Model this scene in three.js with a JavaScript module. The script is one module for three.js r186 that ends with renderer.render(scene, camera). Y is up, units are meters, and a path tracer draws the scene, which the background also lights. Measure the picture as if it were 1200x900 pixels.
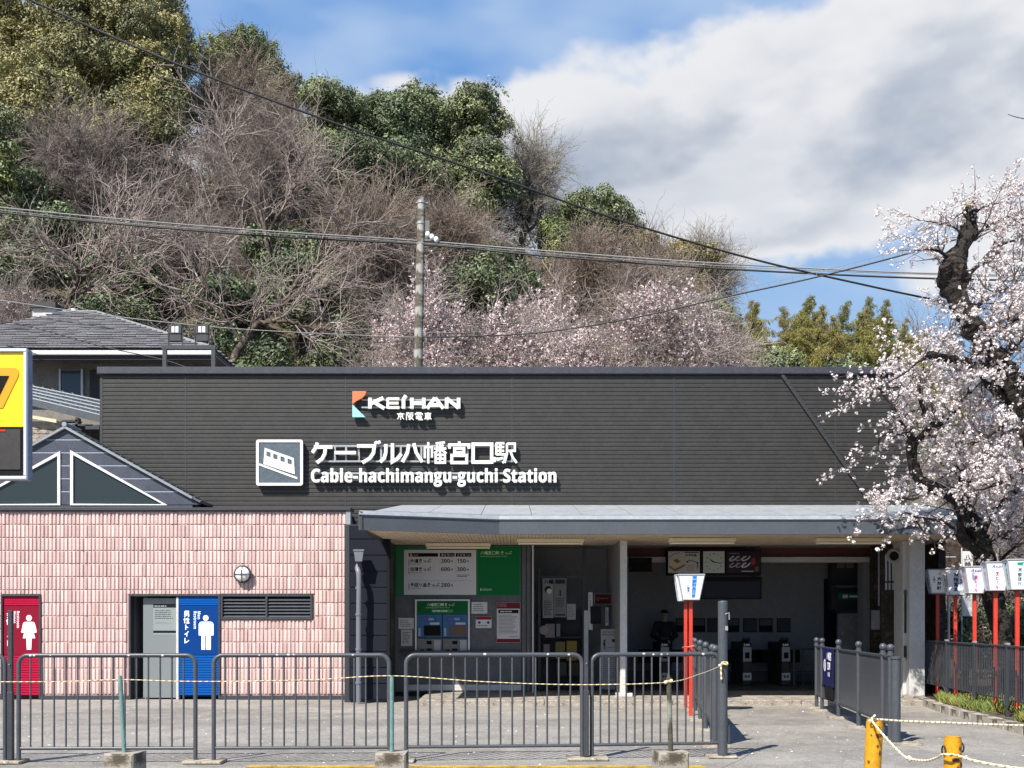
import * as THREE from 'three';
import { mergeGeometries } from 'three/addons/utils/BufferGeometryUtils.js';
import { FontLoader } from 'three/addons/loaders/FontLoader.js';
import { TextGeometry } from 'three/addons/geometries/TextGeometry.js';
import { MarchingCubes } from 'three/addons/objects/MarchingCubes.js';

// ---------- camera, sky, sun, exposure ----------
const scene = new THREE.Scene();
const F = 1250, EYE = 1.59, HORIZON = 727;
const camera = new THREE.PerspectiveCamera(2 * Math.atan(450 / F) * 180 / Math.PI, 4 / 3, 0.1, 600);
camera.position.set(0, EYE, 0);
camera.setViewOffset(1200, 900, 0, -(HORIZON - 450), 1200, 900);   // a level camera with the lens shifted up
const EXPOSURE = 1.9;
const renderer = new THREE.WebGLRenderer({ antialias: true });
renderer.toneMapping = THREE.LinearToneMapping;
renderer.toneMappingExposure = EXPOSURE;
renderer.shadowMap.enabled = true;

const sun = new THREE.DirectionalLight(new THREE.Color(1, 0.94, 0.85), 4.6);
const SUN_DIR = new THREE.Vector3(-0.91, 1.8, 1.3).normalize();
sun.position.copy(SUN_DIR).multiplyScalar(80).add(new THREE.Vector3(0, 0, -25));
sun.target.position.set(0, 0, -25);
sun.castShadow = true;
Object.assign(sun.shadow.camera, { left: -60, right: 60, top: 60, bottom: -60, near: 1, far: 220 });
sun.shadow.mapSize.set(4096, 4096);
scene.add(sun, sun.target);

function rng32(a) { return () => { a |= 0; a = a + 0x6D2B79F5 | 0; let t = Math.imul(a ^ a >>> 15, 1 | a); t = t + Math.imul(t ^ t >>> 7, 61 | t) ^ t; return ((t ^ t >>> 14) >>> 0) / 4294967296; }; }
const HASH = (() => { const r = rng32(77), p = new Float32Array(4096); for (let i = 0; i < 4096; i++) p[i] = r(); return p; })();
const lerp = (a, b, t) => a + (b - a) * t, clamp = (x, a = 0, b = 1) => Math.min(b, Math.max(a, x)), sstep = (a, b, x) => { const t = clamp((x - a) / (b - a)); return t * t * (3 - 2 * t); };
const h3 = (x, y, z) => HASH[(Math.imul(x, 73856093) ^ Math.imul(y, 19349663) ^ Math.imul(z, 83492791)) >>> 3 & 4095];
function noise3(x, y, z) {
  const i = Math.floor(x), j = Math.floor(y), k = Math.floor(z); let u = x - i, v = y - j, w = z - k;
  u = u * u * (3 - 2 * u); v = v * v * (3 - 2 * v); w = w * w * (3 - 2 * w);
  return lerp(lerp(lerp(h3(i, j, k), h3(i + 1, j, k), u), lerp(h3(i, j + 1, k), h3(i + 1, j + 1, k), u), v), lerp(lerp(h3(i, j, k + 1), h3(i + 1, j, k + 1), u), lerp(h3(i, j + 1, k + 1), h3(i + 1, j + 1, k + 1), u), v), w);
}
function fbm(x, y, z, n) { let s = 0, a = 0.5, t = 0; for (let i = 0; i < n; i++) { s += a * noise3(x, y, z); t += a; a *= 0.52; x = x * 2.03 + 11.3; y = y * 2.03 + 5.7; z = z * 2.03 + 3.1; } return s / t; }

// a sky of air and a bank of cumulus that runs round the horizon, with thin streaks above it
{
  const LOW0 = fbm(8 + 1.3 * Math.cos(-1.4), 2.5, 1.3 * Math.sin(-1.4), 2), W = 4096, H = 2048, data = new Float32Array(W * H * 4), D2R = Math.PI / 180;
  for (let row = 0; row < H; row++) {
    const el = ((row + 0.5) / H - 0.5) * 180, se = Math.sin(el * D2R), ce = Math.cos(el * D2R);
    for (let col = 0; col < W; col++) {
      const o = (row * W + col) * 4; data[o + 3] = 1;
      if (el < 0) { data[o] = 0.2; data[o + 1] = 0.2; data[o + 2] = 0.2; continue; }
      const rd = ((col + 0.5) / W - 0.5) * 2 * Math.PI, x = Math.cos(rd) * ce, z = Math.sin(rd) * ce, y = se;
      const az = Math.atan2(x, -z) / D2R;
      const g = sstep(0, 42, el);
      let r = lerp(0.31, 0.04, g), gg = lerp(0.56, 0.23, g), b = lerp(0.88, 0.66, g);
      if (el < 70) {
        // thin streaks
        const st = fbm(x * 3.2 + 4, y * 9, z * 3.2, 5), sm = sstep(0.45, 0.72, st) * 0.6 * sstep(8, 20, el);
        r = lerp(r, 0.62, sm); gg = lerp(gg, 0.74, sm); b = lerp(b, 0.9, sm);
        // cumulus bank
        const low = fbm(Math.cos(rd) * 1.3 + 8, 2.5, Math.sin(rd) * 1.3, 2);
        const top = 27.6 + (low - LOW0) * 9 + 0.11 * clamp(az + 2, -14, 30) * (1 - sstep(45, 80, Math.abs(az)));
        const base = 16.6 + (fbm(Math.cos(rd) * 2 + 3, 7, Math.sin(rd) * 2, 2) - 0.5) * 6;
        const q = 8, n = fbm(x * q, y * q * 1.8, z * q + 2.2, 7);
        const edge = Math.min((top - el) / 3.4, (el - base) / 4);
        const dens = clamp(edge, -2, 1.4) * 0.32 + (n - 0.5) * 0.8;
        const a = sstep(-0.02, 0.1, dens);
        if (a > 0) {
          const up = fbm((x - 0.03) * q, (y + 0.04) * q * 1.8, z * q + 2.2, 5), big = fbm(x * 4.5 + 20, y * 15, z * 4.5, 5);
          const rel = clamp((n - up) * 3.2 + 0.5), high = sstep(9, 0.5, top - el);
          let s = sstep(-0.6, 0.95, -0.12 + 0.7 * rel + 0.45 * high + (big - 0.45) * 2.3);
          s = lerp(1, s, sstep(0.05, 0.3, dens));
          const cr = lerp(0.36, 0.84, s), cg = lerp(0.43, 0.85, s), cb = lerp(0.55, 0.88, s);
          r = lerp(r, cr, a); gg = lerp(gg, cg, a); b = lerp(b, cb, a);
        }
      }
      data[o] = r / EXPOSURE; data[o + 1] = gg / EXPOSURE; data[o + 2] = b / EXPOSURE;
    }
  }
  const sky = new THREE.DataTexture(data, W, H, THREE.RGBAFormat, THREE.FloatType);
  sky.mapping = THREE.EquirectangularReflectionMapping; sky.magFilter = THREE.LinearFilter; sky.minFilter = THREE.LinearFilter; sky.needsUpdate = true;
  scene.background = sky; scene.environment = sky;
}

// ---------- helpers ----------
const X = (px, D) => (px - 600) / F * D, Y = (py, D) => EYE + (HORIZON - py) / F * D;   // photograph pixel at a depth -> metres
const V = (x, y, z) => new THREE.Vector3(x, y, z), at = (px, py, D) => V(X(px, D), Y(py, D), -D);
const used = {};
function numbered(n) { const k = used[n] = (used[n] ?? -1) + 1; return k ? n + '_' + String(k).padStart(3, '0') : n; }
function tag(o, label, category, group, kind) { if (label) o.userData.label = label; if (category) o.userData.category = category; if (group) o.userData.group = group; if (kind) o.userData.kind = kind; return o; }
function thing(name, label, category, group, pos, turn = 0) {
  const o = new THREE.Group(); o.name = numbered(name); if (pos) o.position.copy(pos); o.rotation.y = turn; scene.add(o); return tag(o, label, category, group);
}
function boxUV(g) {
  const p = g.attributes.position, n = g.attributes.normal, uv = new Float32Array(p.count * 2);
  for (let i = 0; i < p.count; i++) {
    const ax = Math.abs(n.getX(i)), ay = Math.abs(n.getY(i)), az = Math.abs(n.getZ(i));
    let u, v; if (ay > ax && ay > az) { u = p.getX(i); v = p.getZ(i); } else if (ax > az) { u = p.getZ(i); v = p.getY(i); } else { u = p.getX(i); v = p.getY(i); }
    uv[2 * i] = u; uv[2 * i + 1] = v;
  }
  g.setAttribute('uv', new THREE.BufferAttribute(uv, 2)); return g;
}
function clean(g) { if (g.index) g = g.toNonIndexed(); for (const k of Object.keys(g.attributes)) if (!['position', 'normal', 'uv', 'color'].includes(k)) g.deleteAttribute(k); return g; }
function join(gs) {
  gs = [].concat(gs).map(clean); if (gs.length === 1) return gs[0];
  const c = gs.every(g => g.attributes.color); if (!c) gs.forEach(g => g.deleteAttribute('color'));
  return mergeGeometries(gs);
}
const parts = (name, list, m, parent) => list.map(g => part(name, [g], m, parent));
// name, geometries, material, parent -> one Mesh
function part(name, gs, mat, parent, keepUV) { let g = join(gs); if (!keepUV) boxUV(g); const m = new THREE.Mesh(g, mat); m.name = parent ? name : numbered(name); (parent || scene).add(m); return m; }
function bx(w, h, d, x = 0, y = 0, z = 0, bev = 0) {   // centred box, bevelled on demand
  let g;
  if (bev > 0) {
    const s = new THREE.Shape(), a = w / 2 - bev, b = h / 2 - bev; s.moveTo(-a, -b); s.lineTo(a, -b); s.lineTo(a, b); s.lineTo(-a, b); s.closePath();
    g = new THREE.ExtrudeGeometry(s, { depth: d - 2 * bev, bevelEnabled: true, bevelThickness: bev, bevelSize: bev, bevelSegments: 1 }); g.translate(0, 0, -d / 2 + bev);
  } else g = new THREE.BoxGeometry(w, h, d);
  g.translate(x, y, z); return clean(g);
}
function span(x0, x1, y0, y1, z0, z1, bev = 0) { return bx(Math.abs(x1 - x0), Math.abs(y1 - y0), Math.abs(z1 - z0), (x0 + x1) / 2, (y0 + y1) / 2, (z0 + z1) / 2, bev); }
// tube swept along points with a radius per point; uv = (around, metres along)
function tube(pts, rad, sides = 6, caps = true) {
  const n = pts.length, pos = [], nor = [], uv = [], idx = []; let len = 0;
  const t = i => { const a = pts[Math.max(0, i - 1)], b = pts[Math.min(n - 1, i + 1)]; return V(b.x - a.x, b.y - a.y, b.z - a.z).normalize(); };
  let T = t(0), U = Math.abs(T.y) < 0.9 ? V(0, 1, 0) : V(1, 0, 0); U.addScaledVector(T, -U.dot(T)).normalize();
  for (let i = 0; i < n; i++) {
    T = t(i); U.addScaledVector(T, -U.dot(T)).normalize(); const B = V().crossVectors(T, U), r = Array.isArray(rad) ? rad[i] : rad;
    if (i) len += pts[i].distanceTo(pts[i - 1]);
    for (let k = 0; k <= sides; k++) {
      const a = k / sides * 2 * Math.PI, c = Math.cos(a), s = Math.sin(a), nx = U.x * c + B.x * s, ny = U.y * c + B.y * s, nz = U.z * c + B.z * s;
      pos.push(pts[i].x + nx * r, pts[i].y + ny * r, pts[i].z + nz * r); nor.push(nx, ny, nz); uv.push(k / sides, len);
    }
  }
  const m = sides + 1;
  for (let i = 0; i < n - 1; i++) for (let k = 0; k < sides; k++) { const a = i * m + k, b = a + 1, c = a + m, d = c + 1; idx.push(a, b, c, b, d, c); }
  if (caps) for (const e of [0, n - 1]) {
    const q = t(e).multiplyScalar(e ? 1 : -1), c0 = pos.length / 3; pos.push(pts[e].x, pts[e].y, pts[e].z); nor.push(q.x, q.y, q.z); uv.push(0.5, 0.5);
    for (let k = 0; k <= sides; k++) { const o = (e * m + k) * 3; pos.push(pos[o], pos[o + 1], pos[o + 2]); nor.push(q.x, q.y, q.z); uv.push(0, 0); }
    for (let k = 0; k < sides; k++) e ? idx.push(c0, c0 + 1 + k, c0 + 2 + k) : idx.push(c0, c0 + 2 + k, c0 + 1 + k);
  }
  const g = new THREE.BufferGeometry();
  g.setAttribute('position', new THREE.Float32BufferAttribute(pos, 3)); g.setAttribute('normal', new THREE.Float32BufferAttribute(nor, 3)); g.setAttribute('uv', new THREE.Float32BufferAttribute(uv, 2)); g.setIndex(idx); return clean(g);
}
const rod = (a, b, r, sides = 8) => tube([a, b], r, sides);
function curve(pts, n) { return new THREE.CatmullRomCurve3(pts, false, 'centripetal').getPoints(n); }
// a flat plate in the plane z = z (facing +z), from a list of [x, y] corners, with a thickness behind it
function plate(pts, z, d, holes = []) {
  const s = new THREE.Shape(pts.map(p => new THREE.Vector2(p[0], p[1]))); for (const h of holes) s.holes.push(new THREE.Path(h.map(p => new THREE.Vector2(p[0], p[1]))));
  const g = new THREE.ExtrudeGeometry(s, { depth: d, bevelEnabled: false }); g.translate(0, 0, z - d); return clean(g);
}
function quad(a, b, c, d, n = 1) {   // grid over four corners a-b-c-d (counter-clockwise from the front)
  const pos = []; const f = (u, v) => { const p = a.clone().lerp(b, u), q = d.clone().lerp(c, u); return p.lerp(q, v); };
  for (let i = 0; i < n; i++) for (let j = 0; j < n; j++) { const p = [f(i / n, j / n), f((i + 1) / n, j / n), f((i + 1) / n, (j + 1) / n), f(i / n, (j + 1) / n)]; for (const k of [0, 1, 2, 0, 2, 3]) pos.push(p[k].x, p[k].y, p[k].z); }
  const g = new THREE.BufferGeometry(); g.setAttribute('position', new THREE.Float32BufferAttribute(pos, 3)); g.computeVertexNormals(); return boxUV(g);
}
function slab(a, b, c, d, t) {   // a plate of thickness t below the quad
  const n = V().crossVectors(b.clone().sub(a), d.clone().sub(a)).normalize().multiplyScalar(-t), [e, f, g, h] = [a, b, c, d].map(p => p.clone().add(n));
  return join([quad(a, b, c, d), quad(h, g, f, e), quad(a, e, f, b), quad(b, f, g, c), quad(c, g, h, d), quad(d, h, e, a)]);
}

// ---------- textures and materials ----------
const texRand = rng32(5);
function tileNoise(n, seed) {   // periodic value noise sampler on [0,1)^2 with n cells
  const r = rng32(seed), t = new Float32Array(n * n).map(() => r());
  return (u, v) => { u *= n; v *= n; const i = Math.floor(u), j = Math.floor(v); let a = u - i, b = v - j; a = a * a * (3 - 2 * a); b = b * b * (3 - 2 * b); const f = (p, q) => t[((q % n) + n) % n * n + ((p % n) + n) % n]; return lerp(lerp(f(i, j), f(i + 1, j), a), lerp(f(i, j + 1), f(i + 1, j + 1), a), b); };
}
function dataTex(n, fn, metres, color = true) {
  const d = new Uint8Array(n * n * 4);
  for (let j = 0; j < n; j++) for (let i = 0; i < n; i++) { const c = fn((i + 0.5) / n, (j + 0.5) / n), o = (j * n + i) * 4; for (let k = 0; k < 3; k++) d[o + k] = clamp(Array.isArray(c) ? c[k] : c) * 255; d[o + 3] = 255; }
  const t = new THREE.DataTexture(d, n, n); t.wrapS = t.wrapT = THREE.RepeatWrapping; t.magFilter = THREE.LinearFilter; t.repeat.set(1 / metres, 1 / metres); if (color) t.colorSpace = THREE.SRGBColorSpace; t.needsUpdate = true; return t;
}
const again = (t, m, mv) => { const c = t.clone(); c.repeat.set(1 / m, 1 / (mv ?? m)); c.needsUpdate = true; return c; };
const TX = {};
{
  const a = tileNoise(256, 1), b = tileNoise(64, 2), c = tileNoise(12, 3), d = tileNoise(128, 4), e = tileNoise(5, 6), fine = tileNoise(512, 8);
  TX.asphalt = dataTex(1024, (u, v) => { const g = 0.74 + 0.3 * (fine(u, v) - 0.5) + 0.16 * (a(u, v) - 0.5) + 0.1 * (b(u, v) - 0.5) + 0.1 * (c(u, v) - 0.5) - (a(v, u) > 0.9 ? 0.16 : 0) + (d(v, u) > 0.93 ? 0.1 : 0); return [g, g * 0.99, g * 0.97]; }, 2.6);
  TX.grain = dataTex(256, (u, v) => 0.86 + 0.1 * (d(u, v) - 0.5) + 0.14 * (b(u, v) - 0.5) + 0.1 * (c(u, v) - 0.5), 1.7);
  TX.soft = dataTex(256, (u, v) => 0.93 + 0.05 * (d(u, v) - 0.5) + 0.06 * (b(u, v) - 0.5) + 0.05 * (c(u, v) - 0.5) - (d(v, u) > 0.97 ? 0.12 : 0), 2.3);
  TX.patch = dataTex(512, (u, v) => { const s = sstep(0.5, 0.75, 0.55 * c(u, v) + 0.45 * b(u, v)), w = sstep(0.62, 0.8, 0.6 * b(v, u) + 0.4 * d(u, v)); const g = 0.78 + 0.08 * (d(u, v) - 0.5) + 0.2 * (c(v, u) - 0.5) - 0.18 * s + 0.2 * w; return [g, g, g * 1.01]; }, 1.3);
  TX.stain = dataTex(512, (u, v) => { const s = sstep(0.42, 0.7, 0.5 * e(u, v) + 0.3 * c(u, v) + 0.2 * b(u, v)), g = 0.9 - 0.42 * s + 0.2 * (d(u, v) - 0.5); return [g, g * (1 - 0.05 * s), g * (1 - 0.14 * s)]; }, 0.6);
  TX.bark = dataTex(256, (u, v) => { const g = 0.55 + 0.6 * (tb(u, v * 0.35) - 0.5) + 0.3 * (b(u, v) - 0.5) + 0.25 * (c(u, v) - 0.5); return [g, g * 0.95, g * 0.9]; }, 1);
  TX.bump = dataTex(512, (u, v) => 0.5 + 0.5 * (fine(u, v) - 0.5) + 0.35 * (a(u, v) - 0.5), 2.6, false);
  TX.barkBump = dataTex(256, (u, v) => tb(u, v * 0.35) * 0.7 + 0.3 * b(u, v), 1, false);
  function tb(u, v) { return Math.abs(2 * c(u, v * 3) - 1) * 0.6 + 0.4 * b(u, v); }
}
const mat = (r, g, b, rough = 0.7, more = {}) => new THREE.MeshStandardMaterial({ color: new THREE.Color().setRGB(r, g, b), roughness: rough, side: THREE.DoubleSide, ...more });
const flat = (r, g, b) => new THREE.MeshPhysicalMaterial({ color: new THREE.Color().setRGB(r, g, b), roughness: 0.8, specularIntensity: 0.25, side: THREE.DoubleSide });
const M = {
  asphalt: mat(0.46, 0.442, 0.42, 0.95, { map: TX.asphalt, bumpMap: TX.bump, bumpScale: 0.004, vertexColors: true }),
  apron: mat(0.47, 0.42, 0.35, 0.9, { map: TX.patch }), curb: mat(0.42, 0.39, 0.34, 0.9, { map: TX.stain }),
  block: mat(0.36, 0.33, 0.28, 0.95, { map: TX.stain }), soil: mat(0.12, 0.09, 0.06, 1, { map: TX.stain }),
  pad: mat(0.5, 0.44, 0.34, 0.9, { map: TX.patch }),
  mortar: mat(0.42, 0.26, 0.245, 0.9), tile: mat(0.8, 0.6, 0.575, 0.55, { map: again(TX.grain, 0.4) }),
  cladding: mat(0.041, 0.0395, 0.0375, 0.5, { map: TX.grain }), coping: mat(0.06, 0.064, 0.082, 0.45, { map: TX.grain }), trimDark: mat(0.03, 0.031, 0.035, 0.5),
  roofPanel: mat(0.36, 0.385, 0.4, 0.6, { map: TX.grain }), fascia: mat(0.072, 0.082, 0.1, 0.55, { map: TX.soft }), lip: mat(0.28, 0.305, 0.335, 0.45, { map: TX.soft }),
  soffit: mat(0.82, 0.67, 0.5, 0.75, { map: TX.grain }), white: mat(0.6, 0.6, 0.59, 0.5, { map: TX.soft }), cream: mat(0.7, 0.62, 0.45, 0.5),
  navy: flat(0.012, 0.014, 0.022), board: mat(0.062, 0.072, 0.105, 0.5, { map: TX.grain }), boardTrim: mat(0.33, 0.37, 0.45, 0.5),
  frameWhite: mat(0.72, 0.72, 0.7, 0.4), gable: new THREE.MeshStandardMaterial({ color: new THREE.Color().setRGB(0.028, 0.036, 0.036), roughness: 0.12, side: THREE.DoubleSide }),
  steel: mat(0.078, 0.088, 0.103, 0.42, { map: again(TX.grain, 0.5) }), steelDark: mat(0.05, 0.056, 0.066, 0.45, { map: again(TX.grain, 0.5) }), pipe: mat(0.13, 0.14, 0.17, 0.45),
  galv: mat(0.32, 0.34, 0.35, 0.45, { metalness: 0.3 }), concretePole: mat(0.42, 0.41, 0.38, 0.85, { map: TX.stain }),
  teal: mat(0.16, 0.29, 0.27, 0.6, { map: TX.grain }), yellow: mat(0.78, 0.36, 0.006, 0.5, { map: again(TX.grain, 0.6) }), signYellow: mat(0.72, 0.53, 0.006, 0.4), signOrange: mat(0.7, 0.3, 0.005, 0.4), black: flat(0.01, 0.01, 0.011), paint: mat(0.62, 0.42, 0.08, 0.8, { map: TX.patch }),
  blue: flat(0.001, 0.045, 0.2), blueSlat: flat(0.002, 0.075, 0.31), red: flat(0.19, 0.004, 0.019), redSlat: flat(0.36, 0.007, 0.04),
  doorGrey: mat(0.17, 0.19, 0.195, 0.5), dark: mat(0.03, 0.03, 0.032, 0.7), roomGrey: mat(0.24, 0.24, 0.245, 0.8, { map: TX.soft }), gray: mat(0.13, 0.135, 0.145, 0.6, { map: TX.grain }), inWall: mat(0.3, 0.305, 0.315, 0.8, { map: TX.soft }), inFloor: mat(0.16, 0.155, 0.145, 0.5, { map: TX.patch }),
  green: mat(0.008, 0.13, 0.042, 0.5), machineBlue: mat(0.01, 0.1, 0.26, 0.4), paper: mat(0.7, 0.7, 0.68, 0.7), maroon: mat(0.09, 0.02, 0.015, 0.6), wood: mat(0.13, 0.09, 0.062, 0.8, { map: TX.bark }),
  lampRed: mat(0.68, 0.055, 0.028, 0.42, { map: again(TX.grain, 0.3) }), lampFrame: mat(0.3, 0.31, 0.33, 0.5), wire: mat(0.02, 0.02, 0.021, 0.6), wireGrey: mat(0.22, 0.22, 0.22, 0.6),
  shingle: mat(0.265, 0.265, 0.285, 0.8, { map: TX.grain }), houseWall: mat(0.27, 0.25, 0.22, 0.85, { map: TX.grain }), gutter: mat(0.6, 0.6, 0.58, 0.5), metalRoof: mat(0.12, 0.135, 0.15, 0.5, { map: TX.grain }),
  glass: mat(0.02, 0.024, 0.028, 0.08), skin: mat(0.42, 0.25, 0.18, 0.6), cloth: mat(0.014, 0.015, 0.019, 0.9), mask: mat(0.25, 0.26, 0.28, 0.8),
  hill: mat(0.13, 0.1, 0.068, 1, { vertexColors: true }), bark: mat(0.2, 0.17, 0.145, 0.95, { map: again(TX.bark, 1, 2), bumpMap: TX.barkBump, bumpScale: 0.02 }), cherryBark: mat(0.085, 0.07, 0.06, 0.9, { map: again(TX.bark, 1, 0.8), bumpMap: TX.barkBump, bumpScale: 0.02 }), cutWood: mat(0.36, 0.29, 0.19, 0.9, { map: TX.grain }),
};
function canvasTex(w, h, draw) { const c = document.createElement('canvas'); c.width = w; c.height = h; draw(c.getContext('2d'), w, h); const t = new THREE.CanvasTexture(c); t.colorSpace = THREE.SRGBColorSpace; t.magFilter = THREE.LinearFilter; return t; }
const printMat = (t, rough = 0.7) => new THREE.MeshPhysicalMaterial({ map: t, roughness: rough, specularIntensity: 0.3, side: THREE.DoubleSide });
function sheet(w, h, x, y, z) { const g = new THREE.PlaneGeometry(w, h); g.translate(x, y, z); return g; }

// ---------- characters as strokes on a 100 x 100 field, y down ----------
const GL = {
  'ケ': '30,5 25,25 8,50;24,25 95,25;65,25 62,55 50,78 28,95', 'ー': '4,50 96,50', '|': '50,5 50,95', 'ブ': '5,20 80,20 76,50 60,75 28,95;84,0 90,11;97,-2 103,9', 'ル': '30,12 29,50 22,75 5,92;58,8 58,90 78,78 96,55',
  '八': '36,12 30,50 8,92;58,8 68,50 94,92', '幡': '5,25 5,75;5,25 36,25 36,72;20,3 20,98;52,9 92,4;56,16 61,26;84,14 78,26;46,32 98,32;71,10 71,54;66,36 46,54;76,36 98,54;52,60 92,60 92,95 52,95 52,60;52,78 92,78;72,60 72,95',
  '宮': '50,0 50,14;8,32 8,15 92,15 92,32;30,31 70,31 70,50 30,50 30,31;50,50 47,60;18,62 82,62 82,95 18,95 18,62', '口': '10,12 90,12 90,92 10,92 10,12',
  '駅': '10,6 10,60;10,8 45,8;10,25 44,25;10,42 44,42;27,8 27,58;10,58 48,58 46,88 36,95;3,70 3,92;14,72 16,86;24,72 26,84;34,70 36,80;56,10 90,10 90,42 56,42;56,10 56,55 46,96;70,42 80,70 98,96',
  '京': '50,2 50,18;5,19 95,19;25,34 75,34 75,54 25,54 25,34;50,54 50,96;28,64 10,88;70,64 92,88', '阪': '10,5 10,98;10,6 36,6 24,32 38,52 32,66;52,10 96,8;52,10 52,55 42,96;52,34 88,34 78,65 48,96;58,50 72,76 98,96',
  '電': '18,4 82,4;50,4 50,42;6,34 6,17 94,17 94,34;22,30 38,30;62,30 78,30;20,50 80,50 80,80 20,80 20,50;20,65 80,65;50,50 50,95 95,95 95,84', '車': '10,13 90,13;22,29 78,29 78,66 22,66 22,29;22,47 78,47;50,0 50,100;4,82 96,82',
  '男': '20,5 80,5 80,48 20,48 20,5;20,26 80,26;50,5 50,48;8,64 86,64 82,92 70,96;46,50 42,74 10,98', '女': '40,4 30,40 20,62 80,96;72,30 62,66 12,96;5,34 95,34', '性': '18,2 18,98;8,25 4,45;28,22 32,36;52,10 42,40;45,30 94,30;70,4 70,92;48,60 90,60;38,92 98,92',
  'ト': '35,5 35,95;35,40 75,60', 'イ': '78,8 55,40 15,62;52,42 52,96', 'レ': '22,8 22,90 55,75 88,45', '円': '12,10 12,95;12,10 88,10 88,95;50,10 50,50;12,50 88,50',
  '片': '24,8 24,50 8,96;24,36 90,36;62,4 62,36;24,60 74,60 74,98', '道': '8,10 20,24;4,42 20,42 20,76 6,92;20,80 45,94 98,94;46,2 52,14;80,2 72,14;34,18 98,18;44,32 88,32 88,78 44,78 44,32;44,48 88,48;44,62 88,62',
  '往': '30,2 8,28;34,28 6,58;22,46 22,98;62,4 72,16;42,26 98,26;70,26 70,92;46,58 94,58;38,92 100,92', '復': '28,2 8,26;32,26 6,54;20,44 20,98;56,2 42,26;50,14 96,14;52,26 88,26 88,54 52,54 52,26;52,40 88,40;62,56 42,80;54,66 84,66 70,86 40,98;56,72 76,88 98,98',
  'き': '18,20 82,16;14,40 86,36;42,4 72,62;26,62 28,86 60,94 78,90', 'っ': '20,60 60,48 80,62 72,82 42,92', 'ぷ': '50,10 62,18;52,30 42,45 62,66 52,88 36,84;20,56 8,86;78,52 94,78;86,4 96,4 96,16 86,16 86,4',
  '手': '80,4 20,14;14,34 86,34;4,58 96,58;50,10 50,90 38,96', '回': '8,8 92,8 92,94 8,94 8,8;32,34 68,34 68,68 32,68 32,34', 'り': '30,10 28,50 36,56;68,8 72,50 60,78 40,96', '品': '30,6 70,6 70,40 30,40 30,6;6,56 42,56 42,94 6,94 6,56;58,56 94,56 94,94 58,94 58,56',
  '太': '8,34 92,34;50,4 46,40 8,96;54,40 92,96;42,72 54,84', '井': '10,30 90,30;5,62 95,62;34,6 32,60 14,96;66,6 66,96', '軒': '4,14 46,14;10,28 40,28 40,60 10,60 10,28;10,44 40,44;25,2 25,98;2,76 48,76;56,16 96,16;52,46 100,46;76,16 76,98',
  '生': '30,6 14,34;24,24 86,24;50,4 50,92;18,56 82,56;6,92 94,92', 'ビ': '22,10 22,88 84,88;22,50 70,32;78,6 84,18;92,2 98,14', '都': '6,18 48,18;2,36 54,36;26,2 26,36;50,6 4,58;16,52 46,52 46,94 16,94 16,52;16,72 46,72;62,8 62,98;62,10 90,10 78,38 92,60 84,74 72,72',
  '銀': '26,2 4,28;26,4 48,24;14,34 40,34;6,54 46,54;26,34 26,90;4,92 48,88;58,10 90,10 90,46 58,46;58,28 90,28;58,10 58,92 74,82;90,52 74,66;66,48 98,96', '行': '28,4 6,30;32,30 4,62;20,50 20,98;46,16 94,16;40,44 98,44;74,44 74,90 60,96',
  'お': '12,24 70,24;36,4 36,84 18,90 12,74 62,46 88,64 72,90;76,10 92,22', 'と': '34,6 44,40;82,28 26,58 24,84 50,94 86,90', 'な': '10,22 58,22;38,4 14,60;70,20 92,34;66,36 66,84 44,94 36,80 88,88', 'こ': '20,18 78,18;16,74 40,88 86,84', 'ど': '34,6 44,40;82,28 26,58 24,84 50,94 86,90;84,4 90,14;94,0 100,10', 'も': '44,4 36,70 50,94 84,84 82,62;18,30 66,30;16,52 64,52',
};
const glyph = ch => GL[ch].split(';').map(s => s.trim().split(' ').map(p => p.split(',').map(Number)));
function drawText(c, text, x, y, size, lw, color, vertical) {   // strokes on a canvas, x y = top left of the first field
  c.strokeStyle = color; c.lineWidth = lw; c.lineJoin = 'miter'; c.lineCap = 'butt';
  for (const ch of text) {
    if (GL[ch]) for (const s of glyph(ch)) { c.beginPath(); s.forEach(([a, b], i) => i ? c.lineTo(x + a * size / 100, y + b * size / 100) : c.moveTo(x + a * size / 100, y + b * size / 100)); c.stroke(); }
    else { c.fillStyle = color; c.font = `bold ${size * 1.1}px sans-serif`; c.fillText(ch, x + size * 0.12, y + size * 0.9); }
    if (vertical) y += size * 1.12; else x += size * 1.08;
  }
}
function grayLines(c, x, y, w, h, n, color, r) { c.fillStyle = color; for (let i = 0; i < n; i++) { const yy = y + (i + 0.25) * h / n; let xx = x; const end = x + w * (0.7 + 0.3 * r()); while (xx < end) { const l = h / n * (0.4 + r() * 1.6); c.fillRect(xx, yy, Math.min(l, end - xx), h / n * 0.45); xx += l + h / n * 0.25; } } }
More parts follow.
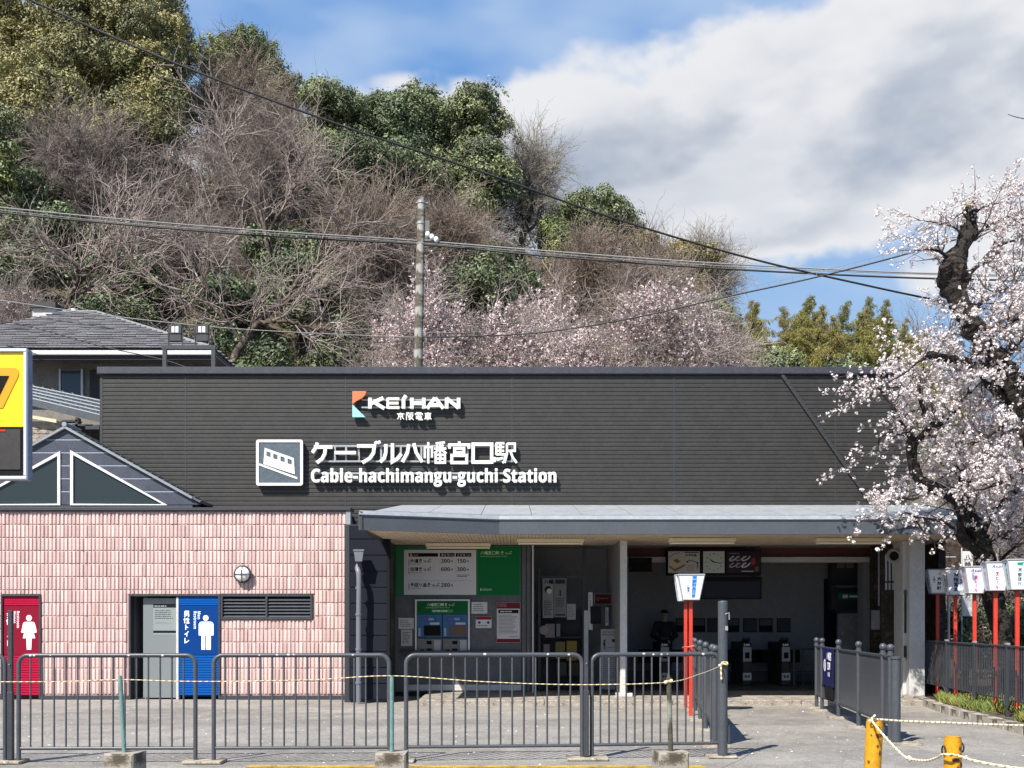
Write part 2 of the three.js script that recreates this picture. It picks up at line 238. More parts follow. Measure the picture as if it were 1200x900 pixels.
// a raised stroke: mitred ribbon with depth, from points in metres
function ribbon(pts, w, z, d) {
  const n = pts.length, closed = n > 3 && Math.hypot(pts[0][0] - pts[n - 1][0], pts[0][1] - pts[n - 1][1]) < 1e-6; if (closed) pts = pts.slice(0, -1);
  const m = pts.length, L = [], R = [], dir = (a, b) => { const x = b[0] - a[0], y = b[1] - a[1], l = Math.hypot(x, y) || 1; return [x / l, y / l]; };
  for (let i = 0; i < m; i++) {
    const p = pts[i], e0 = closed || i > 0 ? dir(pts[(i + m - 1) % m], p) : null, e1 = closed || i < m - 1 ? dir(p, pts[(i + 1) % m]) : null;
    let nx, ny, k = 1; if (e0 && e1) { nx = -(e0[1] + e1[1]); ny = e0[0] + e1[0]; const l = Math.hypot(nx, ny) || 1; nx /= l; ny /= l; k = 1 / Math.max(0.45, nx * -e0[1] + ny * e0[0]); } else { const e = e0 || e1; nx = -e[1]; ny = e[0]; }
    L.push([p[0] + nx * k * w / 2, p[1] + ny * k * w / 2]); R.push([p[0] - nx * k * w / 2, p[1] - ny * k * w / 2]);
  }
  const pos = [], f = z, b = z - d, tri = (...q) => q.forEach(v => pos.push(...v)), face = (A, B, C, D) => { tri(A, B, C); tri(A, C, D); };
  const cnt = closed ? m : m - 1;
  for (let i = 0; i < cnt; i++) {
    const j = (i + 1) % m, a = L[i], c = R[i], e = L[j], g = R[j];
    face([...c, f], [...g, f], [...e, f], [...a, f]); face([...a, b], [...e, b], [...g, b], [...c, b]);
    face([...a, f], [...e, f], [...e, b], [...a, b]); face([...g, f], [...c, f], [...c, b], [...g, b]);
  }
  if (!closed) { face([...L[0], f], [...L[0], b], [...R[0], b], [...R[0], f]); face([...R[m - 1], f], [...R[m - 1], b], [...L[m - 1], b], [...L[m - 1], f]); }
  const g = new THREE.BufferGeometry(); g.setAttribute('position', new THREE.Float32BufferAttribute(pos, 3)); g.computeVertexNormals(); return boxUV(g);
}
function raisedGlyph(ch, x, y, w, h, lw, z, d) { return glyph(ch).map((s, i) => ribbon(s.map(([a, b]) => [x + a / 100 * w, y - b / 100 * h]), lw, z + i * 0.0009, d)); }
// ---------- the ground ----------
{
  const r = rng32(3), xs = [], zs = [];
  for (let i = 0; i <= 120; i++) xs.push(-15 + i * 0.25); for (let i = 0; i <= 100; i++) zs.push(-3 - i * 0.24);
  xs.unshift(-300, -120, -40); xs.push(40, 120, 300); zs.unshift(120, 30, 8); zs.push(-40, -120, -400);
  const pos = [], col = [], nor = [], uv = [], idx = [];
  for (const z of zs) for (const x of xs) {
    pos.push(x, 0, z); nor.push(0, 1, 0); uv.push(x, z);
    const n = fbm(x * 0.35, 2, z * 0.9, 4), n2 = fbm(x * 2.2 + 40, 5, z * 2.2, 3), c = 0.62 + 0.62 * n + 0.34 * (n2 - 0.5);
    col.push(c, c * 0.99, c * 0.97);
  }
  const m = xs.length; for (let j = 0; j < zs.length - 1; j++) for (let i = 0; i < m - 1; i++) { const a = j * m + i, b = a + 1, c = a + m, d = c + 1; idx.push(a, b, d, a, d, c); }
  const g = new THREE.BufferGeometry(); g.setAttribute('position', new THREE.Float32BufferAttribute(pos, 3)); g.setAttribute('normal', new THREE.Float32BufferAttribute(nor, 3)); g.setAttribute('uv', new THREE.Float32BufferAttribute(uv, 2)); g.setAttribute('color', new THREE.Float32BufferAttribute(col, 3)); g.setIndex(idx);
  const o = part('ground', g, M.asphalt, null, true); tag(o, null, null, null, 'structure');
}
// hillside behind the station
const RIDGE = [[-90, 40], [-45, 38], [-30, 35], [-14, 31], [-4, 28.5], [4, 26.5], [11, 23], [17, 18], [24, 13], [34, 10], [90, 8]];
function hillH(x, D) {
  let k = 0; while (k < RIDGE.length - 2 && x > RIDGE[k + 1][0]) k++;
  const [x0, h0] = RIDGE[k], [x1, h1] = RIDGE[k + 1], R = lerp(h0, h1, sstep(0, 1, clamp((x - x0) / (x1 - x0))));
  const t = clamp((D - 28) / 46); return R * (t * (1.25 - 0.25 * t)) + (t > 0 ? (fbm(x * 0.16, 1, D * 0.16, 3) - 0.5) * 3 * Math.min(1, t * 5) : 0);
}
{
  const nx = 150, nz = 70, pos = [], col = [], idx = [];
  for (let j = 0; j <= nz; j++) for (let i = 0; i <= nx; i++) {
    const x = -80 + 170 * i / nx, D = 28 + 100 * j / nz; pos.push(x, hillH(x, D) + (j === 0 ? -0.6 : 0), -D);
    const n = fbm(x * 0.5, 3, D * 0.5, 4), c = 0.55 + 0.7 * (n - 0.3); col.push(c, c * (0.9 + 0.3 * n), c * 0.9);
  }
  for (let j = 0; j < nz; j++) for (let i = 0; i < nx; i++) { const a = j * (nx + 1) + i, b = a + 1, c = a + nx + 1, d = c + 1; idx.push(a, b, d, a, d, c); }
  const g = new THREE.BufferGeometry(); g.setAttribute('position', new THREE.Float32BufferAttribute(pos, 3)); g.setAttribute('color', new THREE.Float32BufferAttribute(col, 3)); g.setIndex(idx); g.computeVertexNormals();
  tag(part('hillside', g, M.hill), null, null, null, 'structure');
}
// pale concrete step along the station front, and the raised planting strip with its kerb on the right
const FLOOR = 0.1;
{
  const zf = -19.9, g = [];
  for (const [a, b] of [[X(490, 19.9), 0.6], [0.61, 3.0], [3.01, 5.4], [5.41, 7.75]]) g.push(span(a, b, -0.05, FLOOR, -22.6, zf, 0.012));
  const p = part('pavement', g, M.apron); tag(p, null, null, null, 'structure');
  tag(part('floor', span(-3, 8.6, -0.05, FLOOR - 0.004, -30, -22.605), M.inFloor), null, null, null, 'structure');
  // edge of the strip: kerb stones one by one
  const E = [[7.98, 21.8], [7.75, 20.4], [7.42, 18.6], [7.25, 16.9], [7.14, 15.4], [7.0, 14.2], [6.75, 12.6], [6.4, 10.6], [6.0, 8.4], [5.6, 6.4]];
  const c = curve(E.map(([x, D]) => V(x, 0, -D)), 60), root = new THREE.Group(); root.name = 'kerb'; scene.add(root); tag(root, null, null, null, 'structure');
  const r = rng32(9); let i = 0;
  while (i < 57) {
    const a = c[i], b = c[i + 2], d = b.clone().sub(a), L = d.length(), gg = bx(0.17, 0.2, L - 0.018, 0.09, 0.02 + 0.012 * (r() - 0.5), 0, 0.014);
    gg.rotateY(Math.atan2(d.x, d.z)); gg.translate((a.x + b.x) / 2, 0, (a.z + b.z) / 2); part('kerb_stone', gg, M.curb, root); i += 2;
  }
  const s = new THREE.Shape(); s.moveTo(c[0].x + 0.12, 22.6); for (const p of c) s.lineTo(p.x + 0.12, -p.z); s.lineTo(40, 6); s.lineTo(40, 28); s.lineTo(9, 28); s.closePath();
  const sg = new THREE.ExtrudeGeometry(s, { depth: 0.09, bevelEnabled: false }); sg.rotateX(-Math.PI / 2);
  tag(part('soil', sg, M.soil), null, null, null, 'structure');
}
// painted line and base pads on the asphalt
tag(part('painted_line', quad(V(X(290, 11.6), 0.004, -11.5), V(X(828, 11.6), 0.004, -11.48), V(X(822, 11.7), 0.004, -11.68), V(X(290, 11.6), 0.004, -11.7)), M.paint), null, null, null, 'structure');
// ---------- the station ----------
const st = thing('station_building', 'dark grey ribbed station building with low canopy and wide open front', 'station');
const ZF = -22.3, FX0 = X(117, 22.3), FX1 = X(1066, 22.3), FTOP = Y(439, 22.3), FBOT = 3.3;
{
  // ribbed cladding in sheets: profile extruded along x
  const pitch = 0.088, prof = []; let y = FBOT;
  while (y < FTOP - 0.02) { prof.push([0, y], [0, y + pitch * 0.62], [-0.01, y + pitch * 0.74], [-0.01, y + pitch * 0.9]); y += pitch; }
  prof.push([0, FTOP]);
  const sheetGeo = (x0, x1) => {
    const pos = []; for (let i = 0; i < prof.length - 1; i++) { const [za, ya] = prof[i], [zb, yb] = prof[i + 1]; const a = [x0, ya, ZF + za], b = [x1, ya, ZF + za], c = [x1, yb, ZF + zb], d = [x0, yb, ZF + zb]; for (const v of [a, b, c, a, c, d]) pos.push(...v); }
    const g = new THREE.BufferGeometry(); g.setAttribute('position', new THREE.Float32BufferAttribute(pos, 3)); g.computeVertexNormals(); return boxUV(g);
  };
  const seams = [117, 217.5, 405, 600, 790, 979, 1066].map(p => X(p, 22.3));
  for (let i = 0; i < seams.length - 1; i++) part('cladding_panel', [sheetGeo(seams[i] + 0.004, seams[i + 1] - 0.004)], M.cladding, st);
  for (const p of [217.5, 405, 600, 790, 979]) part('joint_strip', [span(X(p, 22.3) - 0.011, X(p, 22.3) + 0.011, FBOT, FTOP - 0.01, ZF - 0.012, ZF + 0.003)], M.steelDark, st);
  // the body of the wall behind the sheets, side returns, coping
  part('wall', [span(FX0 + 0.01, FX1 - 0.01, FBOT, FTOP - 0.02, ZF - 0.2, ZF - 0.03), span(FX0, FX0 + 0.06, 0, FTOP, -26.2, ZF + 0.004), span(FX1 - 0.06, FX1, 3.2, FTOP, -26.2, ZF + 0.004)], M.cladding, st);
  part('coping', [span(FX0 - 0.04, FX1 + 0.04, FTOP, Y(430.5, 22.3), ZF - 0.35, ZF + 0.07, 0.012)], M.coping, st);
  const a = V(X(916, 22.3), FTOP - 0.01, 0), b = V(X(1022, 22.3), Y(592, 22.3), 0);
  part('trim', ribbon([[a.x, a.y], [b.x, b.y]], 0.07, ZF + 0.05, 0.06), M.trimDark, st);
  part('roof', [span(FX0 + 0.1, FX1 - 0.1, 6.2, 6.35, -28, ZF - 0.36)], M.coping, st);

  // canopy: sloping roof panels, lip, fascia, slatted soffit
  const D0 = 19.0, xb = X(585, D0), xr = X(1121, D0), xl = X(421, 18.1);
  const edge = x => x < xb ? lerp(18.1, D0, (x - xl) / (xb - xl)) : D0;             // the front edge bends forward at its left end
  const yf = 3.46, yb = Y(592, 22.3), yr = (D, De) => lerp(yf, yb, (D - De) / (22.28 - De));
  const x0 = X(438, 18.2), sx = []; for (let x = x0; x < xr + 0.6; x += 0.905) sx.push(x); sx.push(xr + 0.72);
  for (let i = 0; i < sx.length - 1; i++) {
    const a = sx[i] + 0.006, b = sx[i + 1] - 0.006, ea = edge(a) + 0.1, eb = edge(Math.min(b, xr)) + 0.1, bf = Math.min(b, xr + 0.25);
    part('roof_panel', slab(V(a, yr(ea, edge(a)), -ea), V(bf, yr(eb, edge(b)), -eb), V(b, yb, -22.28), V(a + (i ? 0 : 0.06), yb, -22.28), 0.03), M.roofPanel, st);
  }
  const pts = [[xl, 18.1], [xb, D0], [xr, D0], [xr + 1.0, 22.9]];
  const band = (y0, y1, off, inset) => pts.slice(0, -1).map(([x, D], i) => { const [u, E] = pts[i + 1]; return slab(V(x, y0, -D + off), V(u, y0, -E + off), V(u, y1, -E + off - (inset || 0)), V(x, y1, -D + off - (inset || 0)), 0.05); });
  const ft = Y(609.5, D0), fb = Y(626, D0);
  part('lip', band(ft + 0.012, yf, 0.03, 0.05), M.lip, st);
  part('fascia', band(fb, ft, 0, 0), M.fascia, st);
  part('fascia', [slab(V(xl + 0.06, fb - 0.02, -20.6), V(xl, fb, -18.1), V(xl, yf - 0.02, -18.1), V(xl + 0.06, yf + 0.1, -20.6), 0.05)], M.steelDark, st);
  // soffit of narrow boards running front to back
  const sg = [], r = rng32(21); for (let x = xl + 0.05; x < xr + 0.8; x += 0.068) {
    const e = x > xr ? D0 + (x - xr) * 3.9 : edge(x), dz = 0.002 * r(); const back = -22.24, front = -e - 0.06; if (back > front - 0.1) continue;
    sg.push(span(x, x + 0.058, fb + 0.035 + dz, fb + 0.055, back, front));
  }
  const sl = part('soffit_board', sg, M.soffit, st); tag(sl, null, null, null, 'stuff');
  part('ceiling', [span(xl + 0.06, xr, fb + 0.06, fb + 0.1, -22.24, -19.1), span(-2.45, 8.6, 3.2, 3.28, -26.6, -22.25)], M.inWall, st);

  // columns, beam, walls of the open hall
  const cz = -20.8, top = fb + 0.03, yTop = top;
  part('column', [span(X(727, 20.8), X(735, 20.8), FLOOR, yTop, cz - 0.13, cz, 0.008)], M.white, st);
  part('column_base', [span(X(722, 20.8), X(741, 20.8), FLOOR, FLOOR + 0.07, cz - 0.2, cz + 0.07, 0.008)], M.white, st);
  part('column', [span(X(1066, 20.8), X(1084, 20.8), 0.05, yTop, cz - 0.3, cz, 0.01)], M.white, st);
  part('pilaster', [span(X(1056, 21.1), X(1065.5, 21.1), 0.05, yTop, -21.5, -21.0, 0.008)], M.white, st);
  part('column_base', [span(X(1058, 20.6), X(1086, 20.6), -0.02, 0.14, cz - 0.34, cz + 0.1, 0.03)], M.apron, st);
  const hallR = 8.6;
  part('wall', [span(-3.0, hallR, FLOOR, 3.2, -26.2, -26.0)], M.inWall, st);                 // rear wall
  part('doorway', [span(X(966, 25.95), X(984, 25.95), FLOOR, 2.6, -25.99, -25.93)], M.navy, st);  // solid dark panel: the gloom of an unlit opening put into its colour
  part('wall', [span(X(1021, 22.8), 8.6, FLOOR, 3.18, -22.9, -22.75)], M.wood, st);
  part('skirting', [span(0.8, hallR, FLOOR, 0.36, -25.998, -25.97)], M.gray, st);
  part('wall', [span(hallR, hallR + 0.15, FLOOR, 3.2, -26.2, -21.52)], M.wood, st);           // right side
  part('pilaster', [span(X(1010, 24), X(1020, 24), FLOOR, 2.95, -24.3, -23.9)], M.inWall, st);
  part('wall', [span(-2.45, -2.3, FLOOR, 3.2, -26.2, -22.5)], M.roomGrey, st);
  const bz = -23.6;
  part('beam', [span(X(735, 23.6), X(1022, 23.6), Y(659, 23.6), Y(652.5, 23.6), bz - 0.2, bz, 0.01)], M.white, st);
  part('beam_panel', [span(X(735, 23.7), X(1022, 23.7), Y(652.4, 23.7), 3.2, bz - 0.22, bz - 0.1)], M.maroon, st);

  // ticket wall on the left of the hall, with pilaster; dark recess beside it
  const tz = -22.25, x00 = X(463, 22.25), x01 = X(611, 22.25);
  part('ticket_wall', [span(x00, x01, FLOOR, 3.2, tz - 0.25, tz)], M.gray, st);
  for (const [a, b, f] of [[611.5, 616.5, 0.03], [617, 622, 0.06]]) part('pilaster', [span(X(a, 22.2), X(b, 22.2), FLOOR, 3.16, tz - 0.2, tz + f, 0.006)], M.gray, st);
  part('skirting', [span(X(476, 22.25), X(611, 22.25), FLOOR + 0.03, FLOOR + 0.15, tz, tz + 0.025)], M.white, st);
  part('counter', [span(x00 + 0.12, x01 - 0.03, 0.92, 0.965, tz, tz + 0.2, 0.008)], M.steelDark, st);
  part('pipe', [rod(V(X(624.5, 22.1), FLOOR, -22.1), V(X(624.5, 22.1), 3.15, -22.1), 0.022)], M.white, st);
  part('wall', [span(0.46, 2.2, FLOOR, 3.2, -24.0, -23.85)], M.roomGrey, st);                     // back of the recess
  part('partition', [span(2.12, 2.22, FLOOR, 3.2, -23.84, -20.94)], M.roomGrey, st);
  part('door_frame', [span(X(631, 22.8), X(634, 22.8), FLOOR, 2.75, -23.2, -23.1), span(X(631, 22.8), X(688, 22.8), 2.5, 2.56, -23.2, -23.09), span(X(683, 23), X(687, 23), FLOOR, 3.19, -23.2, -23.1)], M.steelDark, st);

  // dark boarded wall that juts forward beside the restroom, boards one by one
  const nz = -20.6, nx0 = X(409, 20.6), nx1 = X(453.5, 20.6); let k = 0;
  for (let yy = 0.06; yy < 3.3; yy += 0.31) part('board', [span(nx0, nx1, yy + 0.006, Math.min(yy + 0.3, 3.42), nz - 0.06, nz + 0.002 * (k++ % 3), 0.004)], M.navy, st);
  part('wall', [span(nx0 - 0.1, nx1 - 0.02, 0, 3.45, -22.3, nz - 0.062)], M.trimDark, st);
  part('corner_post', [span(nx1 + 0.002, nx1 + 0.06, 0.05, 3.16, nz - 0.1, nz + 0.03, 0.006)], M.black, st);
}
// signs on the front, letter by letter
const font = await new FontLoader().loadAsync('fonts/droid/droid_sans_bold.typeface.json');
{
  const s = 22.3 / F, z = ZF + 0.13, P = (px, py) => [X(px, 22.3), Y(py, 22.3)];
  const cable = 'white raised station name lettering in Japanese and Latin letters on dark front';
  const t = thing('station_name_sign', cable, 'sign');
  const jp = 'ケーブル八幡宮口駅', xs = [365, 392, 418, 445, 470, 497, 525, 552, 579], w = 27;
  [...jp].forEach((ch, i) => part('letter', raisedGlyph(ch, X(xs[i], 22.3), Y(518.5, 22.3), w * s, 26 * s, (ch === '幡' || ch === '駅' ? 2.6 : ch === '宮' ? 3.3 : 3.9) * s, z, 0.07), M.frameWhite, t));
  const latin = 'Cable-hachimangu-guchi Station'; let cx = 0; const size = 15.2 * s, sc = font.data.resolution;
  const adv = ch => font.data.glyphs[ch].ha / sc * size; const tot = [...latin].reduce((a, c) => a + adv(c), 0), fit = (653 - 365) * s / tot;
  for (const ch of latin) {
    if (ch !== ' ') { const g = new TextGeometry(ch, { font, size, depth: 0.07, curveSegments: 5, bevelEnabled: true, bevelThickness: 0.004, bevelSize: 0.006, bevelSegments: 1 }); g.scale(fit, 1, 1); g.translate(X(365, 22.3) + cx * fit, Y(566, 22.3), z - 0.07); part('letter', g, M.frameWhite, t); }
    cx += adv(ch);
  }
  const bars = (l, y) => [span(X(l[0], 22.3), X(l[1], 22.3), Y(y + 1, 22.3), Y(y - 1, 22.3), z - 0.1, z - 0.075)];
  const rails = [...bars([368, 605], 523), ...bars([370, 605], 541), ...bars([370, 650], 555), ...bars([370, 650], 563)];
  for (const px of [393, 406, 421, 447, 470, 494, 520, 548, 576, 600]) rails.push(span(X(px, 22.3) - 0.02, X(px, 22.3) + 0.02, Y(542, 22.3), Y(522, 22.3), z - 0.1, z - 0.077), span(X(px, 22.3) - 0.014, X(px, 22.3) + 0.014, Y(532, 22.3) - 0.014, Y(532, 22.3) + 0.014, ZF, z - 0.101));
  for (const px of [400, 450, 500, 550, 600, 640]) rails.push(span(X(px, 22.3) - 0.014, X(px, 22.3) + 0.014, Y(559, 22.3) - 0.014, Y(559, 22.3) + 0.014, ZF, z - 0.101));
  part('rail', rails, M.galv, t);
  // square sign with the railway car
  const q = thing('pictogram_sign', 'square blue grey sign with white inclined railway car beside the station name', 'sign');
  const rr = (x0, y0, x1, y1, r) => { const o = []; for (const [cx2, cy2, a0] of [[x1 - r, y0 + r, -90], [x1 - r, y1 - r, 0], [x0 + r, y1 - r, 90], [x0 + r, y0 + r, 180]]) for (let i = 0; i <= 4; i++) { const a = (a0 + i * 22.5) * Math.PI / 180; o.push([cx2 + r * Math.cos(a), cy2 + r * Math.sin(a)]); } return o; };
  const [ax, ay] = P(302, 570), [bx_, by] = P(356.5, 516.5);
  part('panel', plate(rr(ax, ay, bx_, by, 0.05), z, 0.09), mat(0.1, 0.135, 0.17, 0.5, { map: TX.grain }), q);
  part('border', plate(rr(ax, ay, bx_, by, 0.05), z + 0.014, 0.013, [rr(ax + 0.055, ay + 0.055, bx_ - 0.055, by - 0.055, 0.02).reverse()]), M.frameWhite, q);
  const win = (x, y) => [P(x, y), P(x + 5, y + 1.6), P(x + 5, y + 7.2), P(x, y + 5.6)].reverse();
  part('railway_car', plate([P(310.5, 545), P(312, 526), P(346, 538), P(347, 557)].reverse(), z + 0.012, 0.011, [win(314, 530), win(322, 532.8), win(330.4, 535.8), win(338.6, 538.6)].map(h => h.reverse())), M.frameWhite, q);
  part('track', plate([P(305.5, 544), P(350, 560.3), P(350, 562.8), P(305.5, 546.5)].reverse(), z + 0.012, 0.011), M.frameWhite, q);
  parts('bracket', [-1, 1].flatMap(i => [span((ax + bx_) / 2 + i * 0.3 - 0.02, (ax + bx_) / 2 + i * 0.3 + 0.02, ay + 0.2, by - 0.2, ZF, z - 0.091)]), M.galv, q);
  // railway company sign
  const k = thing('company_sign', 'white raised company lettering with orange and light blue emblem high on the front', 'sign');
  const K = (px, py) => P(px, py);
  part('emblem', plate([K(414, 460), K(430, 460), K(429, 464), K(425, 468), K(419, 471), K(414, 475)].reverse(), z, 0.08), mat(0.72, 0.17, 0.07, 0.45), k).userData.label = 'orange upper part of emblem';
  part('emblem', plate([K(414, 475.4), K(429, 490), K(414, 490)].reverse(), z, 0.08), mat(0.3, 0.62, 0.68, 0.45), k).userData.label = 'light blue lower part of emblem';
  const strokes = { K: '10,0 10,100;92,0 14,56;36,42 98,100', E: '10,0 10,100;10,9 92,9;10,50 86,50;10,91 92,91', I: '50,100 50,14 82,-22', H: '8,0 8,100;92,0 92,100;8,50 92,50', A: '3,100 48,0;50,0 97,100;22,68 78,68', N: '8,0 8,100;92,0 92,100;8,4 92,96' };
  [['K', 432.5, 19], ['E', 453.5, 16.5], ['I', 469, 9], ['H', 482, 16.5], ['A', 500.5, 20], ['N', 522.5, 16.5]].forEach(([c, px, ww]) => part('letter', strokes[c].split(';').map((d, i) => ribbon(d.trim().split(' ').map(p => { const [a, b] = p.split(',').map(Number); return K(px + a / 100 * ww, 467.6 + b / 100 * 12.4); }), (c === 'E' ? 3 : 4.1) * s, z + i * 0.0009, 0.08)), M.frameWhite, k));
  [...'京阪電車'].forEach((ch, i) => part('letter', raisedGlyph(ch, X(465.5 + i * 10.6, 22.3), Y(484.6, 22.3), 9.4 * s, 9 * s, 1.02 * s, z, 0.08), M.frameWhite, k));
  parts('rail', [span(X(424, 22.3), X(539, 22.3), Y(470, 22.3), Y(468.2, 22.3), z - 0.105, z - 0.085), span(X(424, 22.3), X(539, 22.3), Y(478.8, 22.3), Y(477, 22.3), z - 0.105, z - 0.085), ...[434, 460, 486, 512, 534].map(p => span(X(p, 22.3) - 0.015, X(p, 22.3) + 0.015, Y(475, 22.3), Y(472, 22.3), ZF, z - 0.106))], M.galv, k);
}
// floodlights standing on the parapet
{
  const D = 22.45, t = thing('floodlight_stand', 'dark steel frame standing on the station parapet', 'stand');
  part('post', [span(X(191, D), X(195.5, D), Y(434, D), Y(405, D), -D - 0.04, -D + 0.04)], M.steelDark, t); part('post', [span(X(248, D), X(252.5, D), Y(434, D), Y(405, D), -D - 0.04, -D + 0.04)], M.steelDark, t);
  part('crossbar', [span(X(190, D), X(253, D), Y(409.5, D), Y(405, D), -D - 0.045, -D + 0.045)], M.steelDark, t);
  for (const [p, l] of [[205, 'left of the two floodlights on the parapet frame'], [236.5, 'right of the two floodlights on the parapet frame']]) {
    const f = thing('floodlight', l, 'floodlight'); const x = X(p, D), w = 0.27;
    part('housing', [span(x - w / 2, x + w / 2, Y(391, D), Y(380, D), -D - 0.12, -D, 0.008)], M.steelDark, f);
    part('reflector', [span(x - 0.07, x - 0.01, Y(389.5, D), Y(382.5, D), -D - 0.02, -D + 0.006), span(x + 0.012, x + 0.072, Y(389.5, D), Y(382.5, D), -D - 0.02, -D + 0.006)], mat(0.75, 0.74, 0.7, 0.25), f);
    part('driver_box', [span(x - w / 2 + 0.01, x + w / 2 - 0.01, Y(399.5, D), Y(391.6, D), -D - 0.1, -D - 0.01, 0.006)], M.steelDark, f);
    parts('bracket', [span(x - w / 2 - 0.022, x - w / 2 - 0.004, Y(405, D), Y(384, D), -D - 0.06, -D - 0.02), span(x + w / 2 + 0.004, x + w / 2 + 0.022, Y(405, D), Y(384, D), -D - 0.06, -D - 0.02)], M.steelDark, f);
  }
}
// fluorescent fittings under the soffit
[[537, 76, 21.6, 'leftmost'], [645, 78, 20.4, 'second from the left'], [822.5, 78, 20.3, 'third from the left'], [995, 80, 20.3, 'rightmost']].forEach(([p, w, D, l]) => {
  const t = thing('ceiling_light', l + ' of the four white strip lights under the canopy', 'strip light'), hw = w / 2 / F * D, x = X(p, D), y = 3.152;
  part('housing', [span(x - hw, x + hw, y - 0.062, y, -D - 0.1, -D + 0.1, 0.006)], M.cream, t);
  part('tube', [rod(V(x - hw + 0.06, y - 0.09, -D), V(x + hw - 0.06, y - 0.09, -D), 0.019, 10)], mat(0.85, 0.76, 0.55, 0.35), t);
  part('end_cap', [span(x - hw + 0.02, x - hw + 0.06, y - 0.115, y - 0.063, -D - 0.03, -D + 0.03)], M.cream, t); part('end_cap', [span(x + hw - 0.06, x + hw - 0.02, y - 0.115, y - 0.063, -D - 0.03, -D + 0.03)], M.cream, t);
});
// downpipe with hopper
{
  const D = 20.35, x = X(420.5, D), t = thing('downpipe', 'grey downpipe with hopper at the corner of the pink wall', 'downpipe');
  part('pipe', [tube(curve([V(x, 0.02, -D), V(x, 1.5, -D), V(x, Y(672, D), -D), V(x - 0.03, Y(666, D), -D - 0.05), V(x - 0.02, Y(662, D), -D - 0.1)], 30), 0.053, 12)], M.pipe, t);
  part('hopper', [plate([[x - 0.09, Y(645, D)], [x + 0.1, Y(645, D)], [x + 0.07, Y(658, D)], [x - 0.06, Y(658, D)]].reverse(), -D + 0.06, 0.16)], M.pipe, t);
  part('hopper_rim', [span(x - 0.1, x + 0.11, Y(646, D), Y(644, D), -D - 0.11, -D + 0.07)], M.pipe, t);
  for (const py of [689, 720, 761, 800]) part('clamp', [tube([V(x, Y(py, D) - 0.02, -D), V(x, Y(py, D) + 0.02, -D)], 0.066, 12)], M.pipe, t);
}
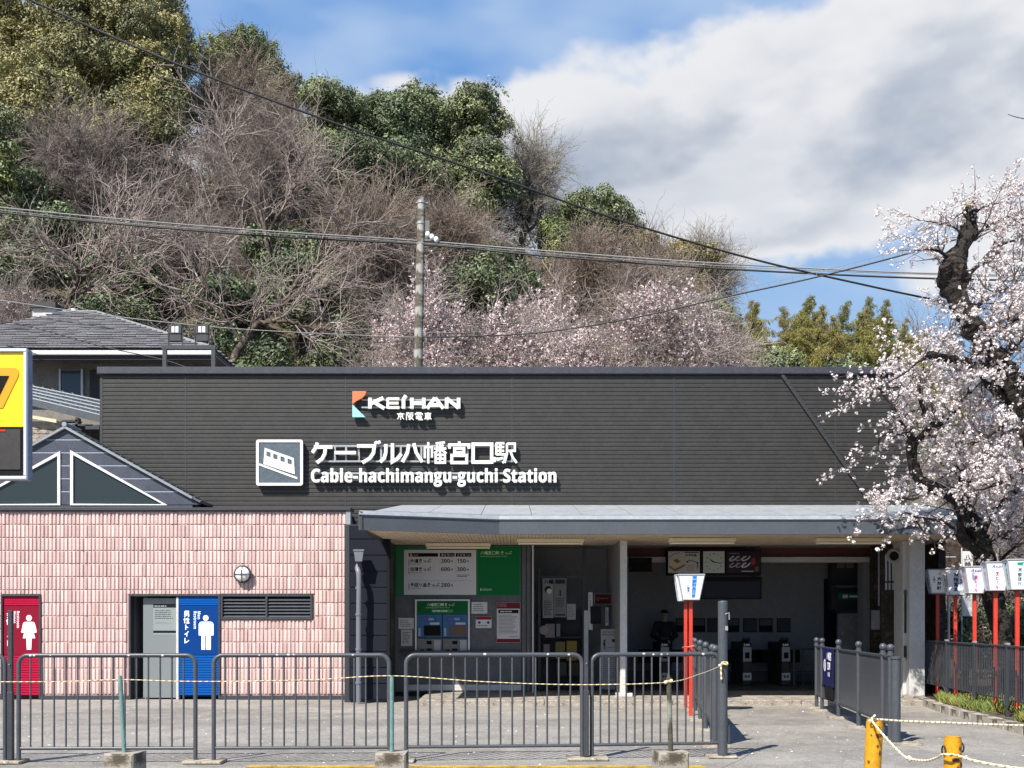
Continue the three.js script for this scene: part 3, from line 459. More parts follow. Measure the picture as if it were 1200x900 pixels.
// ---------- the restroom building with its ribbed pink tiles ----------
const rs = thing('restroom_building', 'low restroom building of ribbed pink tiles with a dark gabled roof', 'building');
{
  const D = 21.37, z = -D, x = p => X(p, D), y = p => Y(p, D), x0 = -12.6, x1 = x(405.5), top = y(599), bot = y(815);
  const holes = [[x(1), x(48), y(816), y(696.5)], [x(151), x(258), y(822), y(696.5)], [x(257.5), x(366), y(725.5), y(696)]];
  const solid = (a, b, c, d) => span(a, b, c, d, z - 0.22, z - 0.03);
  part('wall', [solid(x0, x1, holes[0][3], top), solid(x0, holes[0][0], 0, holes[0][3]), solid(holes[0][1], holes[1][0], 0, holes[0][3]), solid(holes[1][1] + 0.001, x1, 0, holes[2][2]), solid(holes[2][1], x1, holes[2][2], holes[0][3]),
    span(x1 - 0.2, x1, 0, top, z - 4, z - 0.23), span(x0, x1, top - 0.15, top - 0.02, z - 4, z - 0.23), span(x0, x1, 0, top, z - 4.2, z - 4.01)], M.mortar, rs);
  // ribbed tiles, too narrow to be told apart singly
  const r = rng32(41), tw = 0.0785, th = 0.262, list = [];
  const tg = new THREE.BufferGeometry();
  { const w = tw / 2 - 0.004, h = th / 2 - 0.006, f = 0.02, b = 0.0125, tb = 0.016, P = [[-w, -h, 0], [w, -h, 0], [w, h, 0], [-w, h, 0], [-w + b, -h + 0.008, f], [w - b, -h + 0.008, f], [w - b, h - tb, f], [-w + b, h - tb, f]], q = [[4, 5, 6, 7], [0, 1, 5, 4], [1, 2, 6, 5], [2, 3, 7, 6], [3, 0, 4, 7]], pos = []; for (const [a, b2, c, d] of q) for (const k of [a, b2, c, a, c, d]) pos.push(...P[k]); tg.setAttribute('position', new THREE.Float32BufferAttribute(pos, 3)); tg.computeVertexNormals(); boxUV(tg); }
  let row = 0;
  for (let yt = top - 0.004; yt - th > bot - 0.2; yt -= th * (row === 1 ? 1 : 1), row++) for (let xx = x1 - tw; xx > x0; xx -= tw) {
    const yb = Math.max(yt - th, bot), cx = xx + tw / 2, cy = (yt + yb) / 2; if (yt - yb < 0.05) continue;
    let ya = yb, yc = yt;
    for (const [a, b, c, d] of holes) if (cx > a - 0.02 && cx < b + 0.02) { if (yb >= c - 0.02 && yt <= d + 0.02) { ya = yc; break; } if (yt > d && yb < d) ya = Math.max(ya, d + 0.004); if (yb < c && yt > c && c > 0.5) yc = Math.min(yc, c - 0.004); }
    if (yc - ya > 0.04) list.push([cx, (ya + yc) / 2, (yc - ya) / th]);
  }
  const im = new THREE.InstancedMesh(tg, M.tile, list.length), o = new THREE.Object3D(), c = new THREE.Color();
  list.forEach(([a, b, s], i) => { o.position.set(a + 0.003 * (r() - 0.5), b, z - 0.03 + 0.006 * (r() - 0.5)); o.rotation.set(0, 0.16 * (r() - 0.5), 0.01 * (r() - 0.5)); o.scale.set(0.82 + 0.26 * r(), s, 0.7 + 0.6 * r()); o.updateMatrix(); im.setMatrixAt(i, o.matrix); const v = 0.78 + 0.36 * r(), w = r() * 0.09; im.setColorAt(i, c.setRGB(Math.min(1.25, v), v * (1 - w * 0.5), v * (1 - w))); });
  im.name = 'tile'; im.userData.kind = 'stuff'; rs.add(im);
  part('corner_trim', [span(x1, x(411), 0.03, y(597), z - 0.2, z + 0.02, 0.005)], M.lip, rs);
  part('coping', [span(x0, x(411.5), y(598.5), y(595), z - 0.4, z + 0.05, 0.008)], M.steelDark, rs);
  parts('skirting', [span(x0, x(1), 0, bot - 0.002, z - 0.1, z + 0.012), span(x(48), x(151), 0, bot - 0.002, z - 0.1, z + 0.012), span(x(258), x(409), 0, bot - 0.002, z - 0.1, z + 0.012)], M.steelDark, rs);
  // openings: dark frames
  const frame = (a, b, c, d) => [span(a, b, d - 0.035, d, z - 0.2, z + 0.015), span(a, a + 0.035, c, d - 0.036, z - 0.2, z + 0.015), span(b - 0.035, b, c, d - 0.036, z - 0.2, z + 0.015)];
  part('door_frame', frame(holes[0][0], holes[0][1], 0, holes[0][3]), M.steelDark, rs); part('door_frame', frame(x(151), x(258), 0, holes[1][3]), M.steelDark, rs);
  part('passage', [span(x(151), x(258), 0, 2.1, z - 3.3, z - 3.2), span(x(146), x(151), 0, 2.2, z - 3.2, z - 0.24), span(x(166), x(170), 0, 2.06, z - 3.2, z - 0.2), span(x(151), x(258), 2.07, 2.14, z - 3.2, z - 0.21)], M.roomGrey, rs);
  const door = part('door', [span(x(165.5), x(205.5), 0.03, 2.04, z - 0.16, z - 0.11, 0.005)], M.doorGrey, rs);
  part('door_edge', [span(x(206), x(208.8), 0.0, 2.06, z - 0.17, z - 0.02, 0.004)], M.white, rs);
  { const n = canvasTex(256, 384, (g, w, h) => { const rr = rng32(8); g.fillStyle = '#848c8c'; g.fillRect(0, 0, w, h); g.fillStyle = '#15181a'; g.fillRect(0, 0, w, 44); g.fillRect(0, 330, w, 30); grayLines(g, 12, 12, 180, 26, 1, '#9a9f9f', rr); grayLines(g, 20, 70, 210, 120, 5, '#40464a', rr); grayLines(g, 20, 220, 180, 30, 2, '#6a7072', rr); });
    part('notice', sheet(0.46, 0.62, x(191), y(726), z - 0.107), printMat(n), door, true); }
  // louvred coloured panels with pictogram
  const panel = (px0, px1, name, base, slat, draw, lab) => {
    const a = x(px0), b = x(px1), w = b - a, zz = z - 0.02;
    const p = part('sign_panel', [span(a, b, y(768), y(710), zz - 0.05, zz, 0.003)], base, rs); p.userData.label = lab;
    const t = canvasTex(400, 500, draw); part('print', sheet(w - 0.02, y(711) - y(767), (a + b) / 2, (y(711) + y(767)) / 2, zz + 0.003), printMat(t, 0.5), p, true);
    for (let i = 0; i < 5; i++) part('slat', [span(a, b, y(710) + 0.008 + i * 0.044, y(710) + 0.046 + i * 0.044, zz - 0.045, zz + 0.002, 0.006)], slat, rs);
    for (let i = 0, yy = y(768) - 0.006; yy > 0.1; yy -= 0.05, i++) part('slat', [span(a, b, yy - 0.044, yy, zz - 0.045, zz + 0.002, 0.007)], slat, rs);
    part('panel_back', [span(a, b, 0.06, 2.06, zz - 0.1, zz - 0.052)], base, rs);
  };
  const man = (g, s) => { g.fillStyle = s; g.beginPath(); g.arc(268, 118, 29, 0, 7); g.fill(); g.beginPath(); g.roundRect(196, 156, 152, 128, 34); g.fill(); g.fillRect(196, 200, 30, 100); g.fillRect(318, 200, 30, 100); g.fillRect(224, 210, 96, 240); };
  panel(209.5, 256.5, 'blue', M.blue, M.blueSlat, (g, w, h) => {
    g.fillStyle = '#003676'; g.fillRect(0, 0, w, h); man(g, '#f2f4fb'); g.fillStyle = '#003676'; g.fillRect(227, 205, 5, 90); g.fillRect(313, 205, 5, 90); g.fillRect(263, 300, 11, 160);
    drawText(g, '男性トイレ', 42, 44, 62, 10, '#eef1fa', true); g.save(); g.translate(182, 44); g.rotate(Math.PI / 2); g.fillStyle = '#dfe6f5'; g.font = 'bold 42px sans-serif'; g.fillText('Restroom', 0, 38, 190); g.fillText('Men', 0, -2, 90); g.restore();
  }, 'blue panel with white standing man');
  panel(2.5, 46.5, 'red', M.red, M.redSlat, (g, w, h) => {
    g.fillStyle = '#7c0f29'; g.fillRect(0, 0, w, h); g.fillStyle = '#faf0f2'; g.beginPath(); g.arc(284, 118, 31, 0, 7); g.fill();
    g.beginPath(); g.moveTo(244, 158); g.lineTo(324, 158); g.quadraticCurveTo(344, 160, 350, 180); g.lineTo(370, 268); g.lineTo(342, 274); g.lineTo(322, 210); g.lineTo(352, 330); g.lineTo(314, 330); g.lineTo(308, 450); g.lineTo(260, 450); g.lineTo(254, 330); g.lineTo(216, 330); g.lineTo(246, 210); g.lineTo(226, 274); g.lineTo(198, 268); g.lineTo(218, 180); g.quadraticCurveTo(224, 160, 244, 158); g.fill();
    drawText(g, '女性トイレ', 36, 50, 66, 10, '#faf0f2', true); g.save(); g.translate(150, 44); g.rotate(Math.PI / 2); g.fillStyle = '#f3dfe3'; g.font = 'bold 42px sans-serif'; g.fillText('Restroom', 0, 0, 180); g.fillText('Women', 0, 40, 130); g.restore();
  }, 'crimson panel with white woman figure');
  // louvre
  { const a = holes[2][0] + 0.02, b = holes[2][1], c = holes[2][2], d = holes[2][3];
    part('louvre_frame', [span(a, b, d - 0.05, d, z - 0.1, z + 0.018), span(a, b, c, c + 0.04, z - 0.1, z + 0.018), span(a, a + 0.04, c + 0.041, d - 0.051, z - 0.1, z + 0.018), span(b - 0.04, b, c + 0.041, d - 0.051, z - 0.1, z + 0.018), span((a + b) / 2 - 0.02, (a + b) / 2 + 0.02, c + 0.041, d - 0.051, z - 0.1, z + 0.016)], M.steelDark, rs);
    part('panel_back', [span(a, b, c, d, z - 0.2, z - 0.12)], M.black, rs);
    for (const [u, v] of [[a + 0.042, (a + b) / 2 - 0.022], [(a + b) / 2 + 0.022, b - 0.042]]) for (let yy = c + 0.065; yy < d - 0.06; yy += 0.066) { const g = bx(v - u, 0.008, 0.075); g.rotateX(0.75); g.translate((u + v) / 2, yy, z - 0.03); part('louvre_slat', g, M.steel, rs); } }
  // gable above, boards one by one between and beside the two windows
  const GD = 21.6, gz = -GD, gx = p => X(p, GD), gy = p => Y(p, GD), ax = 77, ay = 502.5, sl = (592 - ay) / (238 - ax);
  const inner = yy => (yy - ay) / sl, yb = 592;
  const wins = [[[69.5, 531.5], [69.5, 592], [-40, 592]], [[84.5, 530.5], [84.5, 592], [194.5, 592]]];
  const tri = w => w.map(([p, q]) => [gx(p), gy(q)]);
  for (let k = 0; k < 6; k++) {
    const ya = 515.6 + (k - 1) * 15.2, yc = Math.min(ya + 14.9, 594), up = Math.max(ya, ay + 1.5), L = q => ax - inner(q) + 1, R = q => ax + inner(q) - 1;
    const wl = q => q < 531.5 ? null : 69.5 - (q - 531.5) / 60.5 * 109.5, wr = q => q < 530.5 ? null : 84.5 + (q - 530.5) / 61.5 * 110;
    const mk = pts => part('board', plate(pts.map(([p, q]) => [gx(p), gy(q)]), gz + 0.004 * (k % 2), 0.05), M.board, rs);
    if (yc <= 532) mk([[L(up), up], [L(yc), yc], [R(yc), yc], [R(up), up]]);
    else { const u2 = Math.max(up, 533); mk([[wr(u2) + 1, u2], [wr(yc) + 1, yc], [R(yc), yc], [R(up), up], [wr(u2) + 1, up]]); mk([[70.5, up], [70.5, yc], [83.5, yc], [83.5, up]]); mk([[L(up), up], [L(yc), yc], [wl(yc) - 1, yc], [wl(u2) - 1, u2], [wl(u2) - 1, up]]); }
    if (k && ya < 531) part('board_trim', [span(gx(Math.max(-60, L(ya))), gx(R(ya)), gy(ya) - 0.008, gy(ya) + 0.008, gz - 0.03, gz + 0.007)], M.boardTrim, rs);
    if (ya >= 531) { part('board_trim', [span(gx(71), gx(83), gy(ya) - 0.008, gy(ya) + 0.008, gz - 0.03, gz + 0.008)], M.boardTrim, rs); part('board_trim', [span(gx(wr(ya) + 3), gx(R(ya)), gy(ya) - 0.008, gy(ya) + 0.008, gz - 0.03, gz + 0.008)], M.boardTrim, rs); }
  }
  for (const w of wins) {
    const f = part('window', [ribbon([...tri(w), tri(w)[0]], 0.055, gz + 0.03, 0.08)], M.frameWhite, rs);
    part('pane', plate(w[0][0] < 80 ? tri(w).slice().reverse() : tri(w), gz - 0.01, 0.012), M.gable, f);
  }
  part('gable_wall', plate([[gx(ax), gy(ay + 2)], [gx(-90), gy(yb + 3)], [gx(236), gy(yb + 3)]], gz - 0.06, 0.06), M.dark, rs);
  part('sill_flashing', [span(gx(-90), gx(226), gy(596.5), gy(592.2), gz - 0.05, gz + 0.03)], M.board, rs);
  // rake trim and ribbed metal roof running back
  const rk = (px, py) => V(gx(px), gy(py), 0); const e1 = 246, e0 = -92, yE = 502 + (e1 - ax) * sl;
  part('rake_trim', [ribbon([[gx(ax), gy(501)], [gx(226), gy(501 + (226 - ax) * sl)]], 0.045, gz + 0.07, 0.1), ribbon([[gx(e0), gy(501 + (ax - e0) * sl)], [gx(ax), gy(501)]], 0.045, gz + 0.071, 0.1)], M.lip, rs);
  const top3 = V(gx(ax), gy(499), gz + 0.06), lowR = V(gx(236), gy(499 + (236 - ax) * sl), gz + 0.06), lowL = V(gx(e0), gy(499 + (ax - e0) * sl), gz + 0.06), back = v => V(v.x, v.y, -22.29), backL = v => V(v.x, v.y, -25);
  part('roof', [slab(lowR, back(lowR), back(top3), top3, 0.04), slab(top3, backL(top3), backL(lowL), lowL, 0.04)], M.metalRoof, rs);
  for (let i = 0; i <= 22; i++) { const p = top3.clone().lerp(lowR, i / 22); part('roof_rib', [rod(V(p.x, p.y + 0.01, gz + 0.05), V(p.x, p.y + 0.01, -22.29), 0.016, 4)], M.metalRoof, rs); }
  part('ridge_cap', [rod(V(top3.x, top3.y + 0.02, gz + 0.08), V(top3.x, top3.y + 0.02, -22.29), 0.05, 8)], M.lip, rs);
}
{ // round wall lamp
  const D = 21.35, p = at(285, 673, D), t = thing('wall_lamp', 'round white bulkhead lamp with cross guard on the pink wall', 'lamp', null, p);
  part('ring', (() => { const g = new THREE.TorusGeometry(0.155, 0.025, 8, 28); g.translate(0, 0, 0.05); return g; })(), M.steelDark, t);
  part('glass', (() => { const g = new THREE.SphereGeometry(0.15, 24, 12, 0, 2 * Math.PI, 0, Math.PI / 2); g.rotateX(Math.PI / 2); g.scale(1, 1, 0.62); g.translate(0, 0, 0.045); return g; })(), mat(0.72, 0.72, 0.7, 0.3), t);
  part('base', (() => { const g = new THREE.CylinderGeometry(0.15, 0.15, 0.05, 28); g.rotateX(Math.PI / 2); g.translate(0, 0, 0.02); return g; })(), M.steelDark, t);
  for (const a of [0, Math.PI / 2]) { const pts = []; for (let i = -8; i <= 8; i++) { const s = i / 8 * 0.158, h = Math.sqrt(Math.max(0, 1 - (s / 0.16) ** 2)) * 0.1 + 0.05; pts.push(V(s * Math.cos(a), s * Math.sin(a), h)); } part('guard', tube(pts, 0.008, 6), M.steelDark, t); }
}
// ---------- boards, notices, machines and gates under the canopy ----------
function notice(name, label, cat, px0, px1, py0, py1, D, draw, o = {}) {
  const x0 = X(px0, D), x1 = X(px1, D), y0 = Y(py1, D), y1 = Y(py0, D), t = thing(name, label, cat, o.group), d = o.depth ?? 0.012;
  part('backing', [span(x0, x1, y0, y1, -D - 0.001 - d, -D)], o.mat ?? M.paper, t);
  const W = Math.min(o.res ?? 256, Math.round(700 * (x1 - x0) / (y1 - y0))), H = Math.round(W * (y1 - y0) / (x1 - x0)), e = o.edge ?? 0.004;
  part('print', sheet(x1 - x0 - 2 * e, y1 - y0 - 2 * e, (x0 + x1) / 2, (y0 + y1) / 2, -D + 0.003), printMat(canvasTex(W, H, draw), o.rough), t, true); return t;
}
{
  const D = 22.22, rr = rng32(91), pr = rng32(17);
  // fare board
  const b = thing('fare_sign', 'long green sign board with white fare table above the ticket machines', 'sign');
  part('board', [span(X(463.5, D), X(610, D), Y(698, D), Y(640, D), -D - 0.02, -D + 0.02)], M.green, b);
  const tb = canvasTex(850, 530, (g, w, h) => {
    g.fillStyle = '#c9c9cd'; g.fillRect(0, 0, w, h); g.fillStyle = '#101012'; g.fillRect(52, 34, 352, 44); g.fillRect(424, 34, 178, 44); g.fillRect(614, 34, 186, 44);
    drawText(g, 'おとな', 440, 40, 32, 4, '#d8d8da'); drawText(g, 'こども', 630, 40, 32, 4, '#d8d8da'); g.fillStyle = '#d8d8da'; g.font = '20px sans-serif'; g.fillText('Adult', 548, 66); g.fillText('Child', 742, 66); drawText(g, '品', 66, 40, 32, 4, '#d8d8da'); g.fillText('Ticket', 112, 66);
    g.fillStyle = '#18181a'; for (const y of [108, 208, 398]) { g.fillRect(52, y, 7, 78); g.fillStyle = '#88888c'; g.fillRect(424, y, 3, 70); if (y < 300) g.fillRect(614, y, 3, 70); g.fillStyle = '#18181a'; }
    drawText(g, '片道きっぷ', 72, 104, 46, 7.5, '#101012'); drawText(g, '往復きっぷ', 72, 204, 46, 7.5, '#101012'); drawText(g, '手回り品きっぷ', 72, 394, 46, 7.5, '#101012');
    g.font = '18px sans-serif'; g.fillText('One-way Ticket', 72, 174); g.fillText('Round-trip Ticket', 72, 274); g.fillText('Baggage Ticket', 72, 464);
    g.fillStyle = '#0c0c0d'; g.font = 'bold 66px sans-serif'; g.fillText('300', 436, 152); g.fillText('150', 626, 152); g.fillText('600', 436, 252); g.fillText('300', 626, 252); g.fillText('280', 436, 442);
    for (const [x, y] of [[552, 122], [742, 122], [552, 222], [742, 222], [552, 412]]) drawText(g, '円', x, y, 28, 4, '#1c1c1e');
    grayLines(g, 624, 290, 170, 36, 2, '#3a3a3c', rr); g.fillStyle = '#77777a'; g.fillRect(52, 366, 748, 3);
  });
  const fp = part('fare_table', [span(X(473.5, D), X(558, D), Y(697, D), Y(644.5, D), -D + 0.021, -D + 0.05, 0.004)], M.paper, b);
  part('print', sheet(X(557.4, D) - X(474, D), Y(645, D) - Y(696.4, D), (X(557.4, D) + X(474, D)) / 2, (Y(645, D) + Y(696.4, D)) / 2, -D + 0.053), printMat(tb), fp, true);
  const gt = canvasTex(400, 460, (g, w, h) => { g.fillStyle = '#0f6a38'; g.fillRect(0, 0, w, h); drawText(g, '八幡宮口駅', 24, 40, 34, 4, '#c8d8ae'); drawText(g, 'きっぷ', 216, 40, 34, 4, '#c8d8ae'); g.fillStyle = '#b9caa0'; g.font = '17px sans-serif'; g.fillText('Hachimangu-guchi Station Tickets', 24, 96); g.font = 'italic 26px sans-serif'; g.fillStyle = '#d5e2d5'; g.fillText('KEIHAN', 40, 420); g.fillRect(24, 398, 8, 24); });
  part('print', sheet(X(609, D) - X(560, D), Y(641, D) - Y(697, D), (X(609, D) + X(560, D)) / 2, (Y(641, D) + Y(697, D)) / 2, -D + 0.023), printMat(gt), b, true);
  // header over the machines, and the two machines in one white frame
  const hd = thing('machine_header_sign', 'green header sign directly above the two ticket machines', 'sign');
  part('panel', [span(X(489, D), X(548.5, D), Y(719.5, D), Y(704.5, D), -D - 0.01, -D + 0.03)], M.green, hd);
  part('print', sheet(X(547, D) - X(490, D), Y(705, D) - Y(719, D), (X(547, D) + X(490, D)) / 2, (Y(705, D) + Y(719, D)) / 2, -D + 0.033), printMat(canvasTex(456, 112, (g, w, h) => { g.fillStyle = '#0f5f34'; g.fillRect(0, 0, w, h); drawText(g, '八幡宮口駅きっぷ', 84, 14, 30, 4, '#cfdcc0'); g.fillStyle = '#cfdcc0'; g.font = '15px sans-serif'; g.fillText('Hachimangu-guchi Station Tickets', 70, 62); g.fillStyle = '#5d8a63'; g.fillRect(128, 74, 200, 28); grayLines(g, 136, 78, 190, 22, 1, '#e2ecd8', rr); })), hd, true);
  const fr = hd;
  part('post', [span(X(486.6, D), X(488.4, D), 0.97, Y(702.5, D), -D, -D + 0.05)], M.frameWhite, fr); part('post', [span(X(548.8, D), X(550.6, D), 0.97, Y(702.5, D), -D, -D + 0.05)], M.frameWhite, fr); part('top_rail', [span(X(488.5, D), X(548.7, D), Y(704, D), Y(702.5, D), -D, -D + 0.05)], M.frameWhite, fr);
  for (const [a, b2, l] of [[489, 518, 'left of the two blue and grey ticket machines'], [519, 548.5, 'right of the two blue and grey ticket machines, brown screen']]) {
    const t = thing('ticket_machine', l, 'ticket machine'), x = p => X(p, D), y = p => Y(p, D), z = -D;
    part('upper_panel', [span(x(a), x(b2), y(746.5), y(720), z - 0.01, z + 0.03, 0.004)], M.machineBlue, t);
    part('screen', [span(x(a + 8), x(b2 - 1.6), y(745), y(733), z + 0.031, z + 0.045)], a < 500 ? M.black : mat(0.1, 0.05, 0.028, 0.4), t);
    part('buttons', [0, 1, 2, 3].map(i => span(x(a + 1.5), x(a + 4), y(743.5 - i * 2.4), y(745 - i * 2.4), z + 0.031, z + 0.04)), M.white, t);
    part('plate', [span(x(a + 15), x(b2 - 3), y(732), y(729.5), z + 0.031, z + 0.037)], M.white, t);
    part('print', sheet(0.3, 0.09, x((a + b2) / 2 - 1), y(725.5), z + 0.034), printMat(canvasTex(120, 40, (g, w, h) => { g.fillStyle = '#1a5a92'; g.fillRect(0, 0, w, h); grayLines(g, 8, 6, 90, 28, 2, '#b9546a', pr); grayLines(g, 60, 6, 50, 28, 2, '#cdd8e4', pr); })), t, true);
    part('lower_panel', [span(x(a), x(b2), y(765), y(748.5), z - 0.01, z + 0.02, 0.004)], mat(0.2, 0.2, 0.19, 0.45, { map: TX.grain }), t);
    part('coin_slot', [span(x(a + 11), x(a + 17), y(755), y(751), z + 0.021, z + 0.026), span(x(a + 11), x(a + 17), y(764), y(760), z + 0.021, z + 0.026), span(x(a + 4), x(a + 8), y(764), y(761), z + 0.021, z + 0.026)], M.black, t);
    part('cover', [span(x(b2 - 9.5), x(b2 - 1.5), y(763), y(750), z + 0.021, z + 0.03, 0.003)], mat(0.36, 0.37, 0.38, 0.4), t);
  }
  const txt = (n, bg, ink) => (g, w, h) => { g.fillStyle = bg; g.fillRect(0, 0, w, h); grayLines(g, w * 0.1, h * 0.12, w * 0.76, h * 0.74, n, ink, pr); };
  notice('notice', 'small white landscape notice left of the ticket machines', 'notice', 467, 485, 724, 737, D, txt(4, '#c4c4c4', '#7a7a7c'));
  notice('notice', 'small portrait notice below another notice left of the ticket machines', 'notice', 470, 483, 738, 757, D, txt(8, '#b4b6b6', '#606264'));
  notice('notice', 'small white notice just right of the machine frame, at the top', 'notice', 552.5, 571, 705.5, 719, D, txt(4, '#c8c8c6', '#77777a'));
  notice('notice', 'small white notice with red top band right of the ticket machines', 'notice', 557.5, 576, 722.5, 736, D, (g, w, h) => { g.fillStyle = '#c9ced0'; g.fillRect(0, 0, w, h); g.fillStyle = '#8e2430'; g.fillRect(0, 0, w, h * 0.26); g.fillStyle = '#33424c'; for (const x of [0.22, 0.8]) { g.beginPath(); g.arc(w * x, h * 0.52, h * 0.12, 0, 7); g.fill(); } grayLines(g, w * 0.08, h * 0.7, w * 0.84, h * 0.2, 1, '#70787c', pr); });
  const pst = notice('poster', 'large white text poster with dark red bands on the ticket wall', 'poster', 581.5, 610, 706, 753, D, (g, w, h) => { g.fillStyle = '#6d2731'; g.fillRect(0, 0, w, h); grayLines(g, 10, 6, 110, 40, 2, '#a8848a', pr); g.fillStyle = '#c6c6c8'; g.fillRect(6, h * 0.15, w - 12, h * 0.76); g.fillStyle = '#161618'; g.fillRect(20, h * 0.18, w - 40, h * 0.085); grayLines(g, 40, h * 0.195, w - 80, h * 0.06, 1, '#d6d6d8', pr); grayLines(g, 22, h * 0.3, w - 50, h * 0.48, 14, '#78787c', pr); grayLines(g, w * 0.55, h * 0.84, w * 0.36, h * 0.03, 1, '#45454a', pr); });
  // recess: posters, leaflets, signs
  const R = 23.0;
  notice('poster', 'black and white poster with a round motif, left in the dark doorway recess', 'poster', 636, 648.5, 678, 724, R, (g, w, h) => { g.fillStyle = '#9a9a98'; g.fillRect(0, 0, w, h); g.fillStyle = '#2c2c2c'; g.beginPath(); g.arc(w * 0.5, h * 0.28, w * 0.34, 0, 7); g.fill(); g.fillStyle = '#dcdcd8'; g.beginPath(); g.arc(w * 0.62, h * 0.32, w * 0.26, 0, 7); g.fill(); drawText(g, '八幡', 24, 12, 80, 14, '#1d1d1d'); grayLines(g, 20, h * 0.55, w * 0.8, h * 0.4, 9, '#4a4a4a', pr); });
  notice('poster', 'grey upright poster with dark header and emblem, right in the dark doorway recess', 'poster', 649.5, 663.5, 678, 723, R, (g, w, h) => { g.fillStyle = '#858587'; g.fillRect(0, 0, w, h); g.fillStyle = '#3a3a3c'; g.fillRect(14, 14, w - 28, h * 0.11); g.fillStyle = '#26262a'; g.fillRect(w * 0.44, h * 0.3, w * 0.12, h * 0.16); grayLines(g, 30, h * 0.5, w * 0.76, h * 0.24, 5, '#4e4e52', pr); g.fillStyle = '#333337'; g.fillRect(16, h * 0.93, w - 32, h * 0.04); });
  notice('notice', 'white notice sheet below a dark box in the doorway recess', 'notice', 664.5, 674.5, 708, 726, R, txt(7, '#a9a9a7', '#77777a'));
  const rk = thing('leaflet_rack', 'dark leaflet rack with folded leaflets in the doorway recess', 'rack');
  part('frame', [span(X(634, 23.2), X(682, 23.2), FLOOR, 1.7, -23.5, -23.42), span(X(634, 23.2), X(682, 23.2), 1.2, 1.24, -23.42, -23.1), span(X(634, 23.2), X(682, 23.2), 0.75, 0.78, -23.42, -23.1)], M.dark, rk);
  [[639, 650, 731, 747, '#8d8a88'], [652, 656.5, 731, 746, '#7d8284'], [637, 644, 755, 764, '#8a8686'], [651, 662, 752, 772, '#7c7350'], [664, 676, 751, 774, '#8a7a3c'], [652, 664, 776, 792, '#4f4c44'], [666, 678, 776, 792, '#4a3e34']].forEach(([a, b2, c, d, col]) => part('leaflet', [span(X(a, 23.05), X(b2, 23.05), Y(d, 23.05), Y(c, 23.05), -23.12, -23.05)], printMat(canvasTex(64, 96, txt(7, col, '#3a3836'))), rk));
  const fan = thing('round_fan', 'pale round hand fan shaped sign at left of the leaflet rack', 'sign', null, at(637.5, 738.5, 23.02)); part('disc', (() => { const g = new THREE.CylinderGeometry(0.1, 0.1, 0.014, 24); g.rotateX(Math.PI / 2); return g; })(), mat(0.4, 0.3, 0.3, 0.7), fan); part('stick', [rod(V(0, -0.1, 0), V(0.02, -0.24, 0), 0.009)], M.wood, fan);
  const vs = notice('vertical_sign', 'narrow white vertical sign beside a dark red cabinet sign', 'sign', 689.5, 694.5, 694, 738, 22.6, (g, w, h) => { g.fillStyle = '#c8c8c6'; g.fillRect(0, 0, w, h); grayLines(g, w * 0.25, h * 0.06, w * 0.5, h * 0.5, 8, '#6a6a6c', pr); }, { depth: 0.05 });
  notice('cabinet_sign', 'dark red cabinet sign with pale lettering in the recess', 'sign', 697, 718.5, 696, 708, 22.8, (g, w, h) => { g.fillStyle = '#4a1a1c'; g.fillRect(0, 0, w, h); g.fillStyle = '#8a5a58'; g.fillRect(w * 0.08, h * 0.28, w * 0.16, h * 0.4); grayLines(g, w * 0.3, h * 0.3, w * 0.55, h * 0.3, 1, '#84625f', pr); }, { depth: 0.1 });
  notice('monitor', 'small black monitor box under the dark red sign', 'monitor', 692, 704.5, 710.5, 731, 22.55, (g, w, h) => { g.fillStyle = '#17191b'; g.fillRect(0, 0, w, h); g.fillStyle = '#24282b'; g.fillRect(16, 24, w - 32, h - 60); }, { depth: 0.08, mat: M.dark });
  notice('white_strip', 'short white upright strip right of the small monitor', 'sign', 709.5, 713, 712, 733, 22.7, txt(6, '#bdbdbb', '#3a3a3c'), { res: 64 });
  const ib = notice('information_board', 'grey standing board with distance keeping figures beside the white column', 'board', 704, 727.5, 737, 808, 22.0, (g, w, h) => {
    g.fillStyle = '#8d9093'; g.fillRect(0, 0, w, h); grayLines(g, 16, 20, w - 32, 60, 2, '#5c5f62', pr); g.fillStyle = '#22262a'; for (const x of [0.18, 0.84]) { const c = w * x; g.beginPath(); g.arc(c, h * 0.19, 11, 0, 7); g.fill(); g.fillRect(c - 9, h * 0.21, 18, 50); g.fillRect(c - 16, h * 0.22, 6, 34); g.fillRect(c - 9, h * 0.27, 7, 50); g.fillRect(c + 2, h * 0.27, 7, 46); } g.fillRect(w * 0.56, h * 0.165, 46, 36); g.fillRect(w * 0.32, h * 0.305, w * 0.36, 5); grayLines(g, 24, h * 0.42, w - 48, h * 0.4, 11, '#63666a', pr);
  }, { depth: 0.05, mat: M.gray });
  // hall: clock between two adverts, dark display below
  const C = 23.2, ck = thing('clock_sign', 'black hanging box with a square white clock between two lit style adverts', 'clock');
  const cx = p => X(p, C), cy = p => Y(p, C);
  part('housing', [span(cx(782), cx(892), cy(674), cy(644.5), -C - 0.25, -C, 0.006)], M.black, ck);
  const face = (p0, p1, draw, W, nm) => part(nm, sheet(cx(p1) - cx(p0), cy(646) - cy(671.5), (cx(p0) + cx(p1)) / 2, (cy(646) + cy(671.5)) / 2, -C + 0.004), printMat(canvasTex(W, Math.round(W * 25.5 / (p1 - p0)), draw), 0.3), ck, true);
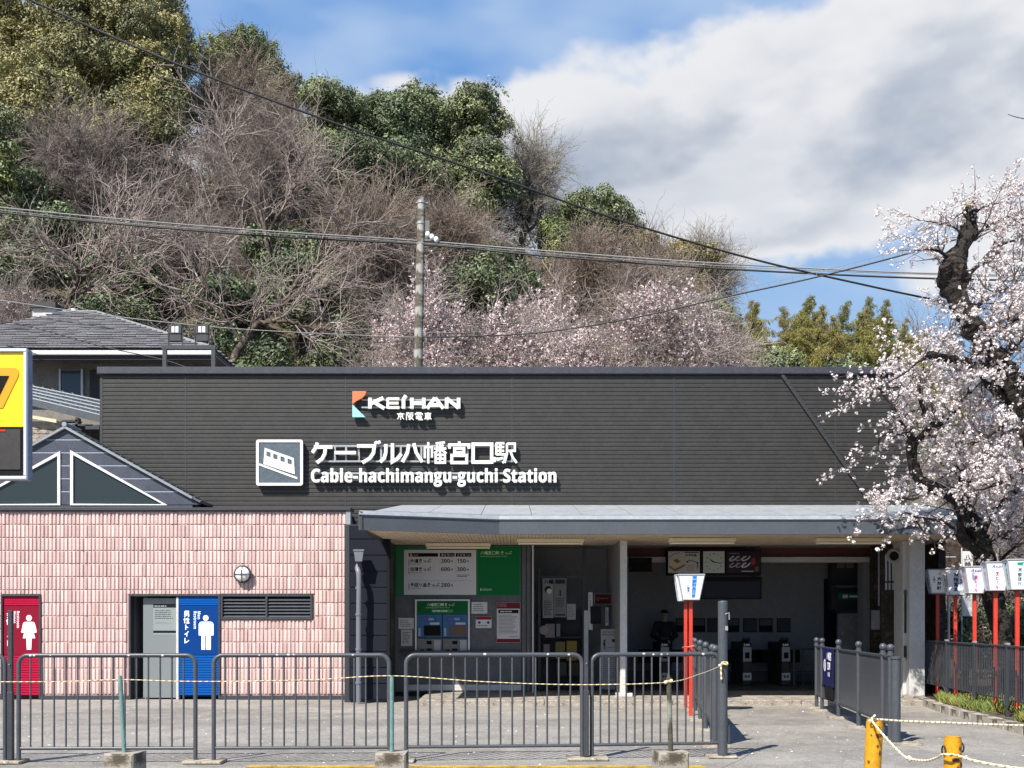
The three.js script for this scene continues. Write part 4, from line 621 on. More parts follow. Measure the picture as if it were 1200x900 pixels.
  face(783, 820, (g, w, h) => { g.fillStyle = '#b9b4aa'; g.fillRect(0, 0, w, h); g.fillStyle = '#8a6a40'; g.beginPath(); g.moveTo(10, 130); g.lineTo(60, 170); g.lineTo(160, 120); g.lineTo(160, 140); g.lineTo(62, 196); g.lineTo(10, 152); g.fill(); g.fillStyle = '#c9b48e'; g.beginPath(); g.moveTo(14, 100); g.lineTo(90, 60); g.lineTo(150, 100); g.lineTo(62, 150); g.fill(); g.fillStyle = '#7d6238'; g.beginPath(); g.moveTo(46, 88); g.lineTo(80, 70); g.lineTo(120, 98); g.lineTo(84, 114); g.fill(); g.strokeStyle = '#6b4e34'; g.lineWidth = 6; g.beginPath(); g.moveTo(10, 60); g.lineTo(50, 26); g.lineTo(110, 14); g.stroke(); g.fillStyle = '#1c1a18'; g.fillRect(156, 6, 134, 9); drawText(g, 'お手軒品', 164, 24, 25, 4, '#2a2622'); g.strokeStyle = '#2e2a28'; g.lineWidth = 7; g.beginPath(); g.moveTo(180, 100); g.lineTo(206, 84); g.lineTo(278, 108); g.lineTo(276, 170); g.stroke(); g.beginPath(); g.arc(182, 100, 9, 0, 7); g.arc(278, 110, 9, 0, 7); g.fillStyle = '#2e2a28'; g.fill(); grayLines(g, 176, 130, 84, 60, 4, '#8e8982', pr); }, 300, 'advert').userData.label = 'pale advert showing a brown boxed product';
  face(824, 849, (g, w, h) => { g.fillStyle = '#b9c2b6'; g.fillRect(0, 0, w, h); g.fillStyle = '#20211f'; g.font = 'bold 26px sans-serif'; g.textAlign = 'center'; for (let i = 1; i <= 12; i++) { const a = i * Math.PI / 6; g.fillText(String(i), w / 2 + Math.sin(a) * w * 0.38, h / 2 - Math.cos(a) * h * 0.38 + 9); } g.strokeStyle = '#141413'; g.lineCap = 'round'; g.lineWidth = 11; g.beginPath(); g.moveTo(w / 2 + 14, h / 2 + 6); g.lineTo(w / 2 - 44, h / 2 - 30); g.stroke(); g.lineWidth = 8; g.beginPath(); g.moveTo(w / 2 - 20, h / 2 - 6); g.lineTo(w / 2 + 84, h / 2 + 14); g.stroke(); }, 256, 'clock_face');
  face(852, 891, (g, w, h) => { g.fillStyle = '#2a2126'; g.fillRect(0, 0, w, h); const q = rng32(4); for (let i = 0; i < 6; i++) { g.strokeStyle = ['#a7a2a6', '#8a858c', '#c4bfc2'][i % 3]; g.lineWidth = 9 + q() * 7; g.beginPath(); const x = 20 + (i % 3) * 55, y = 50 + Math.floor(i / 3) * 60; g.ellipse(x + 40, y + 12, 38, 14, -0.5, 0, 5); g.stroke(); } g.fillStyle = '#8e3634'; g.beginPath(); g.ellipse(236, 92, 22, 34, 0.2, 0, 7); g.fill(); g.fillStyle = '#6c5a3a'; g.fillRect(254, 140, 28, 40); g.fillStyle = '#b5b0b2'; g.fillRect(130, 176, 110, 8); grayLines(g, 20, 10, 120, 22, 1, '#77707a', pr); }, 300, 'advert').userData.label = 'dark advert with pale rounded shapes and a red spot';
  part('hanger', [rod(V(cx(790), cy(645), -C - 0.12), V(cx(790), 3.2, -C - 0.12), 0.02), rod(V(cx(884), cy(645), -C - 0.12), V(cx(884), 3.2, -C - 0.12), 0.02)], M.dark, ck);
  const dsp = thing('departure_display', 'wide dark blue display panel hanging under the clock', 'display'); part('case', [span(cx(806), cx(893), cy(702), cy(675.5), -C - 0.2, -C - 0.02, 0.008)], M.black, dsp); part('screen', [span(cx(822), cx(891), cy(700.5), cy(681), -C - 0.019, -C - 0.012)], mat(0.006, 0.008, 0.02, 0.7), dsp);
  const dk = notice('hall_sign', 'small dark sign under the beam near the white column', 'sign', 737, 764, 653.5, 670, 23.3, (g, w, h) => { g.fillStyle = '#0d0e0f'; g.fillRect(0, 0, w, h); g.fillStyle = '#3a3c3a'; g.fillRect(10, h * 0.7, 20, 20); grayLines(g, 20, 14, w - 60, 40, 2, '#2a2c2c', pr); }, { mat: M.black, depth: 0.05 });
  // framed pictures along the rear wall
  [[800, 1, 'darkest leftmost'], [818.5, 1, 'second'], [837, 0, 'third'], [858.5, 1, 'fourth'], [879, 0, 'fifth'], [897.5, 1, 'sixth, half black'], [918.5, 0, 'rightmost, pale']].forEach(([p, k, l]) => notice('framed_notice', l + ' of the seven small framed notices in a row on the rear wall', 'framed notice', p - 8, p + 8, 724.5, 741, 25.97, (g, w, h) => { g.fillStyle = '#14161a'; g.fillRect(0, 0, w, h); g.fillStyle = k ? '#5a5e63' : '#4a4e54'; g.fillRect(14, 14, w - 28, h - 28); if (k) { g.fillStyle = '#101216'; g.fillRect(14, h * 0.52, w - 28, h * 0.4); } else grayLines(g, 30, 40, w - 60, h - 80, 6, '#3a3e42', pr); }, { depth: 0.02, mat: M.dark }));
  // ticket gates
  [[779, 'leftmost ticket gate, in front of the standing person'], [875.5, 'middle ticket gate with grey front panel'], [921, 'rightmost ticket gate beside the barrier rail']].forEach(([p, l]) => {
    const G = 24.4, x = X(p, G), t = thing('ticket_gate', l, 'ticket gate', null, V(x, FLOOR, -G)), w = 0.1;
    part('body', [span(-w, w, 0, 0.98, -1.3, 0, 0.02)], M.dark, t); part('front_panel', [span(-w + 0.004, w - 0.004, 0.55, 0.88, 0.001, 0.02, 0.004)], mat(0.35, 0.35, 0.35, 0.5), t); part('screen', [span(-0.05, 0.05, 0.62, 0.76, 0.021, 0.028)], M.black, t);
    part('lower_panel', [span(-w + 0.004, w - 0.004, 0.12, 0.29, 0.001, 0.02, 0.004)], M.white, t); part('mark', [span(-0.055, -0.01, 0.18, 0.235, 0.021, 0.025), span(0.01, 0.055, 0.18, 0.235, 0.021, 0.025)], M.dark, t);
    part('reader', (() => { const g = bx(0.17, 0.05, 0.3, 0, 0, 0, 0.008); g.rotateX(-0.4); g.translate(0, 1.02, -0.22); return g; })(), M.steelDark, t); part('card_light', [span(-0.07, -0.045, 0.9, 0.96, 0.001, 0.006), span(-0.03, 0.06, 0.91, 0.95, 0.001, 0.006)], M.frameWhite, t);
    part('flap', [span(w + 0.005, w + 0.42, 0.5, 0.8, -0.75, -0.72, 0.01), span(-w - 0.42, -w - 0.005, 0.5, 0.8, -0.75, -0.72, 0.01)], M.black, t);
  });
  const rl = thing('barrier_rail', 'thin grey pipe barrier right of the ticket gates', 'rail'), rD = 24.3; const rx = p => X(p, rD);
  for (const p of [930.5, 941, 952, 963]) part('post', [rod(V(rx(p), FLOOR, -rD), V(rx(p), Y(760, rD), -rD), p < 935 ? 0.03 : 0.014)], M.steel, rl);
  parts('rail', [rod(V(rx(930), Y(760.5, rD), -rD), V(rx(966), Y(760.5, rD), -rD), 0.022), rod(V(rx(930), Y(789, rD), -rD), V(rx(966), Y(789, rD), -rD), 0.018)], M.steel, rl);
  // right end of the hall
  const bt = thing('office_booth', 'beige booth front with green sign and dark shelf at the hall right end', 'booth'), B = 24.9, bxp = p => X(p, B), byp = p => Y(p, B);
  part('lower_panel', [span(bxp(982), bxp(1010), FLOOR, byp(719), -B - 0.1, -B, 0.006)], mat(0.33, 0.32, 0.3, 0.6, { map: TX.grain }), bt); part('shelf', [span(bxp(980), bxp(1011), byp(718.5), byp(715), -B - 0.3, -B + 0.06)], M.dark, bt);
  part('sign', [span(bxp(982), bxp(1009), byp(703), byp(695), -B - 0.02, -B + 0.03)], mat(0.01, 0.1, 0.06, 0.5), bt); part('mark', [span(bxp(987), bxp(993), byp(701), byp(697), -B + 0.031, -B + 0.036), span(bxp(995), bxp(1007), byp(700), byp(698), -B + 0.031, -B + 0.036)], M.paper, bt);
  part('upper_panel', [span(bxp(979), bxp(1011), byp(715), 3.2, -B - 0.6, -B - 0.3)], M.dark, bt); part('opening_glass', [span(bxp(985), bxp(994), byp(665), byp(654), -B - 0.29, -B - 0.28), span(bxp(996), bxp(1005), byp(665), byp(652), -B - 0.29, -B - 0.28)], mat(0.16, 0.17, 0.18, 0.2), bt);
  part('ledge', [span(bxp(978), bxp(1003), byp(688.5), byp(686), -B - 0.28, -B + 0.1)], M.gray, bt); part('handle', [span(bxp(986.6), bxp(987.6), byp(744), byp(740), -B + 0.001, -B + 0.03)], M.white, bt);
  const pp = thing('thin_pipe', 'thin grey pipe running down near the barred window', 'pipe'); part('pipe', [rod(V(X(1030, 22.6), 1.9, -22.6), V(X(1030, 22.6), 3.15, -22.6), 0.022)], M.galv, pp);
  notice('notice', 'pale grey box notice on the right hand wall below the thin pipe', 'notice', 1021, 1032, 715, 738, 22.55, (g, w, h) => { g.fillStyle = '#8f9194'; g.fillRect(0, 0, w, h); g.fillStyle = '#6d6f72'; g.fillRect(w * 0.45, 0, 6, h); grayLines(g, 14, 30, w * 0.34, h * 0.5, 6, '#65676a', pr); }, { depth: 0.06, mat: M.gray });
  const wd = thing('barred_window', 'tall window with white upright bars inside the right end of the hall', 'window'), wD = 22.0, wx = p => X(p, wD), wy = p => Y(p, wD);
  part('frame', [span(wx(1033), wx(1054), FLOOR, 3.15, -wD - 0.1, -wD - 0.03)], M.wood, wd); part('pane', [span(wx(1036.5), wx(1052.5), wy(692), wy(647), -wD - 0.029, -wD - 0.02)], M.dark, wd);
  for (const p of [1038.5, 1042.5, 1046.5, 1050.5]) part('bar', [span(wx(p - 0.9), wx(p + 0.9), wy(691), wy(650), -wD - 0.019, -wD + 0.01)], mat(0.5, 0.5, 0.52, 0.5), wd); part('crossbar', [span(wx(1037), wx(1052), wy(683), wy(681), -wD - 0.018, -wD + 0.016)], M.dark, wd);
  const al = thing('alarm_bell', 'round pale ring shaped bell near the top of the white pilaster', 'bell', null, at(1047.5, 651.5, 21.2)); part('ring', new THREE.TorusGeometry(0.12, 0.035, 8, 24), M.inWall, al); part('disc', (() => { const g = new THREE.CylinderGeometry(0.11, 0.11, 0.03, 24); g.rotateX(Math.PI / 2); return g; })(), M.black, al); part('bracket', [bx(0.18, 0.05, 0.05, 0.16, 0, -0.04), rod(V(0, 0.1, -0.02), V(0, 0.36, -0.02), 0.012)], M.inWall, al);
  const hd2 = thing('door_handle_bar', 'long dark vertical bar and box on the white pilaster', 'handle'); part('bar', [span(X(1060, 20.98), X(1062.6, 20.98), Y(742, 20.98), Y(694, 20.98), -20.995, -20.96)], M.dark, hd2); part('box', [span(X(1059.4, 20.98), X(1063.6, 20.98), Y(773, 20.98), Y(757, 20.98), -20.995, -20.95)], M.dark, hd2); part('cap', [span(X(1059.2, 20.98), X(1063.4, 20.98), Y(696, 20.98), Y(691.5, 20.98), -20.995, -20.94)], M.gray, hd2);
}
// the person behind the left gate
{
  const who = thing('person', 'person in dark uniform with cap and face mask standing behind the ticket gate', 'person', null, V(X(778.5, 25.2), FLOOR, -25.2), 0.1);
  const seg = (p, a, b, ra, rb) => { const x = p[0] - a[0], y = p[1] - a[1], z = p[2] - a[2], ux = b[0] - a[0], uy = b[1] - a[1], uz = b[2] - a[2], h = clamp((x * ux + y * uy + z * uz) / (ux * ux + uy * uy + uz * uz)); return Math.hypot(x - ux * h, y - uy * h, z - uz * h) - lerp(ra, rb, h); };
  const smin = (a, b, k) => { const h = clamp(0.5 + 0.5 * (b - a) / k); return lerp(b, a, h) - k * h * (1 - h); };
  const mesh = (c, half, n, f) => {
    const mc = new MarchingCubes(n, M.cloth, false, false, 200000); mc.isolation = 0;
    for (let k = 0; k < n; k++) for (let j = 0; j < n; j++) for (let i = 0; i < n; i++) { const e = i < 2 || j < 2 || k < 2 || i > n - 3 || j > n - 3 || k > n - 3; mc.field[i + j * n + k * n * n] = e ? -1 : -f([c[0] + (i - n / 2) / (n / 2) * half, c[1] + (j - n / 2) / (n / 2) * half, c[2] + (k - n / 2) / (n / 2) * half]); }
    mc.update(); const g = new THREE.BufferGeometry(), m = mc.count; g.setAttribute('position', new THREE.Float32BufferAttribute(Array.from(mc.positionArray.subarray(0, m * 3)), 3)); g.setAttribute('normal', new THREE.Float32BufferAttribute(Array.from(mc.normalArray.subarray(0, m * 3)), 3)); g.scale(half, half, half); g.translate(...c); return boxUV(g);
  };
  const bones = [[[0, 0.98, 0], [0, 1.2, 0.01], 0.135, 0.125], [[0, 1.2, 0.01], [0, 1.34, 0], 0.13, 0.12], [[-0.15, 1.4, 0], [0.15, 1.4, 0], 0.06, 0.06], [[0, 1.4, 0], [0, 1.52, 0.01], 0.058, 0.052]];
  const armL = s => [[[s * 0.19, 1.4, 0], [s * 0.27, 1.14, -0.02], 0.056, 0.044], [[s * 0.27, 1.14, -0.02], [s * 0.09, 1.0, 0.2], 0.043, 0.03]], leg = s => [[[s * 0.09, 0.95, 0], [s * 0.1, 0.5, 0.02], 0.088, 0.058], [[s * 0.1, 0.5, 0.02], [s * 0.105, 0.09, -0.01], 0.056, 0.038], [[s * 0.105, 0.05, -0.03], [s * 0.12, 0.035, 0.15], 0.042, 0.034]];
  const all = (list, k, off) => p => { let d = 9; for (const [a, b, ra, rb] of list) d = smin(d, seg(p, a, b, ra + off, rb + off), k); return d; };
  const head = p => { const x = p[0], y = p[1] - 1.615, z = p[2] - 0.02; let d = Math.hypot(x / 0.073, (y - 0.02) / 0.1, z / 0.09) - 1; d *= 0.075; d = smin(d, seg(p, [0, 1.56, 0.045], [0, 1.53, 0.06], 0.05, 0.034), 0.03); d = smin(d, seg(p, [0, 1.635, 0.105], [0, 1.6, 0.125], 0.009, 0.014), 0.012); for (const s of [-1, 1]) { d = smin(d, seg(p, [s * 0.074, 1.64, 0.0], [s * 0.076, 1.595, 0.005], 0.014, 0.01), 0.008); d = Math.max(d, -(Math.hypot(x - s * 0.031, p[1] - 1.637, p[2] - 0.115) - 0.014)); d = smin(d, Math.hypot(x - s * 0.031, p[1] - 1.637, p[2] - 0.092) - 0.013, 0.003); } d = smin(d, seg(p, [-0.02, 1.565, 0.098], [0.02, 1.565, 0.098], 0.009, 0.009), 0.008); return Math.min(d, seg(p, [0, 1.45, 0], [0, 1.57, 0.01], 0.05, 0.047)); };
  const hand = s => { const B = []; const w = [s * 0.09, 1.0, 0.2], q = (a, b, c) => [w[0] - s * a, w[1] + b, w[2] + c]; B.push([q(0.01, -0.01, 0.01), q(0.06, -0.045, 0.045), 0.026, 0.028]); [[0.018, 0.052], [0.006, 0.058], [-0.008, 0.054], [-0.022, 0.044]].forEach(([dy, L], i) => { const a = q(0.062, -0.04 + dy, 0.05 + 0.004 * i), b = q(0.062 + L * 0.6, -0.055 + dy, 0.052), c = q(0.062 + L, -0.08 + dy, 0.03); B.push([a, b, 0.0095, 0.0085], [b, c, 0.0085, 0.007]); }); B.push([q(0.03, 0.005, 0.03), q(0.062, 0.022, 0.055), 0.012, 0.0095], [q(0.062, 0.022, 0.055), q(0.092, 0.012, 0.06), 0.0095, 0.008]); return all(B, 0.006, 0); };
  const g = [mesh([0, 0.85, 0.03], 0.95, 84, all([...bones, ...armL(1), ...armL(-1), ...leg(1), ...leg(-1)], 0.05, 0)), mesh([0, 1.62, 0.02], 0.17, 90, head), mesh([0.06, 0.96, 0.24], 0.13, 64, hand(1)), mesh([-0.06, 0.96, 0.24], 0.13, 64, hand(-1))];
  part('body', g, M.skin, who);
  part('jacket', [mesh([0, 1.18, 0.04], 0.42, 84, p => { let d = all([...bones.slice(0, 3), ...armL(1), ...armL(-1), [[0, 0.92, 0], [0, 1.0, 0], 0.15, 0.14]], 0.05, 0.014)(p); d = Math.max(d, p[1] - 1.47); return Math.max(d, 0.88 - p[1]); })], M.cloth, who);
  part('trousers', [mesh([0, 0.5, 0], 0.54, 84, p => { const d = all([...leg(1).slice(0, 2), ...leg(-1).slice(0, 2), [[0, 0.93, 0], [0, 0.99, 0], 0.13, 0.13]], 0.04, 0.014)(p); return Math.max(d, 0.075 - p[1]); })], M.cloth, who);
  part('shoe', [mesh([0, 0.08, 0.05], 0.24, 60, all([leg(1)[2], leg(-1)[2]], 0.01, 0.012))], M.black, who);
  part('cap', [mesh([0, 1.69, 0.03], 0.18, 72, p => { let d = 0.08 * (Math.hypot(p[0] / 0.09, (p[1] - 1.675) / 0.075, (p[2] - 0.01) / 0.105) - 1); d = Math.max(d, 1.672 - p[1]); const br = Math.max(Math.hypot(p[0] / 0.075, (p[2] - 0.1) / 0.075) * 0.075 - 0.075, Math.abs(p[1] - 1.676 + (p[2] - 0.1) * 0.25) - 0.006); return Math.min(d, br); })], M.cloth, who);
  part('face_mask', [mesh([0, 1.57, 0.09], 0.11, 56, p => { const d = head(p) - 0.006; return Math.max(d, Math.abs(p[1] - 1.572) - 0.042, 0.045 - p[2]); })], M.mask, who);
}
// ---------- pipe barriers, posts, rope ----------
{
  const barGeo = {};
  function barrier(label, pL, pR, DL, DR) {
    const a = at(pL, 800, DL), b = at(pR, 800, DR); a.y = b.y = 0; const L = a.distanceTo(b), t = thing('pipe_barrier', label, 'barrier', null, a, -Math.atan2(b.z - a.z, b.x - a.x));
    const H = 1.2, r = 0.1, c = []; c.push(V(0, 0, 0), V(0, 0.5, 0), V(0, H - r, 0)); for (let i = 1; i < 6; i++) { const q = i / 6 * Math.PI / 2; c.push(V(r - r * Math.cos(q), H - r + r * Math.sin(q), 0)); } c.push(V(r, H, 0), V(L / 2, H, 0), V(L - r, H, 0)); for (let i = 1; i < 6; i++) { const q = i / 6 * Math.PI / 2; c.push(V(L - r + r * Math.sin(q), H - r + r * Math.cos(q), 0)); } c.push(V(L, H - r, 0), V(L, 0.5, 0), V(L, 0, 0));
    part('frame', [tube(c, 0.0245, 10)], M.steel, t); part('lower_rail', [rod(V(0.02, 0.165, 0), V(L - 0.02, 0.165, 0), 0.019, 8)], M.steel, t);
    const n = 15, g = rod(V(0, 0.17, 0), V(0, H - 0.01, 0), 0.0105, 6); boxUV(g); for (let i = 1; i < n; i++) { const m = new THREE.Mesh(g, M.steel); m.name = 'bar'; m.position.x = L * i / n; t.add(m); }
    const q = rng32(Math.round(pL + 500)), chips = []; for (let i = 0; i < 9; i++) { const up = true, s = new THREE.SphereGeometry(0.008 + 0.01 * q(), 7, 5); s.scale(1.2, 0.8, 0.35); s.translate(0.12 + (L - 0.24) * q(), up ? H + 0.012 * (q() - 0.3) : 0.3 + 0.7 * q(), 0.022); if (!up) { s.translate(Math.round((q() * 10 + 2)) * L / n - 0.5 * L, 0, -0.013); } chips.push(s); }
    tag(part('paint_chip', chips.filter((_, i) => i < 5 || i > 99), mat(0.5, 0.5, 0.48, 0.8), t), null, null, null, 'stuff');
    part('foot_plate', [bx(0.12, 0.012, 0.12, 0, 0.006, 0), bx(0.12, 0.012, 0.12, L, 0.006, 0)], M.steel, t); return t;
  }
  barrier('grey pipe barrier cut off at the left edge, before the red panel', -190, 6, 11.9, 11.88);
  barrier('grey pipe barrier between the red panel and the blue panel', 22, 229, 11.87, 11.9);
  barrier('grey pipe barrier before the pink wall and the downpipe', 250.5, 456, 11.9, 11.97);
  barrier('grey pipe barrier before the ticket machines', 476, 682, 12.0, 12.17);
  barrier('grey pipe barrier before the white column and the red lantern poles', 693.5, 843, 12.2, 12.4);
  const post = (name, label, px, D, h, r, mt) => { const x = X(px, D), t = thing(name, label, 'post', null, V(x, 0, -D)); part('tube', [rod(V(0, 0, 0), V(0, h, 0), r, 12)], mt, t); part('cap', [(() => { const g = new THREE.SphereGeometry(r, 12, 6, 0, 7, 0, Math.PI / 2); g.scale(1, 0.35, 1); g.translate(0, h, 0); return g; })()], mt, t); return t; };
  const sq = (px, D, label) => { const t = thing('square_post', label, 'post', null, V(X(px, D), 0, -D)); part('tube', [bx(0.048, 1.7, 0.048, 0, 0.85, 0, 0.004)], M.steelDark, t); part('sleeve', [bx(0.06, 0.75, 0.06, 0, 0.42, 0, 0.004), ], M.steelDark, t); part('bolt', [bx(0.012, 0.012, 0.02, 0, 1.1, 0.03)], M.galv, t); return t; };
  sq(12.5, 11.86, 'grey square post at the left edge, before the red panel'); sq(687, 12.15, 'grey square post between two barriers before the dark recess');
  const tall = post('round_post', 'tall thick round grey post at the end of the barriers', 847, 12.28, 1.8, 0.056, M.steel); part('hook', [tube([V(0.02, 1.66, 0.05), V(0.06, 1.68, 0.05), V(0.065, 1.6, 0.05)], 0.008, 6), bx(0.03, 0.05, 0.02, 0.03, 1.5, 0.058)], M.galv, tall); part('hinge', [bx(0.03, 0.2, 0.04, 0.065, 0.28, 0), bx(0.03, 0.08, 0.03, -0.065, 1.1, 0.01)], M.steelDark, tall);
  // concrete blocks with thin posts
  [[147, 10.45, 'left concrete block with a leaning teal post', M.teal, 0.02], [457.5, 10.5, 'middle concrete block holding an upright teal post', M.teal, 0], [783.5, 10.55, 'right weathered concrete block with a pale green pole', mat(0.24, 0.27, 0.22, 0.8, { map: TX.stain }), 0.01]].forEach(([px, D, l, m, lean], i) => {
    const t = thing('post_block', l, 'post base', null, V(X(px + (i === 0 ? 0 : 2), D), 0, -D), (i - 1) * 0.12);
    const g = bx(0.3, 0.3, 0.3, 0, 0.15, 0, 0.016); part('block', [g], M.block, t);
    part('post', [rod(V(0, 0.28, 0.02), V(-lean * 2.2, 1.03, 0.02), i === 2 ? 0.025 : 0.021, 10)], m, t); part('cap', [rod(V(-lean * 2.2, 1.03, 0.02), V(-lean * 2.25, 1.05, 0.02), 0.016, 8)], m, t);
  });
  for (const [a, b, D] of [[-20, 28, 11.87], [217, 262, 11.88], [450, 486, 11.98], [664, 712, 12.15], [828, 862, 12.35]]) tag(part('base_pad', [span(X(a, D), X(b, D), 0.002, 0.035, -D - 0.16, -D + 0.13, 0.01)], M.pad), ({ '-20': 'pale concrete pad under the post at the left edge', 217: 'pale concrete pad between the first two barriers, before the blue panel', 450: 'pale concrete pad beside the middle concrete block', 664: 'pale concrete pad under the square post', 828: 'pale concrete pad under the tall round post' })[a], 'concrete pad');
  // rope along the posts: two twisted colours
  const ropeTex = canvasTex(32, 64, (g, w, h) => { g.fillStyle = '#d9d2bd'; g.fillRect(0, 0, w, h); g.fillStyle = '#a8905a'; g.beginPath(); g.moveTo(0, 0); g.lineTo(w, h * 0.5); g.lineTo(w, h); g.lineTo(0, h * 0.5); g.fill(); }); ropeTex.wrapS = ropeTex.wrapT = THREE.RepeatWrapping; ropeTex.repeat.set(1, 1 / 0.06); const ropeM = printMat(ropeTex, 0.8);
  const ropeTexW = canvasTex(32, 64, (g, w, h) => { g.fillStyle = '#e4dcc6'; g.fillRect(0, 0, w, h); g.fillStyle = '#a88e56'; g.beginPath(); g.moveTo(0, 0); g.lineTo(w, h * 0.4); g.lineTo(w, h * 0.7); g.lineTo(0, h * 0.3); g.fill(); }); ropeTexW.wrapS = ropeTexW.wrapT = THREE.RepeatWrapping; ropeTexW.repeat.set(1, 1 / 0.05); const ropeW = printMat(ropeTexW, 0.8);
  const rp = thing('rope', 'yellow and white rope strung along the thin posts before the barriers', 'rope');
  part('strand', [tube(curve([at(-150, 797, 10.4), at(0, 799, 10.4), at(75, 798.6, 10.42), at(145, 796.5, 10.43), at(200, 798.2, 10.44), at(250, 798.6, 10.45), at(300, 798, 10.46), at(370, 796.5, 10.48), at(457, 792, 10.48), at(560, 798.5, 10.5), at(640, 801.8, 10.52), at(700, 802.3, 10.53), at(783, 799.5, 10.54), at(820, 790, 11.2), at(846, 780, 12.2)], 160), 0.0047, 8)], ropeM, rp, true);
  part('knot', [rod(at(778.5, 800, 10.51), at(788, 797.5, 10.51), 0.017, 8), tube(curve([at(842, 780, 12.2), at(848, 778, 12.2), at(852, 779, 12.2), at(852, 776.5, 12.2), at(846, 777, 12.2), at(845, 784, 12.2), at(845.5, 796, 12.2)], 24), 0.011, 8)], ropeM, rp, true);
  // yellow bollards with ropes on the right
  const bol = (px, pyTop, D, r, lean, label) => {
    const x = X(px, D), h = Y(pyTop, D), t = thing('yellow_bollard', label, 'bollard', null, V(x, 0, -D)); t.rotation.z = lean;
    part('tube', [tube([V(0, -0.1, 0), V(0, h * 0.5, 0), V(0, h - 0.03, 0), V(0, h - 0.008, 0), V(0, h, 0)], [r, r, r, r * 0.92, r * 0.75], 20)], M.yellow, t);
    const q = rng32(Math.round(px)), ch = []; for (let i = 0; i < 14; i++) { const a = -0.9 + q() * 1.8, yy = h * (0.45 + 0.5 * q()), s = 0.006 + 0.012 * q(); const g = new THREE.CircleGeometry(s, 6); g.scale(1, 0.7 + q(), 1); g.translate(0, 0, r + 0.0015); g.rotateY(a); g.translate(0, yy, 0); ch.push(g); } part('chip', ch, mat(0.1, 0.05, 0.02, 0.9), t); return t;
  };
  bol(1019.5, 842, 8.55, 0.066, -0.05, 'leaning yellow bollard, left of two at the bottom right'); const b2 = bol(1116.5, 863, 7.3, 0.058, 0, 'upright yellow bollard, nearer right one of two'); part('eye', [(() => { const g = new THREE.TorusGeometry(0.03, 0.006, 6, 16); g.rotateY(Math.PI / 2); g.translate(0.062, 0.72, 0); return g; })(), (() => { const g = new THREE.TorusGeometry(0.03, 0.006, 6, 16); g.rotateY(Math.PI / 2); g.translate(-0.062, 0.7, 0); return g; })()], M.wood, b2);
  const r1 = tag(part('rope', [tube(curve([at(1018, 845, 8.48), at(1023, 843.5, 8.48), at(1060, 845.2, 8.6), at(1110, 847, 8.7), at(1160, 849, 8.8), at(1210, 850.5, 8.9), at(1300, 852, 9)], 60), 0.0085, 8)], ropeW, null, true), 'pale twisted rope running right from the top of the leaning bollard', 'rope');
  tag(part('rope', [tube(curve([at(1026, 838, 8.46), at(1022, 842, 8.46), at(1030, 855, 8.3), at(1046, 873, 8.1), at(1062, 888, 7.9), at(1070, 890, 7.8), at(1085, 891.5, 7.6), at(1098, 888, 7.4), at(1106, 884, 7.24), at(1113, 884, 7.2), at(1124, 886, 7.22), at(1140, 891, 7.1), at(1170, 897, 7), at(1230, 905, 6.9)], 90), 0.0085, 8), tube([at(1064, 887, 7.84), at(1068, 891, 7.84)], 0.017, 8)], ropeW, null, true), 'pale twisted rope sagging between the two yellow bollards', 'rope');
}
// grey panel fences with ball topped posts
function panelFence(label, A, Ds, extra) {
  const t = thing('panel_fence', label, 'fence'), p = D => V(A[0] + A[1] * (A[2] - D), 0, -D);
  for (const D of Ds) { const q = p(D), w = part('post', [rod(V(q.x, 0, q.z), V(q.x, 1.19, q.z), 0.034, 10)], M.steel, t); part('ball', [(() => { const g = new THREE.SphereGeometry(0.05, 14, 10); g.translate(q.x, 1.235, q.z); return g; })()], M.steel, t); part('collar', [rod(V(q.x, 1.13, q.z), V(q.x, 1.165, q.z), 0.046, 10)], M.steel, t); part('foot_pad', [bx(0.34, 0.05, 0.16, q.x, 0.008, q.z)], M.pad, t); }
  for (let i = 0; i < Ds.length - 1; i++) {
    const a = p(Ds[i]), b = p(Ds[i + 1]), d = b.clone().sub(a), L = d.length(), u = d.normalize(), k = (s, y) => V(a.x + u.x * s, y, a.z + u.z * s), n = V(-u.z, 0, u.x);
    const pn = slab(k(0.04, 0.26), k(L - 0.04, 0.26), k(L - 0.04, 1.1), k(0.04, 1.1), 0.012); part('panel', [pn], M.steel, t);
    part('rail', [rod(k(0.03, 1.115), k(L - 0.03, 1.115), 0.022, 8), rod(k(0.03, 0.24), k(L - 0.03, 0.24), 0.02, 8)], M.steelDark, t);
  }
  return { t, p };
}
